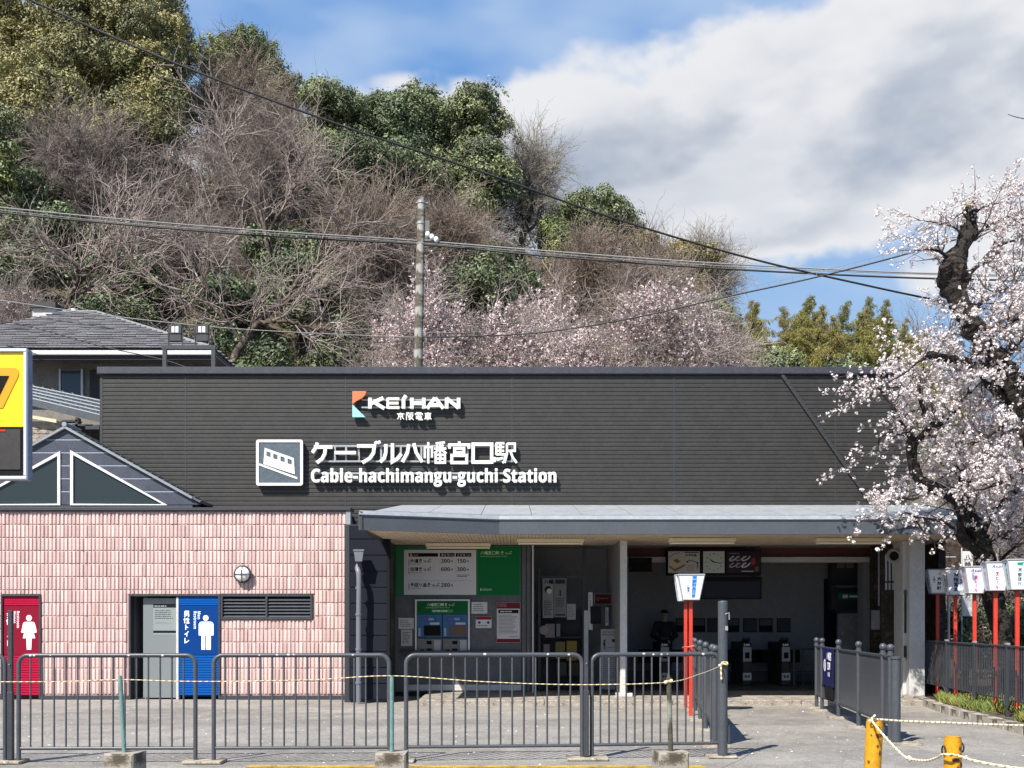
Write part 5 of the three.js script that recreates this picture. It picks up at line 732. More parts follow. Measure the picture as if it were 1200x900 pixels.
{
  panelFence('grey panel fence with ball topped posts behind the tall round post', [3.24, -0.1233, 19], [19, 18.4, 16.9, 15.4, 13.9, 13.4]);
  const f = panelFence('grey panel fence with ball topped posts and blue sign, right of the open hall', [5.51, -0.1074, 19.3], [19.3, 18.75, 17.3, 15.8, 14.3, 13.9]);
  const e = f.p(13.62), rp = thing('round_post', 'thick round grey post at the near end of the fence with blue sign', 'post', null, e); part('tube', [rod(V(0, 0, 0), V(0, 1.1, 0), 0.06, 14)], M.steel, rp); part('cap', [rod(V(0, 1.1, 0), V(0, 1.13, 0), 0.072, 14), bx(0.1, 0.03, 0.05, 0.06, 1.1, 0.02)], M.steel, rp); tag(part('base_pad', [bx(0.55, 0.05, 0.22, e.x + 0.04, 0.01, e.z - 0.02, 0.008)], M.pad), 'pale concrete pad under the thick post of the fence with blue sign', 'concrete pad');
  // blue sign hung on the fence
  const a = f.p(18.5), b = f.p(17.55), d = b.clone().sub(a), s = thing('blue_sign', 'dark blue sign with white characters hung on the grey panel fence', 'sign', null, V((a.x + b.x) / 2 - 0.035, 0, (a.z + b.z) / 2), Math.atan2(d.x, d.z) - Math.PI / 2), w = 0.92;
  part('panel', [bx(w, 0.64, 0.012, 0, 0.8, 0)], mat(0.01, 0.014, 0.075, 0.5), s);
  part('print', sheet(w - 0.02, 0.62, 0, 0.8, 0.009), printMat(canvasTex(300, 200, (g, W, H) => { g.fillStyle = '#191b4d'; g.fillRect(0, 0, W, H); g.fillStyle = '#e4e6ee'; g.beginPath(); g.arc(70, 92, 34, 0, 7); g.fill(); g.fillStyle = '#191b4d'; g.fillRect(62, 70, 16, 44); drawText(g, '八幡宮', 128, 18, 42, 8, '#eceef5'); drawText(g, '口駅', 150, 72, 40, 8, '#eceef5'); drawText(g, '片道', 160, 124, 26, 5, '#dfe2ee'); g.fillRect(176, 162, 46, 14); })), s, true);
  part('lower_board', [bx(0.62, 0.2, 0.03, 0.1, 0.37, -0.004)], M.black, s); part('hook', [bx(0.03, 0.06, 0.05, -0.4, 0.47, 0)], M.black, s);
}
// dark slatted fence along the planting strip, slats one by one
{
  const t = thing('slat_fence', 'dark slatted fence in front of the lanterns on the planting strip', 'fence'), A = V(8.17, 0.1, -21.2), B = V(7.36, 0.1, -13.2), d = B.clone().sub(A), L = d.length(), u = d.clone().normalize(), k = (s, y) => V(A.x + u.x * s, y, A.z + u.z * s), turn = Math.atan2(u.x, u.z);
  const sg = bx(0.014, 0.8, 0.02, 0, 0, 0); boxUV(sg);
  for (let i = 0; i <= 5; i++) { const s = i * L / 5.2, q = k(s, 0); const g = bx(0.05, 1.16, 0.05, 0, 0.64, 0, 0.004); g.rotateY(turn); g.translate(q.x, 0, q.z); part('post', [g], M.steelDark, t); part('cap', [bx(0.06, 0.03, 0.06, q.x, 1.225, q.z)], M.galv, t); }
  for (let i = 0; i < 5; i++) {
    const a = i * L / 5.2 + 0.03, b = (i + 1) * L / 5.2 - 0.03, lo = 0.34;
    part('rail', [rod(k(a, 1.185), k(b, 1.185), 0.02, 6), rod(k(a + 0.16, lo + 0.02), k(b - 0.16, lo + 0.02), 0.014, 6), rod(k(a, 0.22), k(a + 0.16, lo + 0.02), 0.014, 6), rod(k(b - 0.16, lo + 0.02), k(b, 0.22), 0.014, 6)], M.steelDark, t);
    for (let s = a + 0.035; s < b; s += 0.085) { const m = new THREE.Mesh(sg, M.steelDark), q = k(s, 0.775); m.position.copy(q); m.rotation.y = turn; m.name = 'slat'; t.add(m); }
  }
}
// festival lanterns on red poles
function lantern(label, px, D, topPy, draw, o = {}) {
  const x = X(px, D), base = o.base ?? 0.09, t = thing('pole_lantern', label, 'lantern', null, V(x, base, -D), o.turn ?? 0), H = Y(topPy, D) - base, s = F / D, lh = o.lh ?? 0.47, w1 = o.w1 ?? 0.215, w0 = o.w0 ?? 0.135, y0 = H - lh;
  part('pole', [bx(0.062, y0, 0.062, 0, y0 / 2, 0, 0.005)], M.lampRed, t);
  part('seat', [bx(w0 * 1.7, 0.02, w0 * 1.7, 0, y0 - 0.002, 0)], mat(0.2, 0.02, 0.015, 0.6), t);
  const P = (y, w) => [V(-w, y, w), V(w, y, w), V(w, y, -w), V(-w, y, -w)], lo = P(y0 + 0.01, w0), hi = P(H, w1);
  const tex = canvasTex(220, 320, draw), pm = printMat(tex, 0.6);
  for (let i = 0; i < 4; i++) {
    const a = lo[i], b = lo[(i + 1) % 4], c = hi[(i + 1) % 4], e = hi[i];
    const g = quad(a, b, c, e, 6), cx = (a.x + b.x) / 2, cz = (a.z + b.z) / 2; // uv from the panel's own height and width
    const p = g.attributes.position, uv = g.attributes.uv, ax = b.clone().sub(a).normalize(); for (let j = 0; j < p.count; j++) { const v = (p.getY(j) - a.y) / (e.y - a.y), hw = lerp(w0, w1, v), un = ((p.getX(j) - cx) * ax.x + (p.getZ(j) - cz) * ax.z) / (2 * hw) + 0.5; uv.setXY(j, un, v); }
    part('panel', g, pm, t, true);
  }
  part('top_panel', [quad(...P(H - 0.012, w1 - 0.004))], M.paper, t);
  for (let i = 0; i < 4; i++) part('frame_bar', [rod(lo[i], hi[i], 0.011, 5), rod(hi[i], hi[(i + 1) % 4], 0.012, 5), rod(lo[i], lo[(i + 1) % 4], 0.013, 5)], M.lampFrame, t);
  return t;
}
{
  const bg = (g, w, h, c) => { g.fillStyle = c; g.fillRect(0, 0, w, h); };
  lantern('white lantern with black brush characters, nearest the station column', 1098.5, 20.95, 668, (g, w, h) => { bg(g, w, h, '#e9eef3'); drawText(g, '太井軒', 84, 96, 56, 9, '#22303e', true); drawText(g, '八幡口', 40, 90, 26, 4, '#5a6a7a', true); drawText(g, 'お', 100, 40, 30, 5, '#9a5a78'); }, { turn: -0.2 });
  lantern('white lantern with two columns of dark blue characters, second from the station column', 1119.5, 19.8, 667.5, (g, w, h) => { bg(g, w, h, '#e2e8f0'); drawText(g, '京阪電車', 70, 46, 54, 10, '#2a3a6c', true); drawText(g, '八幡宮口', 140, 80, 34, 6, '#45558a', true); }, { turn: -0.2, lh: 0.48 });
  lantern('pinkish white lantern with blue and red lettering, third from the column', 1142, 18.75, 664.5, (g, w, h) => { bg(g, w, h, '#dcd9ea'); g.fillStyle = '#3a3f92'; g.font = 'italic bold 50px sans-serif'; g.fillText('Asahi', 50, 66, 140); drawText(g, '生ビ|ル', 84, 106, 46, 8, '#a8346a', true); }, { turn: -0.2, w1: 0.2, w0: 0.125 });
  lantern('white lantern with blue and magenta lettering, fourth from the column', 1166.5, 17.7, 659.5, (g, w, h) => { bg(g, w, h, '#e6e6f3'); g.fillStyle = '#2f3f9a'; g.font = 'italic bold 50px sans-serif'; g.fillText('Asahi', 50, 66, 140); drawText(g, '生ビ|ル', 84, 106, 46, 8, '#a02a60', true); }, { turn: -0.2, w1: 0.188, w0: 0.12 });
  lantern('white lantern with green mark and grey characters at the right edge', 1192, 16.75, 656.5, (g, w, h) => { bg(g, w, h, '#dfeaf2'); g.fillStyle = '#2a8f6c'; g.beginPath(); g.moveTo(84, 30); g.lineTo(150, 26); g.lineTo(136, 66); g.lineTo(90, 62); g.fill(); drawText(g, '京都銀行', 92, 90, 44, 7, '#3a4a58', true); }, { turn: -0.22, w1: 0.18, w0: 0.115 });
  lantern('rear one of two white lanterns close together before the hall', 803.5, 19.4, 674.5, (g, w, h) => { bg(g, w, h, '#e8edf6'); drawText(g, '京阪電車', 84, 60, 44, 7, '#3a62b0', true); drawText(g, '八幡', 40, 120, 26, 4, '#3a4a70', true); }, { base: 0, w1: 0.2, turn: -0.12 });
  lantern('front one of two white lanterns close together, bold blue characters', 809.5, 17.8, 674, (g, w, h) => { bg(g, w, h, '#e8eff8'); g.fillStyle = '#8fb4e4'; g.fillRect(118, 20, 44, 280); drawText(g, '京都軒品行駅', 118, 18, 42, 8, '#2a6cc0', true); drawText(g, '八幡宮口', 66, 130, 26, 5, '#33405c', true); }, { base: 0, turn: -0.12, lh: 0.42 });
  const tie = tag(part('wire_tie', [tube(curve([at(800, 759, 18.9), at(803, 758, 18.6), at(808, 758, 17.7), at(813, 757, 17.7)], 12), 0.012, 6)], mat(0.6, 0.18, 0.12, 0.6)), 'red tie holding the two lantern poles together', 'tie');
}
// yellow sign box at the left edge
{
  const D = 8, k = D / 14, t = thing('box_sign', 'yellow box sign with black and orange emblem above a dark display, left edge', 'sign'), x0 = X(32, D) - 1.5 * k, x1 = X(32, D), y0 = Y(562, D), y1 = Y(408.5, D), z = -D, f = 0.045 * k;
  part('body', [span(x0, x1, y0, y1, z - 0.095, z - 0.02, 0.008)], mat(0.2, 0.25, 0.36, 0.45, { map: TX.grain }), t);
  part('frame', [span(x0, x1, y1 - f, y1, z - 0.019, z + 0.012, 0.005), span(x0, x1, y0, y0 + f, z - 0.019, z + 0.012, 0.005), span(x1 - f, x1, y0 + f + 0.001, y1 - f - 0.001, z - 0.019, z + 0.012, 0.005), span(x0, x0 + f, y0 + f + 0.001, y1 - f - 0.001, z - 0.019, z + 0.012, 0.005)], mat(0.5, 0.54, 0.62, 0.4), t);
  const P = (px, py) => [X(px, D), Y(py, D)];
  part('panel', [span(x0 + f, x1 - f - 0.002, Y(500, D), y1 - f - 0.002, z - 0.018, z - 0.006)], M.signYellow, t);
  part('emblem', plate([P(-60, 431), P(18, 431), P(21, 433.5), P(22, 437), P(21, 441), P(3, 478), P(-60, 600 - 122)].reverse(), z - 0.001, 0.004), M.signOrange, t).userData.label = 'orange outline of emblem';
  part('emblem', plate([P(-60, 440.5), P(10.5, 440.5), P(2, 458), P(-8, 478), P(-60, 478)].reverse(), z + 0.004, 0.004), M.black, t).userData.label = 'black seven shaped emblem';
  part('display', [span(x0 + f, x1 - f - 0.002, y0 + f + 0.002, Y(500.5, D), z - 0.018, z - 0.004)], M.black, t);
  part('screen', [span(x0 + f + 0.02, X(24, D), y0 + f + 0.05, Y(503, D), z - 0.003, z + 0.003)], mat(0.032, 0.03, 0.032, 0.7, { map: TX.grain }), t);
  const dots = []; for (let i = 0; i < 14; i++) { const g = new THREE.CylinderGeometry(0.0075, 0.0075, 0.005, 8); g.rotateX(Math.PI / 2); g.translate(X(5.5 - i * 2.6, D), Y(504.6, D), z + 0.006); dots.push(g); } part('led_dot', dots, new THREE.MeshStandardMaterial({ color: 0x801008, emissive: 0xff2a10, emissiveIntensity: 0.7 }), t);
  part('pole', [rod(V(x0 + 0.3, 0, z - 0.05), V(x0 + 0.3, y0, z - 0.05), 0.045, 12)], M.galv, t);
}
// utility pole and wires
{
  const D = 30, t = thing('utility_pole', 'pale concrete utility pole behind the station front', 'utility pole', null, V(X(490, D), 0, -D));
  const dx = X(494, D) - X(490, D), top = Y(232, D);
  part('shaft', [tube([V(0, 0, 0), V(0, Y(425, D), 0), V(dx, top, 0)], [0.15, 0.13, 0.105], 14)], M.concretePole, t);
  for (const py of [237.5, 262, 394]) part('band', [rod(V(dx * (425 - py) / 193, Y(py, D) - 0.03, 0), V(dx * (425 - py) / 193, Y(py, D) + 0.03, 0), 0.125, 12)], M.galv, t); part('bolt', [rod(V(dx - 0.16, Y(238, D), 0.02), V(dx + 0.18, Y(238, D), 0.02), 0.018)], M.galv, t);
  part('bracket', [bx(0.12, 0.5, 0.08, dx + 0.17, Y(270, D), 0.05), bx(0.3, 0.07, 0.06, dx + 0.24, Y(282, D), 0.05)], mat(0.12, 0.13, 0.12, 0.7), t); part('insulator', [0, 1, 2].map(i => { const g = new THREE.SphereGeometry(0.07, 10, 8); g.scale(1, 1.3, 1); g.translate(dx + 0.18 + i * 0.12, Y(276 + i * 3, D), 0.08); return g; }), mat(0.75, 0.78, 0.78, 0.3), t);
  const w = (label, pts, r, m = M.wire, n = 80) => tag(part('wire', [tube(curve(pts, n), r, 6)], m), label, 'wire');
  const bundle = (dy, r, l, m) => w(l, [at(-60, 236 + dy, 29), at(0, 243 + dy, 29.2), at(160, 258.5 + dy, 29.5), at(320, 271 + dy, 29.8), at(490, 282 + dy * 0.7, 30), at(640, 294 + dy, 29.5), at(800, 306 + dy, 29), at(950, 314.5 + dy, 28.5), at(1080, 320 + dy, 28), at(1260, 324 + dy, 27.5)], r, m);
  bundle(0, 0.02, 'upper cable of the pair crossing the whole picture past the pole', M.wireGrey); bundle(6, 0.026, 'lower cable of the pair crossing the whole picture past the pole', M.wire);
  w('thin support wire between the two cables past the pole', [at(-60, 239.5, 28.9), at(160, 262.5, 29.4), at(490, 284.5, 29.9), at(800, 309, 28.9), at(1080, 321.5, 27.9), at(1260, 326, 27.4)], 0.01, M.wireGrey);
  w('dark cable falling from the top left corner to the right', [at(-60, -45, 23.4), at(40, 2, 23.8), at(200, 72, 24.4), at(400, 147, 25.2), at(560, 200, 26), at(720, 256, 26.8), at(880, 303, 27.4), at(1000, 331, 28), at(1110, 354, 28.5), at(1260, 378, 29)], 0.028);
  const c = curve([at(492, 395, 30), at(560, 394, 28.5), at(640, 389, 27.6), at(740, 373, 26.6), at(860, 346, 25.6), at(960, 324, 24.8), at(1075, 294, 24), at(1250, 240, 23.4)], 200), sp = thing('spiral_wire', 'cable with spiral hangers rising to the right toward the pollarded cherry', 'wire'); part('cable', [tube(c, 0.019, 6)], M.wire, sp); part('messenger', [tube(c.map(p => V(p.x, p.y + 0.12, p.z)), 0.005, 5)], M.wireGrey, sp); part('hanger', c.filter((p, i) => i % 4 === 2 && i < 170).map(p => rod(p, V(p.x, p.y + 0.12, p.z), 0.006, 4)), M.wireGrey, sp);
  w('pale wire from the left edge to the lower pole', [at(-60, 345, 29), at(0, 352, 29), at(120, 369, 29.3), at(260, 384, 29.6), at(400, 392, 29.9), at(490, 395.5, 30)], 0.014, M.wireGrey); w('thin dark wire just below the pale wire at left', [at(-60, 353, 28.6), at(60, 374, 28.8), at(250, 398, 29.3), at(420, 402, 29.8), at(490, 399, 30)], 0.008);
  w('thin dark wire sloping over the grey house roof', [at(-60, 362, 26.5), at(40, 384, 26.4), at(120, 406, 26), at(200, 424, 25.5), at(240, 440, 25)], 0.012);
}
// fallen petals on the asphalt
{
  const r = rng32(63), g = new THREE.CircleGeometry(0.011, 5); g.rotateX(-Math.PI / 2); g.scale(1, 1, 0.7); const n = 650, m = new THREE.InstancedMesh(g, mat(0.75, 0.7, 0.68, 0.8), n), o = new THREE.Object3D();
  for (let i = 0; i < n; i++) { const D = 10.5 + r() * 9, x = X(-20 + 1240 * r(), D); o.position.set(x, 0.006 + 0.003 * r(), -D); o.rotation.set((r() - 0.5) * 0.6, r() * 6, (r() - 0.5) * 0.6); o.scale.setScalar(0.6 + r() * 1.1); o.updateMatrix(); m.setMatrixAt(i, o.matrix); }
  m.name = 'fallen_petals'; tag(m, 'pale fallen cherry petals scattered over the asphalt', 'petals', null, 'stuff'); scene.add(m);
}
// ---------- houses behind on the left ----------
{
  const h = thing('house', 'house with grey shingled hip roof behind the station, upper left', 'house');
  const De = 27, Dr = 31.5, yE = Y(411, De), yR = Y(367, Dr), xR = X(251, De), xL = -15.3, rA = X(74, Dr), rB = X(112, Dr);
  part('wall', [span(xL + 0.8, xR - 0.8, 0, yE - 0.02, -35, -De - 0.8)], M.houseWall, h);
  part('eaves', [slab(V(xL, yE - 0.06, -De), V(xR, yE - 0.06, -De), V(xR, yE - 0.06, -36), V(xL, yE - 0.06, -36), 0.05)], M.houseWall, h);
  part('gutter', [span(xL, xR, yE - 0.12, yE - 0.01, -De - 0.05, -De + 0.08, 0.01)], M.gutter, h);
  part('fascia', [span(xL, xR, yE - 0.24, yE - 0.121, -De - 0.08, -De, 0.01)], M.dark, h);
  const a = V(xL, yE, -De + 0.05), b = V(xR, yE, -De + 0.05), c = V(rB, yR, -Dr), d = V(rA, yR, -Dr), bb = V(xR, yE, -36), la = V(xL, yE, -36);
  const base = part('roof', [slab(a, b, c, d, 0.03), slab(b, bb, c, c.clone().add(V(0.01, 0, 0)), 0.03), slab(la, a, d, d.clone().add(V(-0.01, 0, 0)), 0.03)], M.shingle, h);
  // shingles in courses
  const r = rng32(51), L = [], g = bx(1, 0.025, 1); boxUV(g);
  const faceRows = (A, B, C, Dd, rows) => { const up = Dd.clone().sub(A).lerp(C.clone().sub(B), 0.5), nrm = V().crossVectors(B.clone().sub(A), up).normalize(), ax = B.clone().sub(A).normalize(), sl = V().crossVectors(nrm, ax); for (let j = 0; j < rows; j++) { const v = (j + 0.5) / rows, p0 = A.clone().lerp(Dd, v), p1 = B.clone().lerp(C, v), w = p0.distanceTo(p1), hgt = up.dot(sl) / rows; let s = -(j % 2) * 0.16 - r() * 0.1; while (s < w - 0.05) { const e = Math.min(w, s + 0.3 + 0.05 * r()), s0 = Math.max(0, s); if (e - s0 > 0.04) L.push([p0.clone().addScaledVector(ax, (s0 + e) / 2).addScaledVector(nrm, 0.028 + 0.01 * r()), e - s0 - 0.008, hgt * 1.12, ax, nrm, sl]); s = e; } } };
  faceRows(a, b, c, d, 22); faceRows(b, bb, c, c, 22);
  const m = new THREE.InstancedMesh(g, M.shingle, L.length), o = new THREE.Object3D(), q = new THREE.Matrix4(), cc = new THREE.Color();
  L.forEach(([p, w, hh, ax, n, sl], i) => { const tilt = n.clone().addScaledVector(sl, -0.09).normalize(), s2 = V().crossVectors(ax, tilt).negate(); q.makeBasis(ax, tilt, s2); o.position.copy(p); o.quaternion.setFromRotationMatrix(q); o.scale.set(w, 1, hh); o.updateMatrix(); m.setMatrixAt(i, o.matrix); const k = 0.72 + 0.5 * r(); m.setColorAt(i, cc.setRGB(k, k, k * 1.02)); });
  m.name = 'shingle'; m.userData.kind = 'stuff'; base.add(m);
  part('ridge_cap', [rod(d, c, 0.09, 8), rod(c.clone().add(V(0, 0.03, 0)), b.clone().add(V(0, 0.05, 0)), 0.06, 6)], M.shingle, h);
  const ch = part('chimney', [span(X(38, 32), X(65, 32), Y(384, 32), Y(361, 32), -32.6, -32)], mat(0.62, 0.61, 0.58, 0.7, { map: TX.grain }), h); part('cap', [span(X(36.5, 32), X(66.5, 32), Y(361, 32), Y(355, 32), -32.7, -31.9)], M.dark, ch);
  part('roof_vent', [rod(V(X(87, Dr), yR, -Dr), V(X(87, Dr), yR + 0.12, -Dr), 0.1)], M.gutter, h);
  const WD = 27.79, f = part('window', [span(X(69, WD), X(98, WD), Y(464, WD), Y(432, WD), -WD - 0.02, -WD + 0.04)], M.houseWall, h); part('pane', [span(X(72.5, WD), X(96, WD), Y(462, WD), Y(435, WD), -WD + 0.041, -WD + 0.05)], mat(0.06, 0.065, 0.08, 0.1), f); part('frame', [span(X(70.5, WD), X(72.4, WD), Y(464, WD), Y(433, WD), -WD + 0.041, -WD + 0.08), span(X(96.1, WD), X(98.5, WD), Y(464, WD), Y(433, WD), -WD + 0.041, -WD + 0.08)], M.gutter, f);
  part('shutter', [span(X(106, WD), X(117, WD), Y(478, WD), Y(434, WD), -WD - 0.02, -WD + 0.05)], M.dark, h);
}
{ // lower metal roof and the timber wall under it
  const D = 24.6, t = thing('shed', 'shed with pale ribbed metal roof between the house and the gable', 'shed'), a = at(-40, 451, D), b = at(122, 490, D), c = at(122, 469, 26.4), d = at(-40, 436, 26.4);
  part('roof', [slab(a, b, c, d, 0.05)], M.metalRoof, t);
  for (let i = 0; i < 5; i++) { const u = i / 5, p = a.clone().lerp(d, u), q = b.clone().lerp(c, u); p.y += 0.05; q.y += 0.05; part('roof_rib', [rod(p, q, 0.022, 5)], M.lip, t); }
  for (let i = 0; i <= 14; i++) { const p = a.clone().lerp(b, i / 14), q = d.clone().lerp(c, Math.max(0, i / 14 - 0.16)); part('roof_rib', [rod(p.add(V(0, 0.02, 0.02)), q.add(V(0, 0.02, 0)), 0.018, 5)], M.metalRoof, t); }
  part('fascia', [slab(a.clone().add(V(0, -0.12, 0.05)), b.clone().add(V(0, -0.12, 0.05)), b.clone().add(V(0, 0.03, 0.05)), a.clone().add(V(0, 0.03, 0.05)), 0.04)], mat(0.09, 0.105, 0.125, 0.5, { map: TX.grain }), t);
  part('wall', [span(-14, X(122, 24.9), 0, 6.15, -26.2, -25.0)], M.wood, t);
  for (let i = 0; i < 6; i++) part('board', [span(X(-20, 24.7), X(72, 24.7), Y(521 - i * 5, 24.7), Y(516.6 - i * 5, 24.7), -24.98, -24.93 + 0.01 * (i % 2))], mat(0.5, 0.44, 0.35, 0.8, { map: TX.patch }), t);
  part('batten', [slab(at(30, 489, 24.3), at(66, 495.5, 24.3), at(66, 491.5, 24.3), at(30, 485.5, 24.3), 0.04)], mat(0.6, 0.5, 0.36, 0.7), t);
  part('bracket', [[72, 492, 92, 494], [84, 497, 108, 499], [100, 498, 116, 503], [88, 489, 91, 499]].map(([p, q, u, v]) => span(X(p, 24.5), X(u, 24.5), Y(v, 24.5), Y(q, 24.5), -24.7, -24.5)), M.steelDark, t);
}
{ // things behind the lanterns on the right
  const t = thing('timber_wall', 'weathered brown board wall behind the lanterns', 'wall'); const D = 27, q = rng32(12);
  for (let i = 0; i < 5; i++) part('board', [span(X(1096, D), X(1260, D), Y(665 - i * 6 - 5.6, D), Y(665 - i * 6, D), -D - 0.05, -D + 0.02 * q())], M.wood, t); for (const p of [1098, 1150, 1200, 1250]) part('post', [span(X(p, D), X(p + 3, D), 0, Y(632, D), -D - 0.15, -D - 0.06)], M.wood, t);
  const s = thing('dark_shed', 'dark navy hut just right of the station column', 'hut'); part('wall', [span(X(1083, 23.6), X(1106, 23.6), 0, Y(664, 23.6), -25.5, -23.6, 0.01)], M.navy, s); part('roof', [span(X(1080, 23.4), X(1112, 23.4), Y(664, 23.4), Y(661, 23.4), -25.8, -23.3)], M.steelDark, s); parts('rail', [rod(at(1084, 653.5, 23), at(1120, 653, 23), 0.02), rod(at(1084, 674, 23), at(1108, 674, 23), 0.02)], M.galv, s);
  const bn = thing('banner', 'tall white banner with black characters behind the lanterns', 'banner'), bD = 22.4; part('cloth', [span(X(1128, bD), X(1140, bD), Y(722, bD), Y(646, bD), -bD - 0.012, -bD)], M.paper, bn); part('print', sheet(X(1139, bD) - X(1129, bD), Y(647, bD) - Y(721, bD), X(1134, bD), (Y(647, bD) + Y(721, bD)) / 2, -bD + 0.004), printMat(canvasTex(64, 440, (g, w, h) => { g.fillStyle = '#d9d9d5'; g.fillRect(0, 0, w, h); drawText(g, '八幡太京都男', 10, 14, 46, 6, '#3a3a3a', true); })), bn, true); part('pole', [rod(V(X(1127, bD), 0, -bD), V(X(1127, bD), Y(642, bD), -bD), 0.014)], M.white, bn);
  const wp = thing('white_pole', 'short white pole behind the second lantern', 'pole'); part('shaft', [rod(V(X(1111.5, 21.6), 0.09, -21.6), V(X(1111.5, 21.6), Y(684, 21.6), -21.6), 0.03)], M.white, wp);
}
// ---------- trees ----------
const up0 = V(0, 1, 0);
function skeleton(r, o) {   // paths and tips of a branching tree of height about 1
  const paths = [], tips = [], nodes = [];
  const go = (p, d, len, rad, lv) => {
    const n = lv === 0 ? 5 : lv < 3 ? 4 : 3, pts = [p.clone()], rs = [rad]; let q = p.clone(), dd = d.clone(); const end = rad * (lv === o.levels ? 0.3 : 0.62);
    for (let i = 1; i <= n; i++) {
      dd.add(V(r() - 0.5, (r() - 0.5) * 0.6, r() - 0.5).multiplyScalar(o.wiggle)); dd.y += o.lift * (lv ? 1 : 0.3); dd.normalize(); q = q.clone().addScaledVector(dd, len / n); pts.push(q); rs.push(lerp(rad, end, i / n)); nodes.push({ p: q, d: dd.clone(), lv });
      if (lv > 0 && lv < o.levels && i < n && r() < o.side) { const s = V(r() - 0.5, (r() - 0.35) * 0.8, r() - 0.5).normalize(); go(q, dd.clone().lerp(s, 0.62).normalize(), len * o.ratio * (0.5 + 0.4 * r()), rs[i] * 0.55, lv + 1); }
    }
    paths.push({ pts, rs, lv });
    if (lv === o.levels) { tips.push({ p: q, d: dd }); return; }
    const k = o.kids[Math.min(lv, o.kids.length - 1)], a0 = r() * 6.28, ax = V().crossVectors(dd, Math.abs(dd.y) > 0.9 ? V(1, 0, 0) : up0).normalize();
    for (let i = 0; i < k; i++) { const an = (lv === 0 ? o.open : o.spread) * (0.6 + 0.7 * r()), nd = dd.clone().applyAxisAngle(ax, an).applyAxisAngle(dd, a0 + i * 6.283 / k + (r() - 0.5) * 0.9); go(q, nd.normalize(), len * o.ratio * (0.75 + 0.5 * r()), end * (0.72 + 0.2 * r()), lv + 1); }
  };
  go(V(0, 0, 0), V((r() - 0.5) * 0.2, 1, (r() - 0.5) * 0.2).normalize(), o.trunk, o.r0, 0); return { paths, tips, nodes };
}
function fit(sk, H, W, pad) {   // scale so that tips reach height H - pad and width W
  let h = 0, w = 0; for (const t of sk.tips) { h = Math.max(h, t.p.y); w = Math.max(w, Math.abs(t.p.x), Math.abs(t.p.z)); }
  const sy = (H - pad) / h, sx = Math.max(0.1, (W / 2 - pad)) / w, done = new Set(), f = p => { if (!done.has(p)) { done.add(p); p.x *= sx; p.z *= sx; p.y *= sy; } };
  sk.paths.forEach(k => { k.pts.forEach(f); }); sk.nodes.forEach(n => { f(n.p); }); sk.tips.forEach(t => f(t.p)); return sk;
}
const woodGeo = (sk, maxLv, thick = 1) => sk.paths.filter(k => k.lv <= maxLv).map(k => tube(k.pts, k.rs.map(v => v * thick), k.lv === 0 ? 9 : k.lv < 2 ? 6 : k.lv < 4 ? 4 : 3, k.lv === 0));
// foliage units
function leafClump(seed, n, R, L, Wd, droop = 0) {
  const r = rng32(seed), pos = [], nor = [];
  for (let i = 0; i < n; i++) {
    const a = r() * 6.283, e = Math.acos(1 - 1.25 * r()), c = V(Math.sin(e) * Math.cos(a), Math.cos(e), Math.sin(e) * Math.sin(a)), p = c.clone().multiplyScalar(R * (0.25 + 0.75 * r())); p.y *= 0.75;
    const nn = c.clone().add(V(r() - 0.5, r() - 0.2, r() - 0.5).multiplyScalar(1.2)).normalize(), t = V().crossVectors(nn, V(r() - 0.5, r() - 0.5, r() - 0.5)).normalize(); if (droop) { t.y -= droop; t.normalize(); } const b = V().crossVectors(nn, t).normalize(), l = L * (0.7 + 0.6 * r()), w = Wd * (0.7 + 0.6 * r());
    const A = p.clone().addScaledVector(t, -l / 2), B = p.clone().addScaledVector(b, w / 2), C = p.clone().addScaledVector(t, l / 2).addScaledVector(nn, -l * 0.15), D = p.clone().addScaledVector(b, -w / 2);
    for (const v of [A, B, C, A, C, D]) pos.push(v.x, v.y, v.z);
  }
  const g = new THREE.BufferGeometry(); g.setAttribute('position', new THREE.Float32BufferAttribute(pos, 3)); g.computeVertexNormals(); return boxUV(g);
}
function spray(seed, len, n, r0) {   // a twig with side twigs, growing along +y
  const r = rng32(seed), gs = [], tw = (p, d, l, rad, lv) => { const pts = [p], rs = [rad]; let q = p; const k = lv ? 2 : 4; for (let i = 1; i <= k; i++) { d = d.clone().add(V(r() - 0.5, (r() - 0.5) * 0.5, r() - 0.5).multiplyScalar(0.95)).normalize(); q = q.clone().addScaledVector(d, l / k); pts.push(q); rs.push(rad * (1 - 0.75 * i / k)); if (lv < 2) for (let j = 0; j < (lv ? 1 : n); j++) tw(q, d.clone().add(V(r() - 0.5, r() - 0.4, r() - 0.5).multiplyScalar(1.7)).normalize(), l * (0.34 + 0.25 * r()), rad * 0.55, lv + 1); } gs.push(tube(pts, rs, 3, false)); };
  tw(V(0, 0, 0), V(0, 1, 0), len, r0, 0); return boxUV(join(gs));
}
function scatter(name, list, geo, material, parent, color) {   // list of {p, d, s, w}
  const m = new THREE.InstancedMesh(geo, material, list.length), o = new THREE.Object3D(), q = new THREE.Quaternion(), c = new THREE.Color();
  list.forEach((k, i) => { o.position.copy(k.p); o.quaternion.setFromUnitVectors(up0, k.d); q.setFromAxisAngle(up0, k.w); o.quaternion.multiply(q); o.scale.setScalar(k.s); o.updateMatrix(); m.setMatrixAt(i, o.matrix); if (color) { const v = color(k); m.setColorAt(i, c.setRGB(v[0], v[1], v[2])); } });
  m.name = name; m.userData.kind = 'stuff'; parent.add(m); return m;
}
const CL = [leafClump(1, 36, 0.42, 0.14, 0.07), leafClump(2, 34, 0.4, 0.17, 0.08), leafClump(3, 30, 0.5, 0.15, 0.075)], leafM = mat(1, 1, 1, 0.55), twigM = mat(1, 1, 1, 0.9);
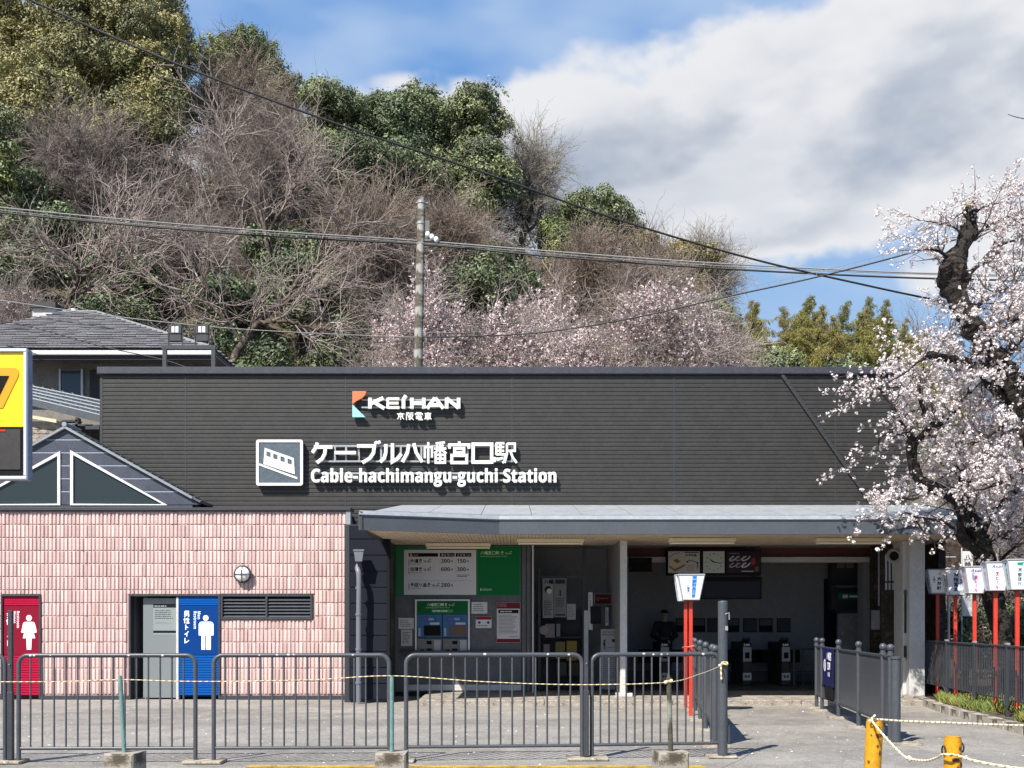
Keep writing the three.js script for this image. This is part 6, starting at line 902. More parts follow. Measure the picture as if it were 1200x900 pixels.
const SP = [spray(11, 1.7, 2, 0.027), spray(12, 1.5, 2, 0.025), spray(13, 1.8, 2, 0.024)];
const PAL = { yellow: [[0.26, 0.235, 0.085], [0.2, 0.19, 0.075], [0.115, 0.125, 0.05]], green: [[0.145, 0.181, 0.051], [0.109, 0.145, 0.043], [0.189, 0.203, 0.065]], dark: [[0.073, 0.100, 0.045], [0.109, 0.145, 0.064], [0.154, 0.181, 0.081]], mid: [[0.128, 0.154, 0.064], [0.181, 0.209, 0.090], [0.090, 0.117, 0.054]], olive: [[0.217, 0.174, 0.058], [0.174, 0.152, 0.058], [0.131, 0.123, 0.051]], bright: [[0.116, 0.217, 0.043], [0.174, 0.290, 0.058], [0.072, 0.131, 0.043]] };
// an evergreen: limbs carrying lobes of leaf clumps; px = crown middle, top and width in the photograph, D = distance
function evergreen(label, px, topPy, wpx, D, pal, o = {}) {
  const x = X(px, D), gy = o.ground ?? hillH(x, D), H = Y(topPy, D) - gy, W = wpx / F * D, r = rng32(Math.round(px * 7 + topPy * 13 + D)), name = o.name ?? 'evergreen_tree';
  const t = thing(name, label, o.cat ?? 'tree', o.group, V(x, gy - 0.2, -D)), lr = o.lobe ?? Math.min(W, H) * 0.17;
  const sk = fit(skeleton(r, { levels: 3, trunk: 0.45, r0: 0.028 * H + 0.05, kids: [4, 3, 2], ratio: 0.62, spread: 0.62, open: 0.75, wiggle: 0.35, lift: 0.08, side: 0.25 }), H, W, lr * 0.75);
  part('trunk', woodGeo(sk, 3), M.bark, t);
  const lists = [[], [], []], P = PAL[pal], lobes = sk.tips.map(k => k.p.clone());
  const want = Math.max(14, o.lobes ?? 34); while (lobes.length > want) lobes.splice(Math.floor(r() * lobes.length), 1);
  for (let i = 0; i < want * 0.35; i++) { const a = r() * 6.283, h = 0.35 + 0.4 * r(); lobes.push(V(Math.cos(a) * W * 0.36 * r(), H * h + (o.low ?? 0), Math.sin(a) * W * 0.36)); }
  for (const c of lobes) {
    const R = lr * (0.5 + 0.75 * r()), tone = P[Math.floor(r() * 3)], n = Math.round(4 * Math.PI * R * R * (o.density ?? 3.6)), bri = 0.75 + 0.5 * r();
    for (let i = 0; i < n; i++) { const y = 1 - 1.55 * r(), a = r() * 6.283, s = Math.sqrt(Math.max(0, 1 - y * y)), d = V(s * Math.cos(a), y, s * Math.sin(a)), k = R * (r() < 0.16 ? 0.95 + 0.5 * r() : 0.7 + 0.36 * r()); lists[i % 3].push({ p: V(c.x + d.x * k, c.y + d.y * k * 0.78, c.z + d.z * k), d: d.clone().add(V(r() - 0.5, r() - 0.2, r() - 0.5).multiplyScalar(0.7)).normalize(), s: (o.leaf ?? 1) * (0.6 + 0.75 * r()), w: r() * 6.28, tone, b: bri * (0.75 + 0.5 * r()) }); }
  }
  lists.forEach((l, i) => scatter('crown', l, CL[i], leafM, t, k => k.tone.map(v => v * k.b))); return t;
}
function bare(label, px, topPy, wpx, D, col, o = {}) {
  const x = X(px, D), gy = o.ground ?? hillH(x, D), H = Y(topPy, D) - gy, W = wpx / F * D, r = rng32(Math.round(px * 11 + topPy * 5 + D)), t = thing(o.name ?? 'bare_tree', label, 'tree', o.group, V(x, gy - 0.2, -D));
  const sk = fit(skeleton(r, { levels: 5, trunk: o.trunk ?? 0.3, r0: 0.026 * H + 0.06, kids: o.kids ?? [4, 3, 2, 2, 2], ratio: 0.7, spread: o.spread ?? 0.6, open: o.open ?? 0.7, wiggle: o.wiggle ?? 0.75, lift: o.lift ?? 0.02, side: 0.3 }), H, W, 0.9);
  const wm = mat(col[0] * 1.15, col[1] * 1.15, col[2] * 1.15, 0.9, { map: again(TX.bark, 1) }); part('trunk', woodGeo(sk, 5, o.thick ?? 1), wm, t);
  const lists = [[], [], []]; for (const n of sk.nodes) { if (n.lv < 3) continue; const k = n.lv === 5 ? 0.62 : 0.4; if (r() < k * (o.twigs ?? 1)) lists[Math.floor(r() * 3)].push({ p: n.p, d: n.d.clone().add(V(r() - 0.5, r() - 0.5, r() - 0.5).multiplyScalar(2.6)).normalize(), s: (o.ts ?? 1) * (0.6 + 0.7 * r()), w: r() * 6.28, b: 0.55 + 1.0 * r() * r() + 0.3 * r() }); }
  lists.forEach((l, i) => scatter('crown', l, SP[i], twigM, t, k => col.map(v => v * k.b))); return { t, sk, r, lists };
}
// the wood on the hill, from back to front
const BR = [0.245, 0.205, 0.185], BR2 = [0.245, 0.195, 0.16], BR3 = [0.27, 0.245, 0.21];
evergreen('tall dark evergreen rising out of the top edge, just left of the open sky', 180, -40, 110, 70, 'dark');
evergreen('yellow green tree filling the top left corner', 10, -70, 190, 64, 'yellow', { lobes: 46 });
evergreen('large yellow green tree beside the corner tree, under the falling cable', 108, -45, 190, 62, 'yellow', { lobes: 50 });
evergreen('yellow green tree with a low rounded crown below the tall dark evergreen', 190, 8, 120, 60, 'yellow', { lobes: 34 });
evergreen('fresh green tree on the skyline beside the blue sky, upper left', 258, 27, 120, 74, 'green');
evergreen('small dark green tree on the skyline right of the fresh green one', 306, 44, 60, 74, 'mid');
evergreen('yellowish bush on the skyline where the slope falls to the dark evergreens', 338, 88, 80, 72, 'olive');
evergreen('dark evergreen bush at the left edge below the yellow green trees', 0, 118, 110, 54, 'mid');
evergreen('dark evergreen with glossy leaves at the left edge, half way up the slope', 12, 160, 70, 49, 'green', { lobes: 18 });
bare('bare tree with brownish haze of twigs on the upper slope under the skyline', 300, 58, 170, 66, BR2);
evergreen('lower yellow green tree in front, above the wide bare tree', 60, 62, 150, 57, 'yellow', { lobes: 38 });
evergreen('yellow green tree with low hanging crown right of the lower one', 165, 78, 120, 57, 'yellow', { lobes: 32 });
bare('wide bare tree in the middle of the slope, under the yellow green trees', 130, 125, 220, 52, BR, { twigs: 0.8 });
bare('bare tree with pale limbs right of the wide bare tree', 255, 118, 210, 53, BR, { twigs: 0.8 });
bare('bare tree before the left edge of the dark evergreens', 335, 128, 130, 52, BR, { twigs: 0.8 });
evergreen('left dark evergreen of the clump before the sky', 398, 108, 130, 60, 'mid', { lobes: 40 });
evergreen('middle dark evergreen of the clump, highest crown', 470, 100, 150, 62, 'dark', { lobes: 46 });
evergreen('right dark evergreen of the clump, crown edge against the cloud', 540, 104, 110, 62, 'mid', { lobes: 40 });
evergreen('lower olive green tree on the right of the clump, before the cloud', 548, 150, 120, 58, 'mid', { lobes: 36 });
evergreen('shaded evergreen at the foot of the dark clump', 420, 158, 140, 56, 'dark', { lobes: 36 });
bare('tall pale bare tree against the cloud right of the dark evergreens', 608, 148, 120, 66, BR3, { twigs: 1, ts: 0.9 });
evergreen('bushy evergreen on the ridge right of the pale bare tree', 690, 224, 120, 64, 'mid', { lobes: 34 });
evergreen('pale green bush left below the ridge evergreen', 652, 252, 74, 60, 'green', { lobes: 20 });
evergreen('olive bush right of the ridge evergreen, on the skyline', 748, 262, 70, 64, 'olive', { lobes: 22 });
evergreen('brown olive bush farther down the skyline', 800, 278, 84, 62, 'olive', { lobes: 22 });
bare('grey bare tree at the right end of the skyline before the cloud', 828, 284, 84, 66, BR3);
evergreen('dark drooping evergreen above the right part of the station roof', 832, 338, 86, 48, 'dark', { lobes: 26 });
bare('bare tree with slanting pale limbs above the floodlights', 212, 232, 150, 47, BR, { twigs: 0.6 });
bare('reddish brown bare tree directly behind the utility pole', 440, 214, 190, 48, BR2, { twigs: 0.8 });
bare('reddish brown bare tree right of the utility pole', 556, 222, 190, 52, BR2, { twigs: 0.8 });
bare('brown bare tree above the blossom, in the middle of the slope', 668, 262, 180, 53, BR2, { twigs: 0.8 });
bare('brown bare tree above the blossom, farther right on the slope', 770, 288, 170, 52, BR2, { twigs: 0.8 });
evergreen('dark evergreen shrub behind the bare trees above the house ridge', 130, 335, 110, 42, 'dark', { lobes: 22, name: 'shrub', cat: 'shrub' });
evergreen('dark evergreen shrub left of the utility pole', 345, 300, 80, 44, 'dark', { lobes: 18, name: 'shrub', cat: 'shrub' });
evergreen('shaded evergreen shrub low behind the floodlights', 255, 372, 110, 41, 'dark', { lobes: 14, name: 'shrub', cat: 'shrub' });
evergreen('shaded evergreen shrub left of the blossom at the foot of the pole', 415, 366, 80, 41, 'dark', { lobes: 14, name: 'shrub', cat: 'shrub' });
evergreen('lower middle evergreen of the dark clump, under the falling cable', 478, 160, 150, 57, 'dark', { lobes: 38 });
evergreen('left lower evergreen of the dark clump, beside pale twigs', 372, 148, 110, 57, 'mid', { lobes: 30 });
evergreen('dark bush between left edge and the first bare tree', 40, 190, 80, 51, 'dark', { lobes: 20, name: 'shrub', cat: 'shrub' });
evergreen('dark bush on the slope right of the utility pole, above the blossom', 575, 288, 110, 46, 'dark', { lobes: 20, name: 'shrub', cat: 'shrub' });
evergreen('dark evergreen amid the bare trees, upper middle of the slope', 262, 205, 110, 56, 'dark', { lobes: 26 });
// dark evergreens that stand between the bare trees
evergreen('dark evergreen on the upper slope between yellow green trees and fresh green tree', 208, 88, 70, 70, 'dark', { lobes: 22 });
evergreen('wide dark evergreen low on the left slope above the house chimney', 38, 282, 130, 45, 'dark', { lobes: 32 });
evergreen('wide dark evergreen above the house ridge behind pale limbs', 152, 292, 130, 45, 'dark', { lobes: 32 });
evergreen('dark evergreen left of the utility pole under the wires', 355, 290, 110, 44.5, 'dark', { lobes: 28 });
evergreen('dark evergreen deep between the bare trees at the left, above the house chimney', 62, 245, 130, 49, 'dark', { lobes: 30 });
evergreen('dark evergreen behind the bare trees, middle of the left slope', 175, 262, 130, 49.5, 'dark', { lobes: 30 });
evergreen('dark evergreen behind the pale limbs left of the utility pole', 335, 262, 120, 49, 'dark', { lobes: 30 });
evergreen('dark evergreen below the left end of the dark clump, behind bare twigs', 362, 180, 100, 56, 'mid', { lobes: 26 });
evergreen('shaded evergreen low behind the parapet lights, behind bare limbs', 268, 318, 120, 44, 'dark', { lobes: 26 });
evergreen('green bush with glossy leaves just above the house roof', 140, 350, 100, 40, 'mid', { lobes: 18, name: 'shrub', cat: 'shrub' });
evergreen('dark bush at the left edge beneath the glossy evergreen', 4, 235, 80, 50, 'dark', { lobes: 20, name: 'shrub', cat: 'shrub' });
evergreen('low dark shrub just above the parapet, right of the floodlights', 300, 392, 110, 37.5, 'dark', { lobes: 16, name: 'shrub', cat: 'shrub' });
evergreen('low dark shrub above the parapet, left of the blossom row', 375, 388, 90, 38, 'dark', { lobes: 14, name: 'shrub', cat: 'shrub' });
// old trees whose long pale limbs sweep down the slope
function limbTree(label, limbs, seed) {
  const r = rng32(seed), t = thing('bare_tree', label, 'tree'), L = [[], [], []];
  const wood = limbs.map(l => { const c = curve(l.map(([px, py, D]) => at(px, py, D)), l.length * 7), rs = c.map((_, i) => lerp(l[0][3], l[l.length - 1][3], i / (c.length - 1)) * (0.9 + 0.2 * r())); c.forEach((p, i) => { p.x += 0.1 * (r() - 0.5); p.y += 0.1 * (r() - 0.5); if (i > 4 && r() < 0.75) L[i % 3].push({ p, d: c[i].clone().sub(c[i - 1]).normalize().add(V(r() - 0.5, r() - 0.5, r() - 0.5).multiplyScalar(2.2)).normalize(), s: 0.7 + 0.9 * r(), w: r() * 6.28, b: 0.8 + 0.6 * r() }); }); return tube(c, rs, 6); });
  part('trunk', wood, mat(0.33, 0.285, 0.25, 0.9, { map: again(TX.bark, 1) }), t); L.forEach((l, i) => scatter('crown', l, SP[i], twigM, t, k => [0.25 * k.b, 0.205 * k.b, 0.185 * k.b]));
}
limbTree('bare tree with pale limbs fanning up to the right, above the house ridge', [[[62, 400, 38, 0.14], [80, 350, 38.5, 0.12], [108, 312, 39, 0.09], [136, 272, 39.5, 0.05], [150, 250, 40, 0.03]], [[80, 350, 38.5, 0.09], [112, 334, 38.5, 0.07], [138, 318, 38.5, 0.05], [158, 292, 38.5, 0.03]], [[70, 380, 38, 0.08], [88, 330, 38.5, 0.06], [100, 300, 39, 0.05], [132, 264, 39.5, 0.03]], [[86, 345, 38.4, 0.07], [90, 312, 38.2, 0.05], [60, 296, 38, 0.03], [34, 290, 38, 0.02]]], 501);
limbTree('bare tree with long pale limbs reaching right, above the parapet lights', [[[272, 425, 37, 0.16], [300, 380, 37.5, 0.14], [336, 352, 38, 0.11], [362, 340, 38.3, 0.09], [390, 333, 38.6, 0.06], [420, 322, 39, 0.03]], [[336, 352, 38, 0.08], [352, 325, 38.3, 0.07], [376, 304, 38.6, 0.05], [398, 284, 39, 0.03], [410, 262, 39, 0.02]], [[300, 380, 37.5, 0.09], [330, 376, 37.3, 0.07], [365, 384, 37.2, 0.05], [392, 388, 37, 0.03]], [[286, 405, 37.2, 0.08], [262, 372, 37, 0.06], [232, 352, 37, 0.04], [208, 338, 37, 0.03]], [[262, 372, 37, 0.05], [250, 345, 37.4, 0.04], [226, 326, 37.6, 0.03]]], 502);
limbTree('bare tree with pale limbs in the middle of the slope, under the cable', [[[318, 330, 46, 0.12], [312, 280, 46.5, 0.1], [302, 240, 47, 0.07], [288, 214, 47, 0.04]], [[312, 280, 46.5, 0.09], [336, 232, 47, 0.07], [352, 190, 47.5, 0.05], [372, 160, 48, 0.03]], [[308, 262, 46.8, 0.08], [270, 190, 47.5, 0.06], [256, 150, 48, 0.04], [250, 122, 48.5, 0.03]], [[330, 245, 47, 0.05], [352, 214, 46.6, 0.04], [388, 212, 46.4, 0.03]]], 503);
// bamboo grove
const BL = [leafClump(31, 26, 0.5, 0.34, 0.055, 0.9), leafClump(32, 26, 0.5, 0.34, 0.055, 0.9)];
{
  const ORD = ['leftmost', 'second from left', 'third from left', 'fourth from left', 'fifth from left', 'sixth from left', 'seventh from left', 'eighth from left', 'eighth from right', 'seventh from right', 'sixth from right', 'fifth from right', 'fourth from right', 'third from right', 'second from right', 'rightmost', 'middle one', 'low one right of middle', 'low one left of middle', 'far one at right'];
  const r = rng32(71), spots = [[872, 352, 54], [886, 372, 50], [898, 350, 56], [912, 362, 52], [924, 345, 55], [938, 358, 51], [950, 366, 49], [962, 348, 56], [974, 356, 52], [986, 364, 50], [998, 347, 55], [1008, 358, 52], [1022, 350, 55], [1034, 366, 51], [1046, 372, 53], [1058, 386, 52], [966, 352, 50], [980, 368, 48], [930, 372, 48], [1046, 366, 57]];
  spots.forEach(([px, top, D], i) => {
    const x = X(px, D), gy = Math.min(hillH(x, D), Y(top, D) - 10), H = Y(top, D) - gy, t = thing('bamboo', 'feathery bamboo, ' + ORD[i] + ' of the grove above the right roof end', 'bamboo', 'bamboo of the grove above the right end of the roof', V(x, gy - 0.2, -D));
    const lx = (r() - 0.5) * 2.4, pts = []; for (let k = 0; k <= 8; k++) { const s = k / 8; pts.push(V(lx * s * s, H * s, (r() - 0.5) * 0.1)); } part('culm', [tube(pts, pts.map((_, k) => lerp(0.06, 0.012, k / 8)), 6)], mat(0.16, 0.17, 0.06, 0.6), t);
    const L = [[], []]; for (let k = 0; k < 36; k++) { const s0 = 0.5 + 0.5 * k / 35, a = r() * 6.283, len = 2.9 * Math.min(1, (1 - s0) * 2.3 + 0.05) * (0.45 + 0.75 * r()); for (let j = 0; j < 16; j++) { const t2 = (j + r()) / 16, w = len * t2; L[j % 2].push({ p: V(lx * s0 * s0 + w * Math.cos(a) + 0.25 * (r() - 0.5), H * s0 + 0.35 * t2 * len * 0.6 - 0.6 * t2 * t2 * len * 0.6 + 0.2 * (r() - 0.5), w * Math.sin(a) + 0.25 * (r() - 0.5)), d: V(Math.cos(a) * 0.8, 0.5, Math.sin(a) * 0.8).normalize(), s: (0.8 - 0.3 * t2) * (0.75 + 0.5 * r()) * lerp(1, 0.34, clamp((s0 - 0.72) / 0.26)), w: r() * 6.28, b: 0.7 + 0.6 * r() }); } }
    
    const tone = [[0.26, 0.24, 0.065], [0.21, 0.21, 0.06], [0.29, 0.25, 0.085]][i % 3]; L.forEach((l, j) => scatter('foliage', l, BL[j], leafM, t, k => tone.map(v => v * k.b)));
  });
}
evergreen('dark green bush at the left foot of the bamboo', 905, 404, 110, 46, 'mid', { lobes: 18, name: 'shrub', cat: 'shrub' });
evergreen('dark green bush at the middle foot of the bamboo', 985, 412, 130, 47, 'dark', { lobes: 20, name: 'shrub', cat: 'shrub' });
bare('pale grey bare tree right of the bamboo, beside the big cherry', 1072, 366, 110, 62, BR3, { ground: 3 });
bare('pale grey bare tree half hidden by the pollarded cherry', 1120, 392, 110, 60, BR3, { ground: 2 });
evergreen('distant evergreen behind the cherry crown, left of its trunk', 1120, 500, 120, 46, 'mid', { ground: 0.2, lobes: 28 });
evergreen('distant evergreen behind the cherry crown at the right edge', 1205, 470, 130, 44, 'dark', { ground: 0.2, lobes: 28 });
evergreen('dark glossy shrub behind the third lantern pole', 1132, 700, 70, 22.8, 'mid', { ground: 0.1, lobes: 16, name: 'shrub', cat: 'shrub', leaf: 0.6, density: 9 });
evergreen('dark shrub behind the fourth and fifth lantern poles', 1188, 690, 80, 23.5, 'dark', { ground: 0.1, lobes: 16, name: 'shrub', cat: 'shrub', leaf: 0.6, density: 9 });
// cherry blossom
function blossom(seed, n, R, size) {
  const r = rng32(seed), pos = [];
  for (let i = 0; i < n; i++) { const c = V(r() - 0.5, r() - 0.5, r() - 0.5).normalize(), p = c.clone().multiplyScalar(R * (0.5 + 0.5 * r())), a = V().crossVectors(c, V(r(), r(), r() + 0.1)).normalize(), b = V().crossVectors(c, a); for (let k = 0; k < 5; k++) { const t = k / 5 * 6.283, u = t - 0.5, v = t + 0.5, e = (q, l, h) => p.clone().addScaledVector(a, Math.cos(q) * l).addScaledVector(b, Math.sin(q) * l).addScaledVector(c, h); const A = e(u, size * 0.8, size * 0.28), B = e(t, size * 1.05, size * 0.3), C = e(v, size * 0.8, size * 0.28); for (const w of [p, A, B, p, B, C]) pos.push(w.x, w.y, w.z); } }
  const g = new THREE.BufferGeometry(); g.setAttribute('position', new THREE.Float32BufferAttribute(pos, 3)); g.computeVertexNormals(); return boxUV(g);
}
const BS = [blossom(1, 5, 0.034, 0.022), blossom(2, 4, 0.034, 0.023), blossom(3, 6, 0.038, 0.021)], petalM = mat(1, 1, 1, 0.7);
const petal = r => { const k = 0.8 + 0.2 * r(), p = r(); return { k, p }; }, petalCol = q => [0.8 * q.k, (0.68 + 0.09 * q.p) * q.k, (0.67 + 0.1 * q.p) * q.k];
// blossoming trees behind the roof
[[505, 306, 230, 37, 'cherry in blossom right around the foot of the utility pole'], [590, 296, 240, 36, 'cherry in blossom right of the pole, behind the middle of the roof'], [690, 300, 250, 35.5, 'cherry in blossom above the company sign side, centre right'], [775, 318, 230, 36, 'cherry in blossom behind the right part of the roof'], [838, 350, 150, 37, 'low cherry in blossom at the right end of the blossom row'], [12, 322, 110, 38, 'cherry in blossom at the left edge above the grey roof'], [1160, 470, 130, 30, 'cherry in blossom far behind the big cherry on the right'], [1225, 520, 130, 27, 'cherry in blossom behind the right edge']].forEach(([px, top, w, D, l], i) => {
  const { t, sk, r } = bare(l, px, top, w, D, [0.31, 0.265, 0.245], { name: 'cherry_tree', twigs: 1.2, ts: 0.75, spread: 0.7, open: 1.0, lift: 0.0, trunk: 0.24, ground: i > 5 ? 0.1 : undefined });
  const L = [[], [], []]; const dens = i > 5 ? 3 : 4.8; for (const n of sk.nodes) { if (n.lv < 3) continue; for (let k = 0; k < dens * (n.lv - 1.6); k++) if (r() < 0.72) { const q = petal(r); L[Math.floor(r() * 3)].push({ p: n.p.clone().add(V(r() - 0.5, r() - 0.4, r() - 0.5).multiplyScalar(1.1)), d: V(r() - 0.5, r(), r() - 0.5).normalize(), s: 1 + 1.0 * r(), w: r() * 6.28, q }); } }
  L.forEach((k, j) => scatter('blossom', k, BS[j], petalM, t, c => petalCol(c.q).map((v, z) => v * [0.95, 0.87, 0.87][z])));
});
// the two near cherries on the right: limbs laid out one by one, twigs and blossom grown on them
function cherry(label, limbs, seed, dens, shootK = 0.7, back = 0, slim = 1) {
  const r = rng32(seed), t = thing('cherry_tree', label, 'tree'), wood = [], tw = [], L = [[], [], []];
  const flower = (p, k) => { for (let i = 0; i < k; i++) { const q = petal(r); L[Math.floor(r() * 3)].push({ p: p.clone().add(V(r() - 0.5, r() - 0.5, r() - 0.5).multiplyScalar(0.16)), d: V(r() - 0.5, r(), r() - 0.5).normalize(), s: 0.6 + 0.5 * r(), w: r() * 6.28, q }); } };
  const twig = (p, d, len, rad, lv) => { const pts = [p], rs = [rad]; let q = p; const n = Math.max(3, Math.round(len / 0.12)); for (let i = 1; i <= n; i++) { d = d.clone().add(V(r() - 0.5, r() - 0.46, r() - 0.5).multiplyScalar(0.5)).normalize(); q = q.clone().addScaledVector(d, len / n); pts.push(q); rs.push(Math.max(0.003, rad * (1 - 0.8 * i / n))); if (r() < dens * (0.3 + 0.5 * i / n)) flower(q, 1 + Math.floor(r() * 3.2)); if (lv < 2 && r() < 0.42) twig(q, d.clone().add(V(r() - 0.5, r() - 0.4, r() - 0.5).multiplyScalar(1.7)).normalize(), len * (0.35 + 0.35 * r()), rs[i] * 0.7, lv + 1); } tw.push(tube(pts, rs, 4, false)); };
  for (const [pts, shoots, sl] of limbs) {
    const raw = pts.map(([px, py, D0, rad]) => ({ p: at(px, py, D0 + back), rad: rad * slim * (D0 + back) / D0 })), c = curve(raw.map(k => k.p), (raw.length - 1) * 8), rs = c.map((_, i) => { const s = i / (c.length - 1) * (raw.length - 1), k = Math.min(raw.length - 2, Math.floor(s)); return lerp(raw[k].rad, raw[k + 1].rad, s - k) * (1 + 0.16 * (r() - 0.5)); });
    const seg = tube(c, rs, rs[0] > 0.1 ? 14 : rs[0] > 0.03 ? 8 : 6), sp = seg.attributes.position; if (rs[0] > 0.06) for (let i = 0; i < sp.count; i++) { const k = 0.5 * rs[0] * (noise3(sp.getX(i) * 9, sp.getY(i) * 5, sp.getZ(i) * 9) - 0.5); sp.setXYZ(i, sp.getX(i) + k, sp.getY(i) + k * 0.3, sp.getZ(i) + k); } seg.computeVertexNormals(); wood.push(seg);
    for (let i = 0; i < shoots * shootK; i++) { const k = 1 + Math.floor(r() * (c.length - 2)), d = c[k + 1].clone().sub(c[k]).normalize().multiplyScalar(0.5).add(V((r() - 0.5) * 2, (r() - 0.35) * 1.7, (r() - 0.5) * 2)).normalize(); twig(c[k], d, sl * (0.5 + 0.8 * r()), Math.min(0.016, rs[k] * 0.6), 0); }
    if (shoots && raw[raw.length - 1].rad < 0.03) twig(c[c.length - 1], c[c.length - 1].clone().sub(c[c.length - 2]).normalize(), 0.5, 0.01, 1);
  }
  part('trunk', wood, M.cherryBark, t, true); part('twig', tw, mat(0.1, 0.082, 0.075, 0.85), t); L.forEach((k, j) => scatter('blossom', k, BS[j], petalM, t, c => petalCol(c.q))); return t;
}
cherry('near cherry in blossom with dark leaning limbs at the right end of the canopy', [
  [[[1181, 812, 17.9, 0.26], [1177, 770, 17.9, 0.2], [1172, 730, 17.9, 0.19], [1163, 690, 17.9, 0.18], [1154, 655, 17.8, 0.17], [1147, 630, 17.8, 0.17]], 0, 0],
  [[[1154, 655, 17.8, 0.1], [1138, 640, 17.7, 0.1], [1124, 622, 17.6, 0.1], [1128, 604, 17.6, 0.11], [1121, 586, 17.5, 0.12], [1097, 573, 17.4, 0.11], [1078, 562, 17.3, 0.1], [1070, 540, 17.3, 0.085], [1068, 516, 17.2, 0.075], [1060, 506, 17.2, 0.05]], 12, 0.8],
  [[[1147, 632, 17.8, 0.15], [1135, 606, 17.7, 0.13], [1122, 588, 17.6, 0.12]], 4, 0.7],
  [[[1070, 520, 17.2, 0.05], [1058, 498, 17.1, 0.035], [1046, 478, 17, 0.028], [1034, 460, 17, 0.02], [1026, 452, 16.9, 0.012], [1014, 461, 16.9, 0.007]], 13, 0.7],
  [[[1062, 510, 17.2, 0.04], [1044, 506, 17.1, 0.02], [1030, 516, 17, 0.014], [1030, 530, 17, 0.008]], 9, 0.55],
  [[[1070, 520, 17.2, 0.06], [1086, 505, 17.2, 0.06], [1092, 495, 17.2, 0.05], [1082, 478, 17.1, 0.035], [1078, 455, 17, 0.022], [1082, 430, 17, 0.012]], 18, 0.8],
  [[[1090, 500, 17.2, 0.05], [1108, 494, 17.4, 0.04], [1128, 470, 17.7, 0.03], [1150, 448, 18, 0.018]], 18, 0.8],
  [[[1096, 573, 17.4, 0.03], [1070, 585, 17.2, 0.022], [1048, 582, 17.1, 0.015], [1042, 590, 17, 0.008]], 10, 0.6],
  [[[1124, 622, 17.6, 0.03], [1100, 610, 17.3, 0.025], [1074, 606, 17.1, 0.02], [1060, 601, 17, 0.012], [1052, 611, 17, 0.007]], 10, 0.55],
  [[[1072, 608, 17.1, 0.016], [1082, 622, 17.1, 0.014], [1094, 634, 17.1, 0.011], [1104, 641, 17.1, 0.008]], 5, 0.25],
  [[[1147, 632, 17.8, 0.08], [1160, 606, 18, 0.06], [1180, 584, 18.3, 0.05], [1205, 566, 18.6, 0.04]], 20, 0.9],
  [[[1128, 604, 17.6, 0.06], [1136, 570, 17.6, 0.05], [1150, 540, 17.7, 0.04], [1170, 515, 17.8, 0.03], [1190, 500, 18, 0.02]], 26, 0.9],
  [[[1121, 586, 17.5, 0.05], [1126, 556, 17.3, 0.04], [1118, 530, 17.2, 0.03], [1130, 505, 17.1, 0.02]], 22, 0.8],
  [[[1150, 640, 17.8, 0.05], [1170, 632, 17.6, 0.035], [1192, 616, 17.4, 0.025], [1215, 600, 17.2, 0.015]], 16, 0.7],
  [[[1163, 690, 17.9, 0.04], [1175, 655, 17.6, 0.03], [1190, 640, 17.4, 0.02]], 8, 0.6],
], 301, 1, 0.76, 1.5, 0.92);
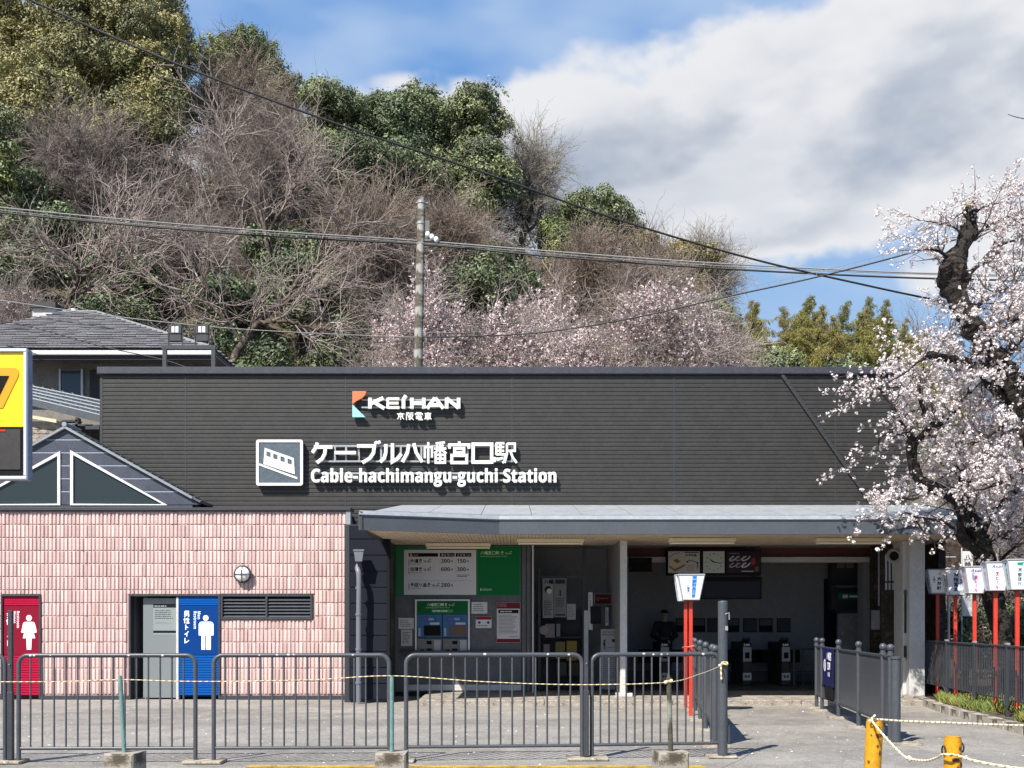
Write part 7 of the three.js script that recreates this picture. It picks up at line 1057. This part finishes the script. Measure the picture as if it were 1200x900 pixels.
const pol = cherry('pollarded cherry with thick sawn off limb reaching up at the right', [
  [[[1238, 800, 16.6, 0.34], [1236, 700, 16.6, 0.3], [1232, 600, 16.6, 0.28], [1222, 530, 16.6, 0.27], [1204, 478, 16.6, 0.24], [1180, 440, 16.6, 0.2], [1164, 416, 16.6, 0.19], [1148, 392, 16.6, 0.185], [1132, 368, 16.6, 0.19], [1122, 345, 16.6, 0.21], [1118, 322, 16.6, 0.25], [1120, 304, 16.6, 0.2], [1129, 288, 16.6, 0.125], [1135, 270, 16.6, 0.105], [1137, 252, 16.6, 0.098], [1137.5, 241, 16.5, 0.098]], 6, 0.6],
  [[[1122, 335, 16.6, 0.16], [1113, 322, 16.5, 0.13], [1107, 310, 16.4, 0.1]], 2, 0.4],
  [[[1118, 310, 16.6, 0.05], [1108, 299, 16.5, 0.03], [1095, 293, 16.4, 0.022], [1078, 293, 16.4, 0.012]], 14, 0.5],
  [[[1133, 285, 16.6, 0.04], [1120, 268, 16.5, 0.016], [1102, 262, 16.4, 0.012], [1078, 258, 16.4, 0.006]], 16, 0.5],
  [[[1136, 262, 16.6, 0.03], [1128, 250, 16.5, 0.01], [1116, 258, 16.5, 0.006]], 6, 0.4],
  [[[1133, 290, 16.6, 0.04], [1150, 270, 16.7, 0.025], [1172, 258, 16.8, 0.02], [1196, 252, 16.9, 0.018], [1225, 262, 17, 0.014]], 26, 0.7],
  [[[1136, 260, 16.6, 0.03], [1150, 244, 16.7, 0.014], [1170, 238, 16.8, 0.01], [1195, 228, 16.9, 0.006]], 14, 0.5],
  [[[1126, 330, 16.6, 0.06], [1145, 312, 16.7, 0.035], [1165, 292, 16.8, 0.028], [1190, 282, 17, 0.022], [1220, 288, 17.2, 0.018]], 24, 0.7],
  [[[1134, 366, 16.6, 0.05], [1158, 350, 16.7, 0.035], [1182, 338, 16.8, 0.028], [1215, 342, 17, 0.02]], 30, 0.8],
  [[[1148, 392, 16.6, 0.05], [1172, 384, 16.4, 0.04], [1196, 372, 16.2, 0.03], [1220, 372, 16, 0.02]], 30, 0.8],
  [[[1172, 425, 16.6, 0.07], [1188, 408, 16.8, 0.05], [1204, 385, 17, 0.04], [1220, 350, 17.2, 0.03]], 24, 0.8],
  [[[1166, 424, 16.6, 0.1], [1148, 432, 16.5, 0.095], [1130, 424, 16.4, 0.09], [1108, 420, 16.3, 0.08], [1088, 416, 16.2, 0.07]], 24, 0.8],
  [[[1090, 417, 16.2, 0.05], [1076, 424, 16.1, 0.02], [1062, 436, 16, 0.014], [1045, 446, 16, 0.008]], 14, 0.6],
  [[[1148, 432, 16.5, 0.09], [1158, 448, 16.6, 0.09], [1172, 462, 16.7, 0.09], [1190, 474, 16.8, 0.1], [1215, 480, 16.9, 0.12]], 24, 0.9],
  [[[1196, 470, 16.7, 0.05], [1180, 494, 16.5, 0.04], [1160, 510, 16.4, 0.03], [1140, 520, 16.4, 0.02]], 28, 0.8],
  [[[1222, 540, 16.6, 0.06], [1196, 552, 16.5, 0.04], [1172, 566, 16.4, 0.03], [1150, 574, 16.4, 0.02]], 28, 0.8],
  [[[1260, 300, 17, 0.03], [1290, 220, 16.8, 0.02], [1250, 150, 16.5, 0.012], [1210, 141, 16.4, 0.008], [1190, 137, 16.4, 0.007], [1181, 134, 16.4, 0.005]], 0, 0.3],
], 302, 0.9, 0.74, 1.6, 0.85);
{ const p = at(1137.3, 240.5, 18.1), g = new THREE.CylinderGeometry(0.096, 0.096, 0.03, 20); g.rotateX(0.75); g.translate(p.x, p.y + 0.01, p.z + 0.02); part('sawn_end', [g], M.cutWood, pol); }
// grass along the kerb
{
  const r = rng32(88), pos = []; for (let i = 0; i < 22; i++) { const a = r() * 6.28, l = 0.1 + 0.12 * r(), x = (r() - 0.5) * 0.12, z = (r() - 0.5) * 0.12, dx = Math.cos(a) * l * 0.5, dz = Math.sin(a) * l * 0.5, w = 0.007; for (const v of [[x - w, 0, z], [x + w, 0, z], [x + dx * 0.4, l * 0.7, z + dz * 0.4], [x + dx * 0.4, l * 0.7, z + dz * 0.4], [x + w, 0, z], [x + dx, l, z + dz]]) pos.push(...v); }
  const g = new THREE.BufferGeometry(); g.setAttribute('position', new THREE.Float32BufferAttribute(pos, 3)); g.computeVertexNormals(); boxUV(g); const L = []; for (let i = 0; i < 500; i++) { const D = 13 + 7.5 * r(), x = lerp(7.25, 7.95, (D - 13) / 8) + 0.05 + Math.pow(r(), 1.3) * 0.9; if (noise3(x * 2.2, 0, D * 1.3) < 0.42) continue; L.push({ p: V(x, 0.085, -D), d: V((r() - 0.5) * 0.3, 1, (r() - 0.5) * 0.3).normalize(), s: 0.4 + 0.7 * r(), w: r() * 6.28, b: 0.7 + 0.6 * r(), y: r() }); }
  const m = scatter('grass', L, g, leafM, scene, k => [lerp(0.12, 0.26, k.y) * k.b, 0.2 * k.b, 0.05 * k.b]); tag(m, 'green grass and weeds along the foot of the slatted fence', 'grass', null, 'stuff');
}
// ---------- finish ----------
scene.traverse(o => { if (o.isMesh) { o.castShadow = true; o.receiveShadow = true; } });
renderer.render(scene, camera);
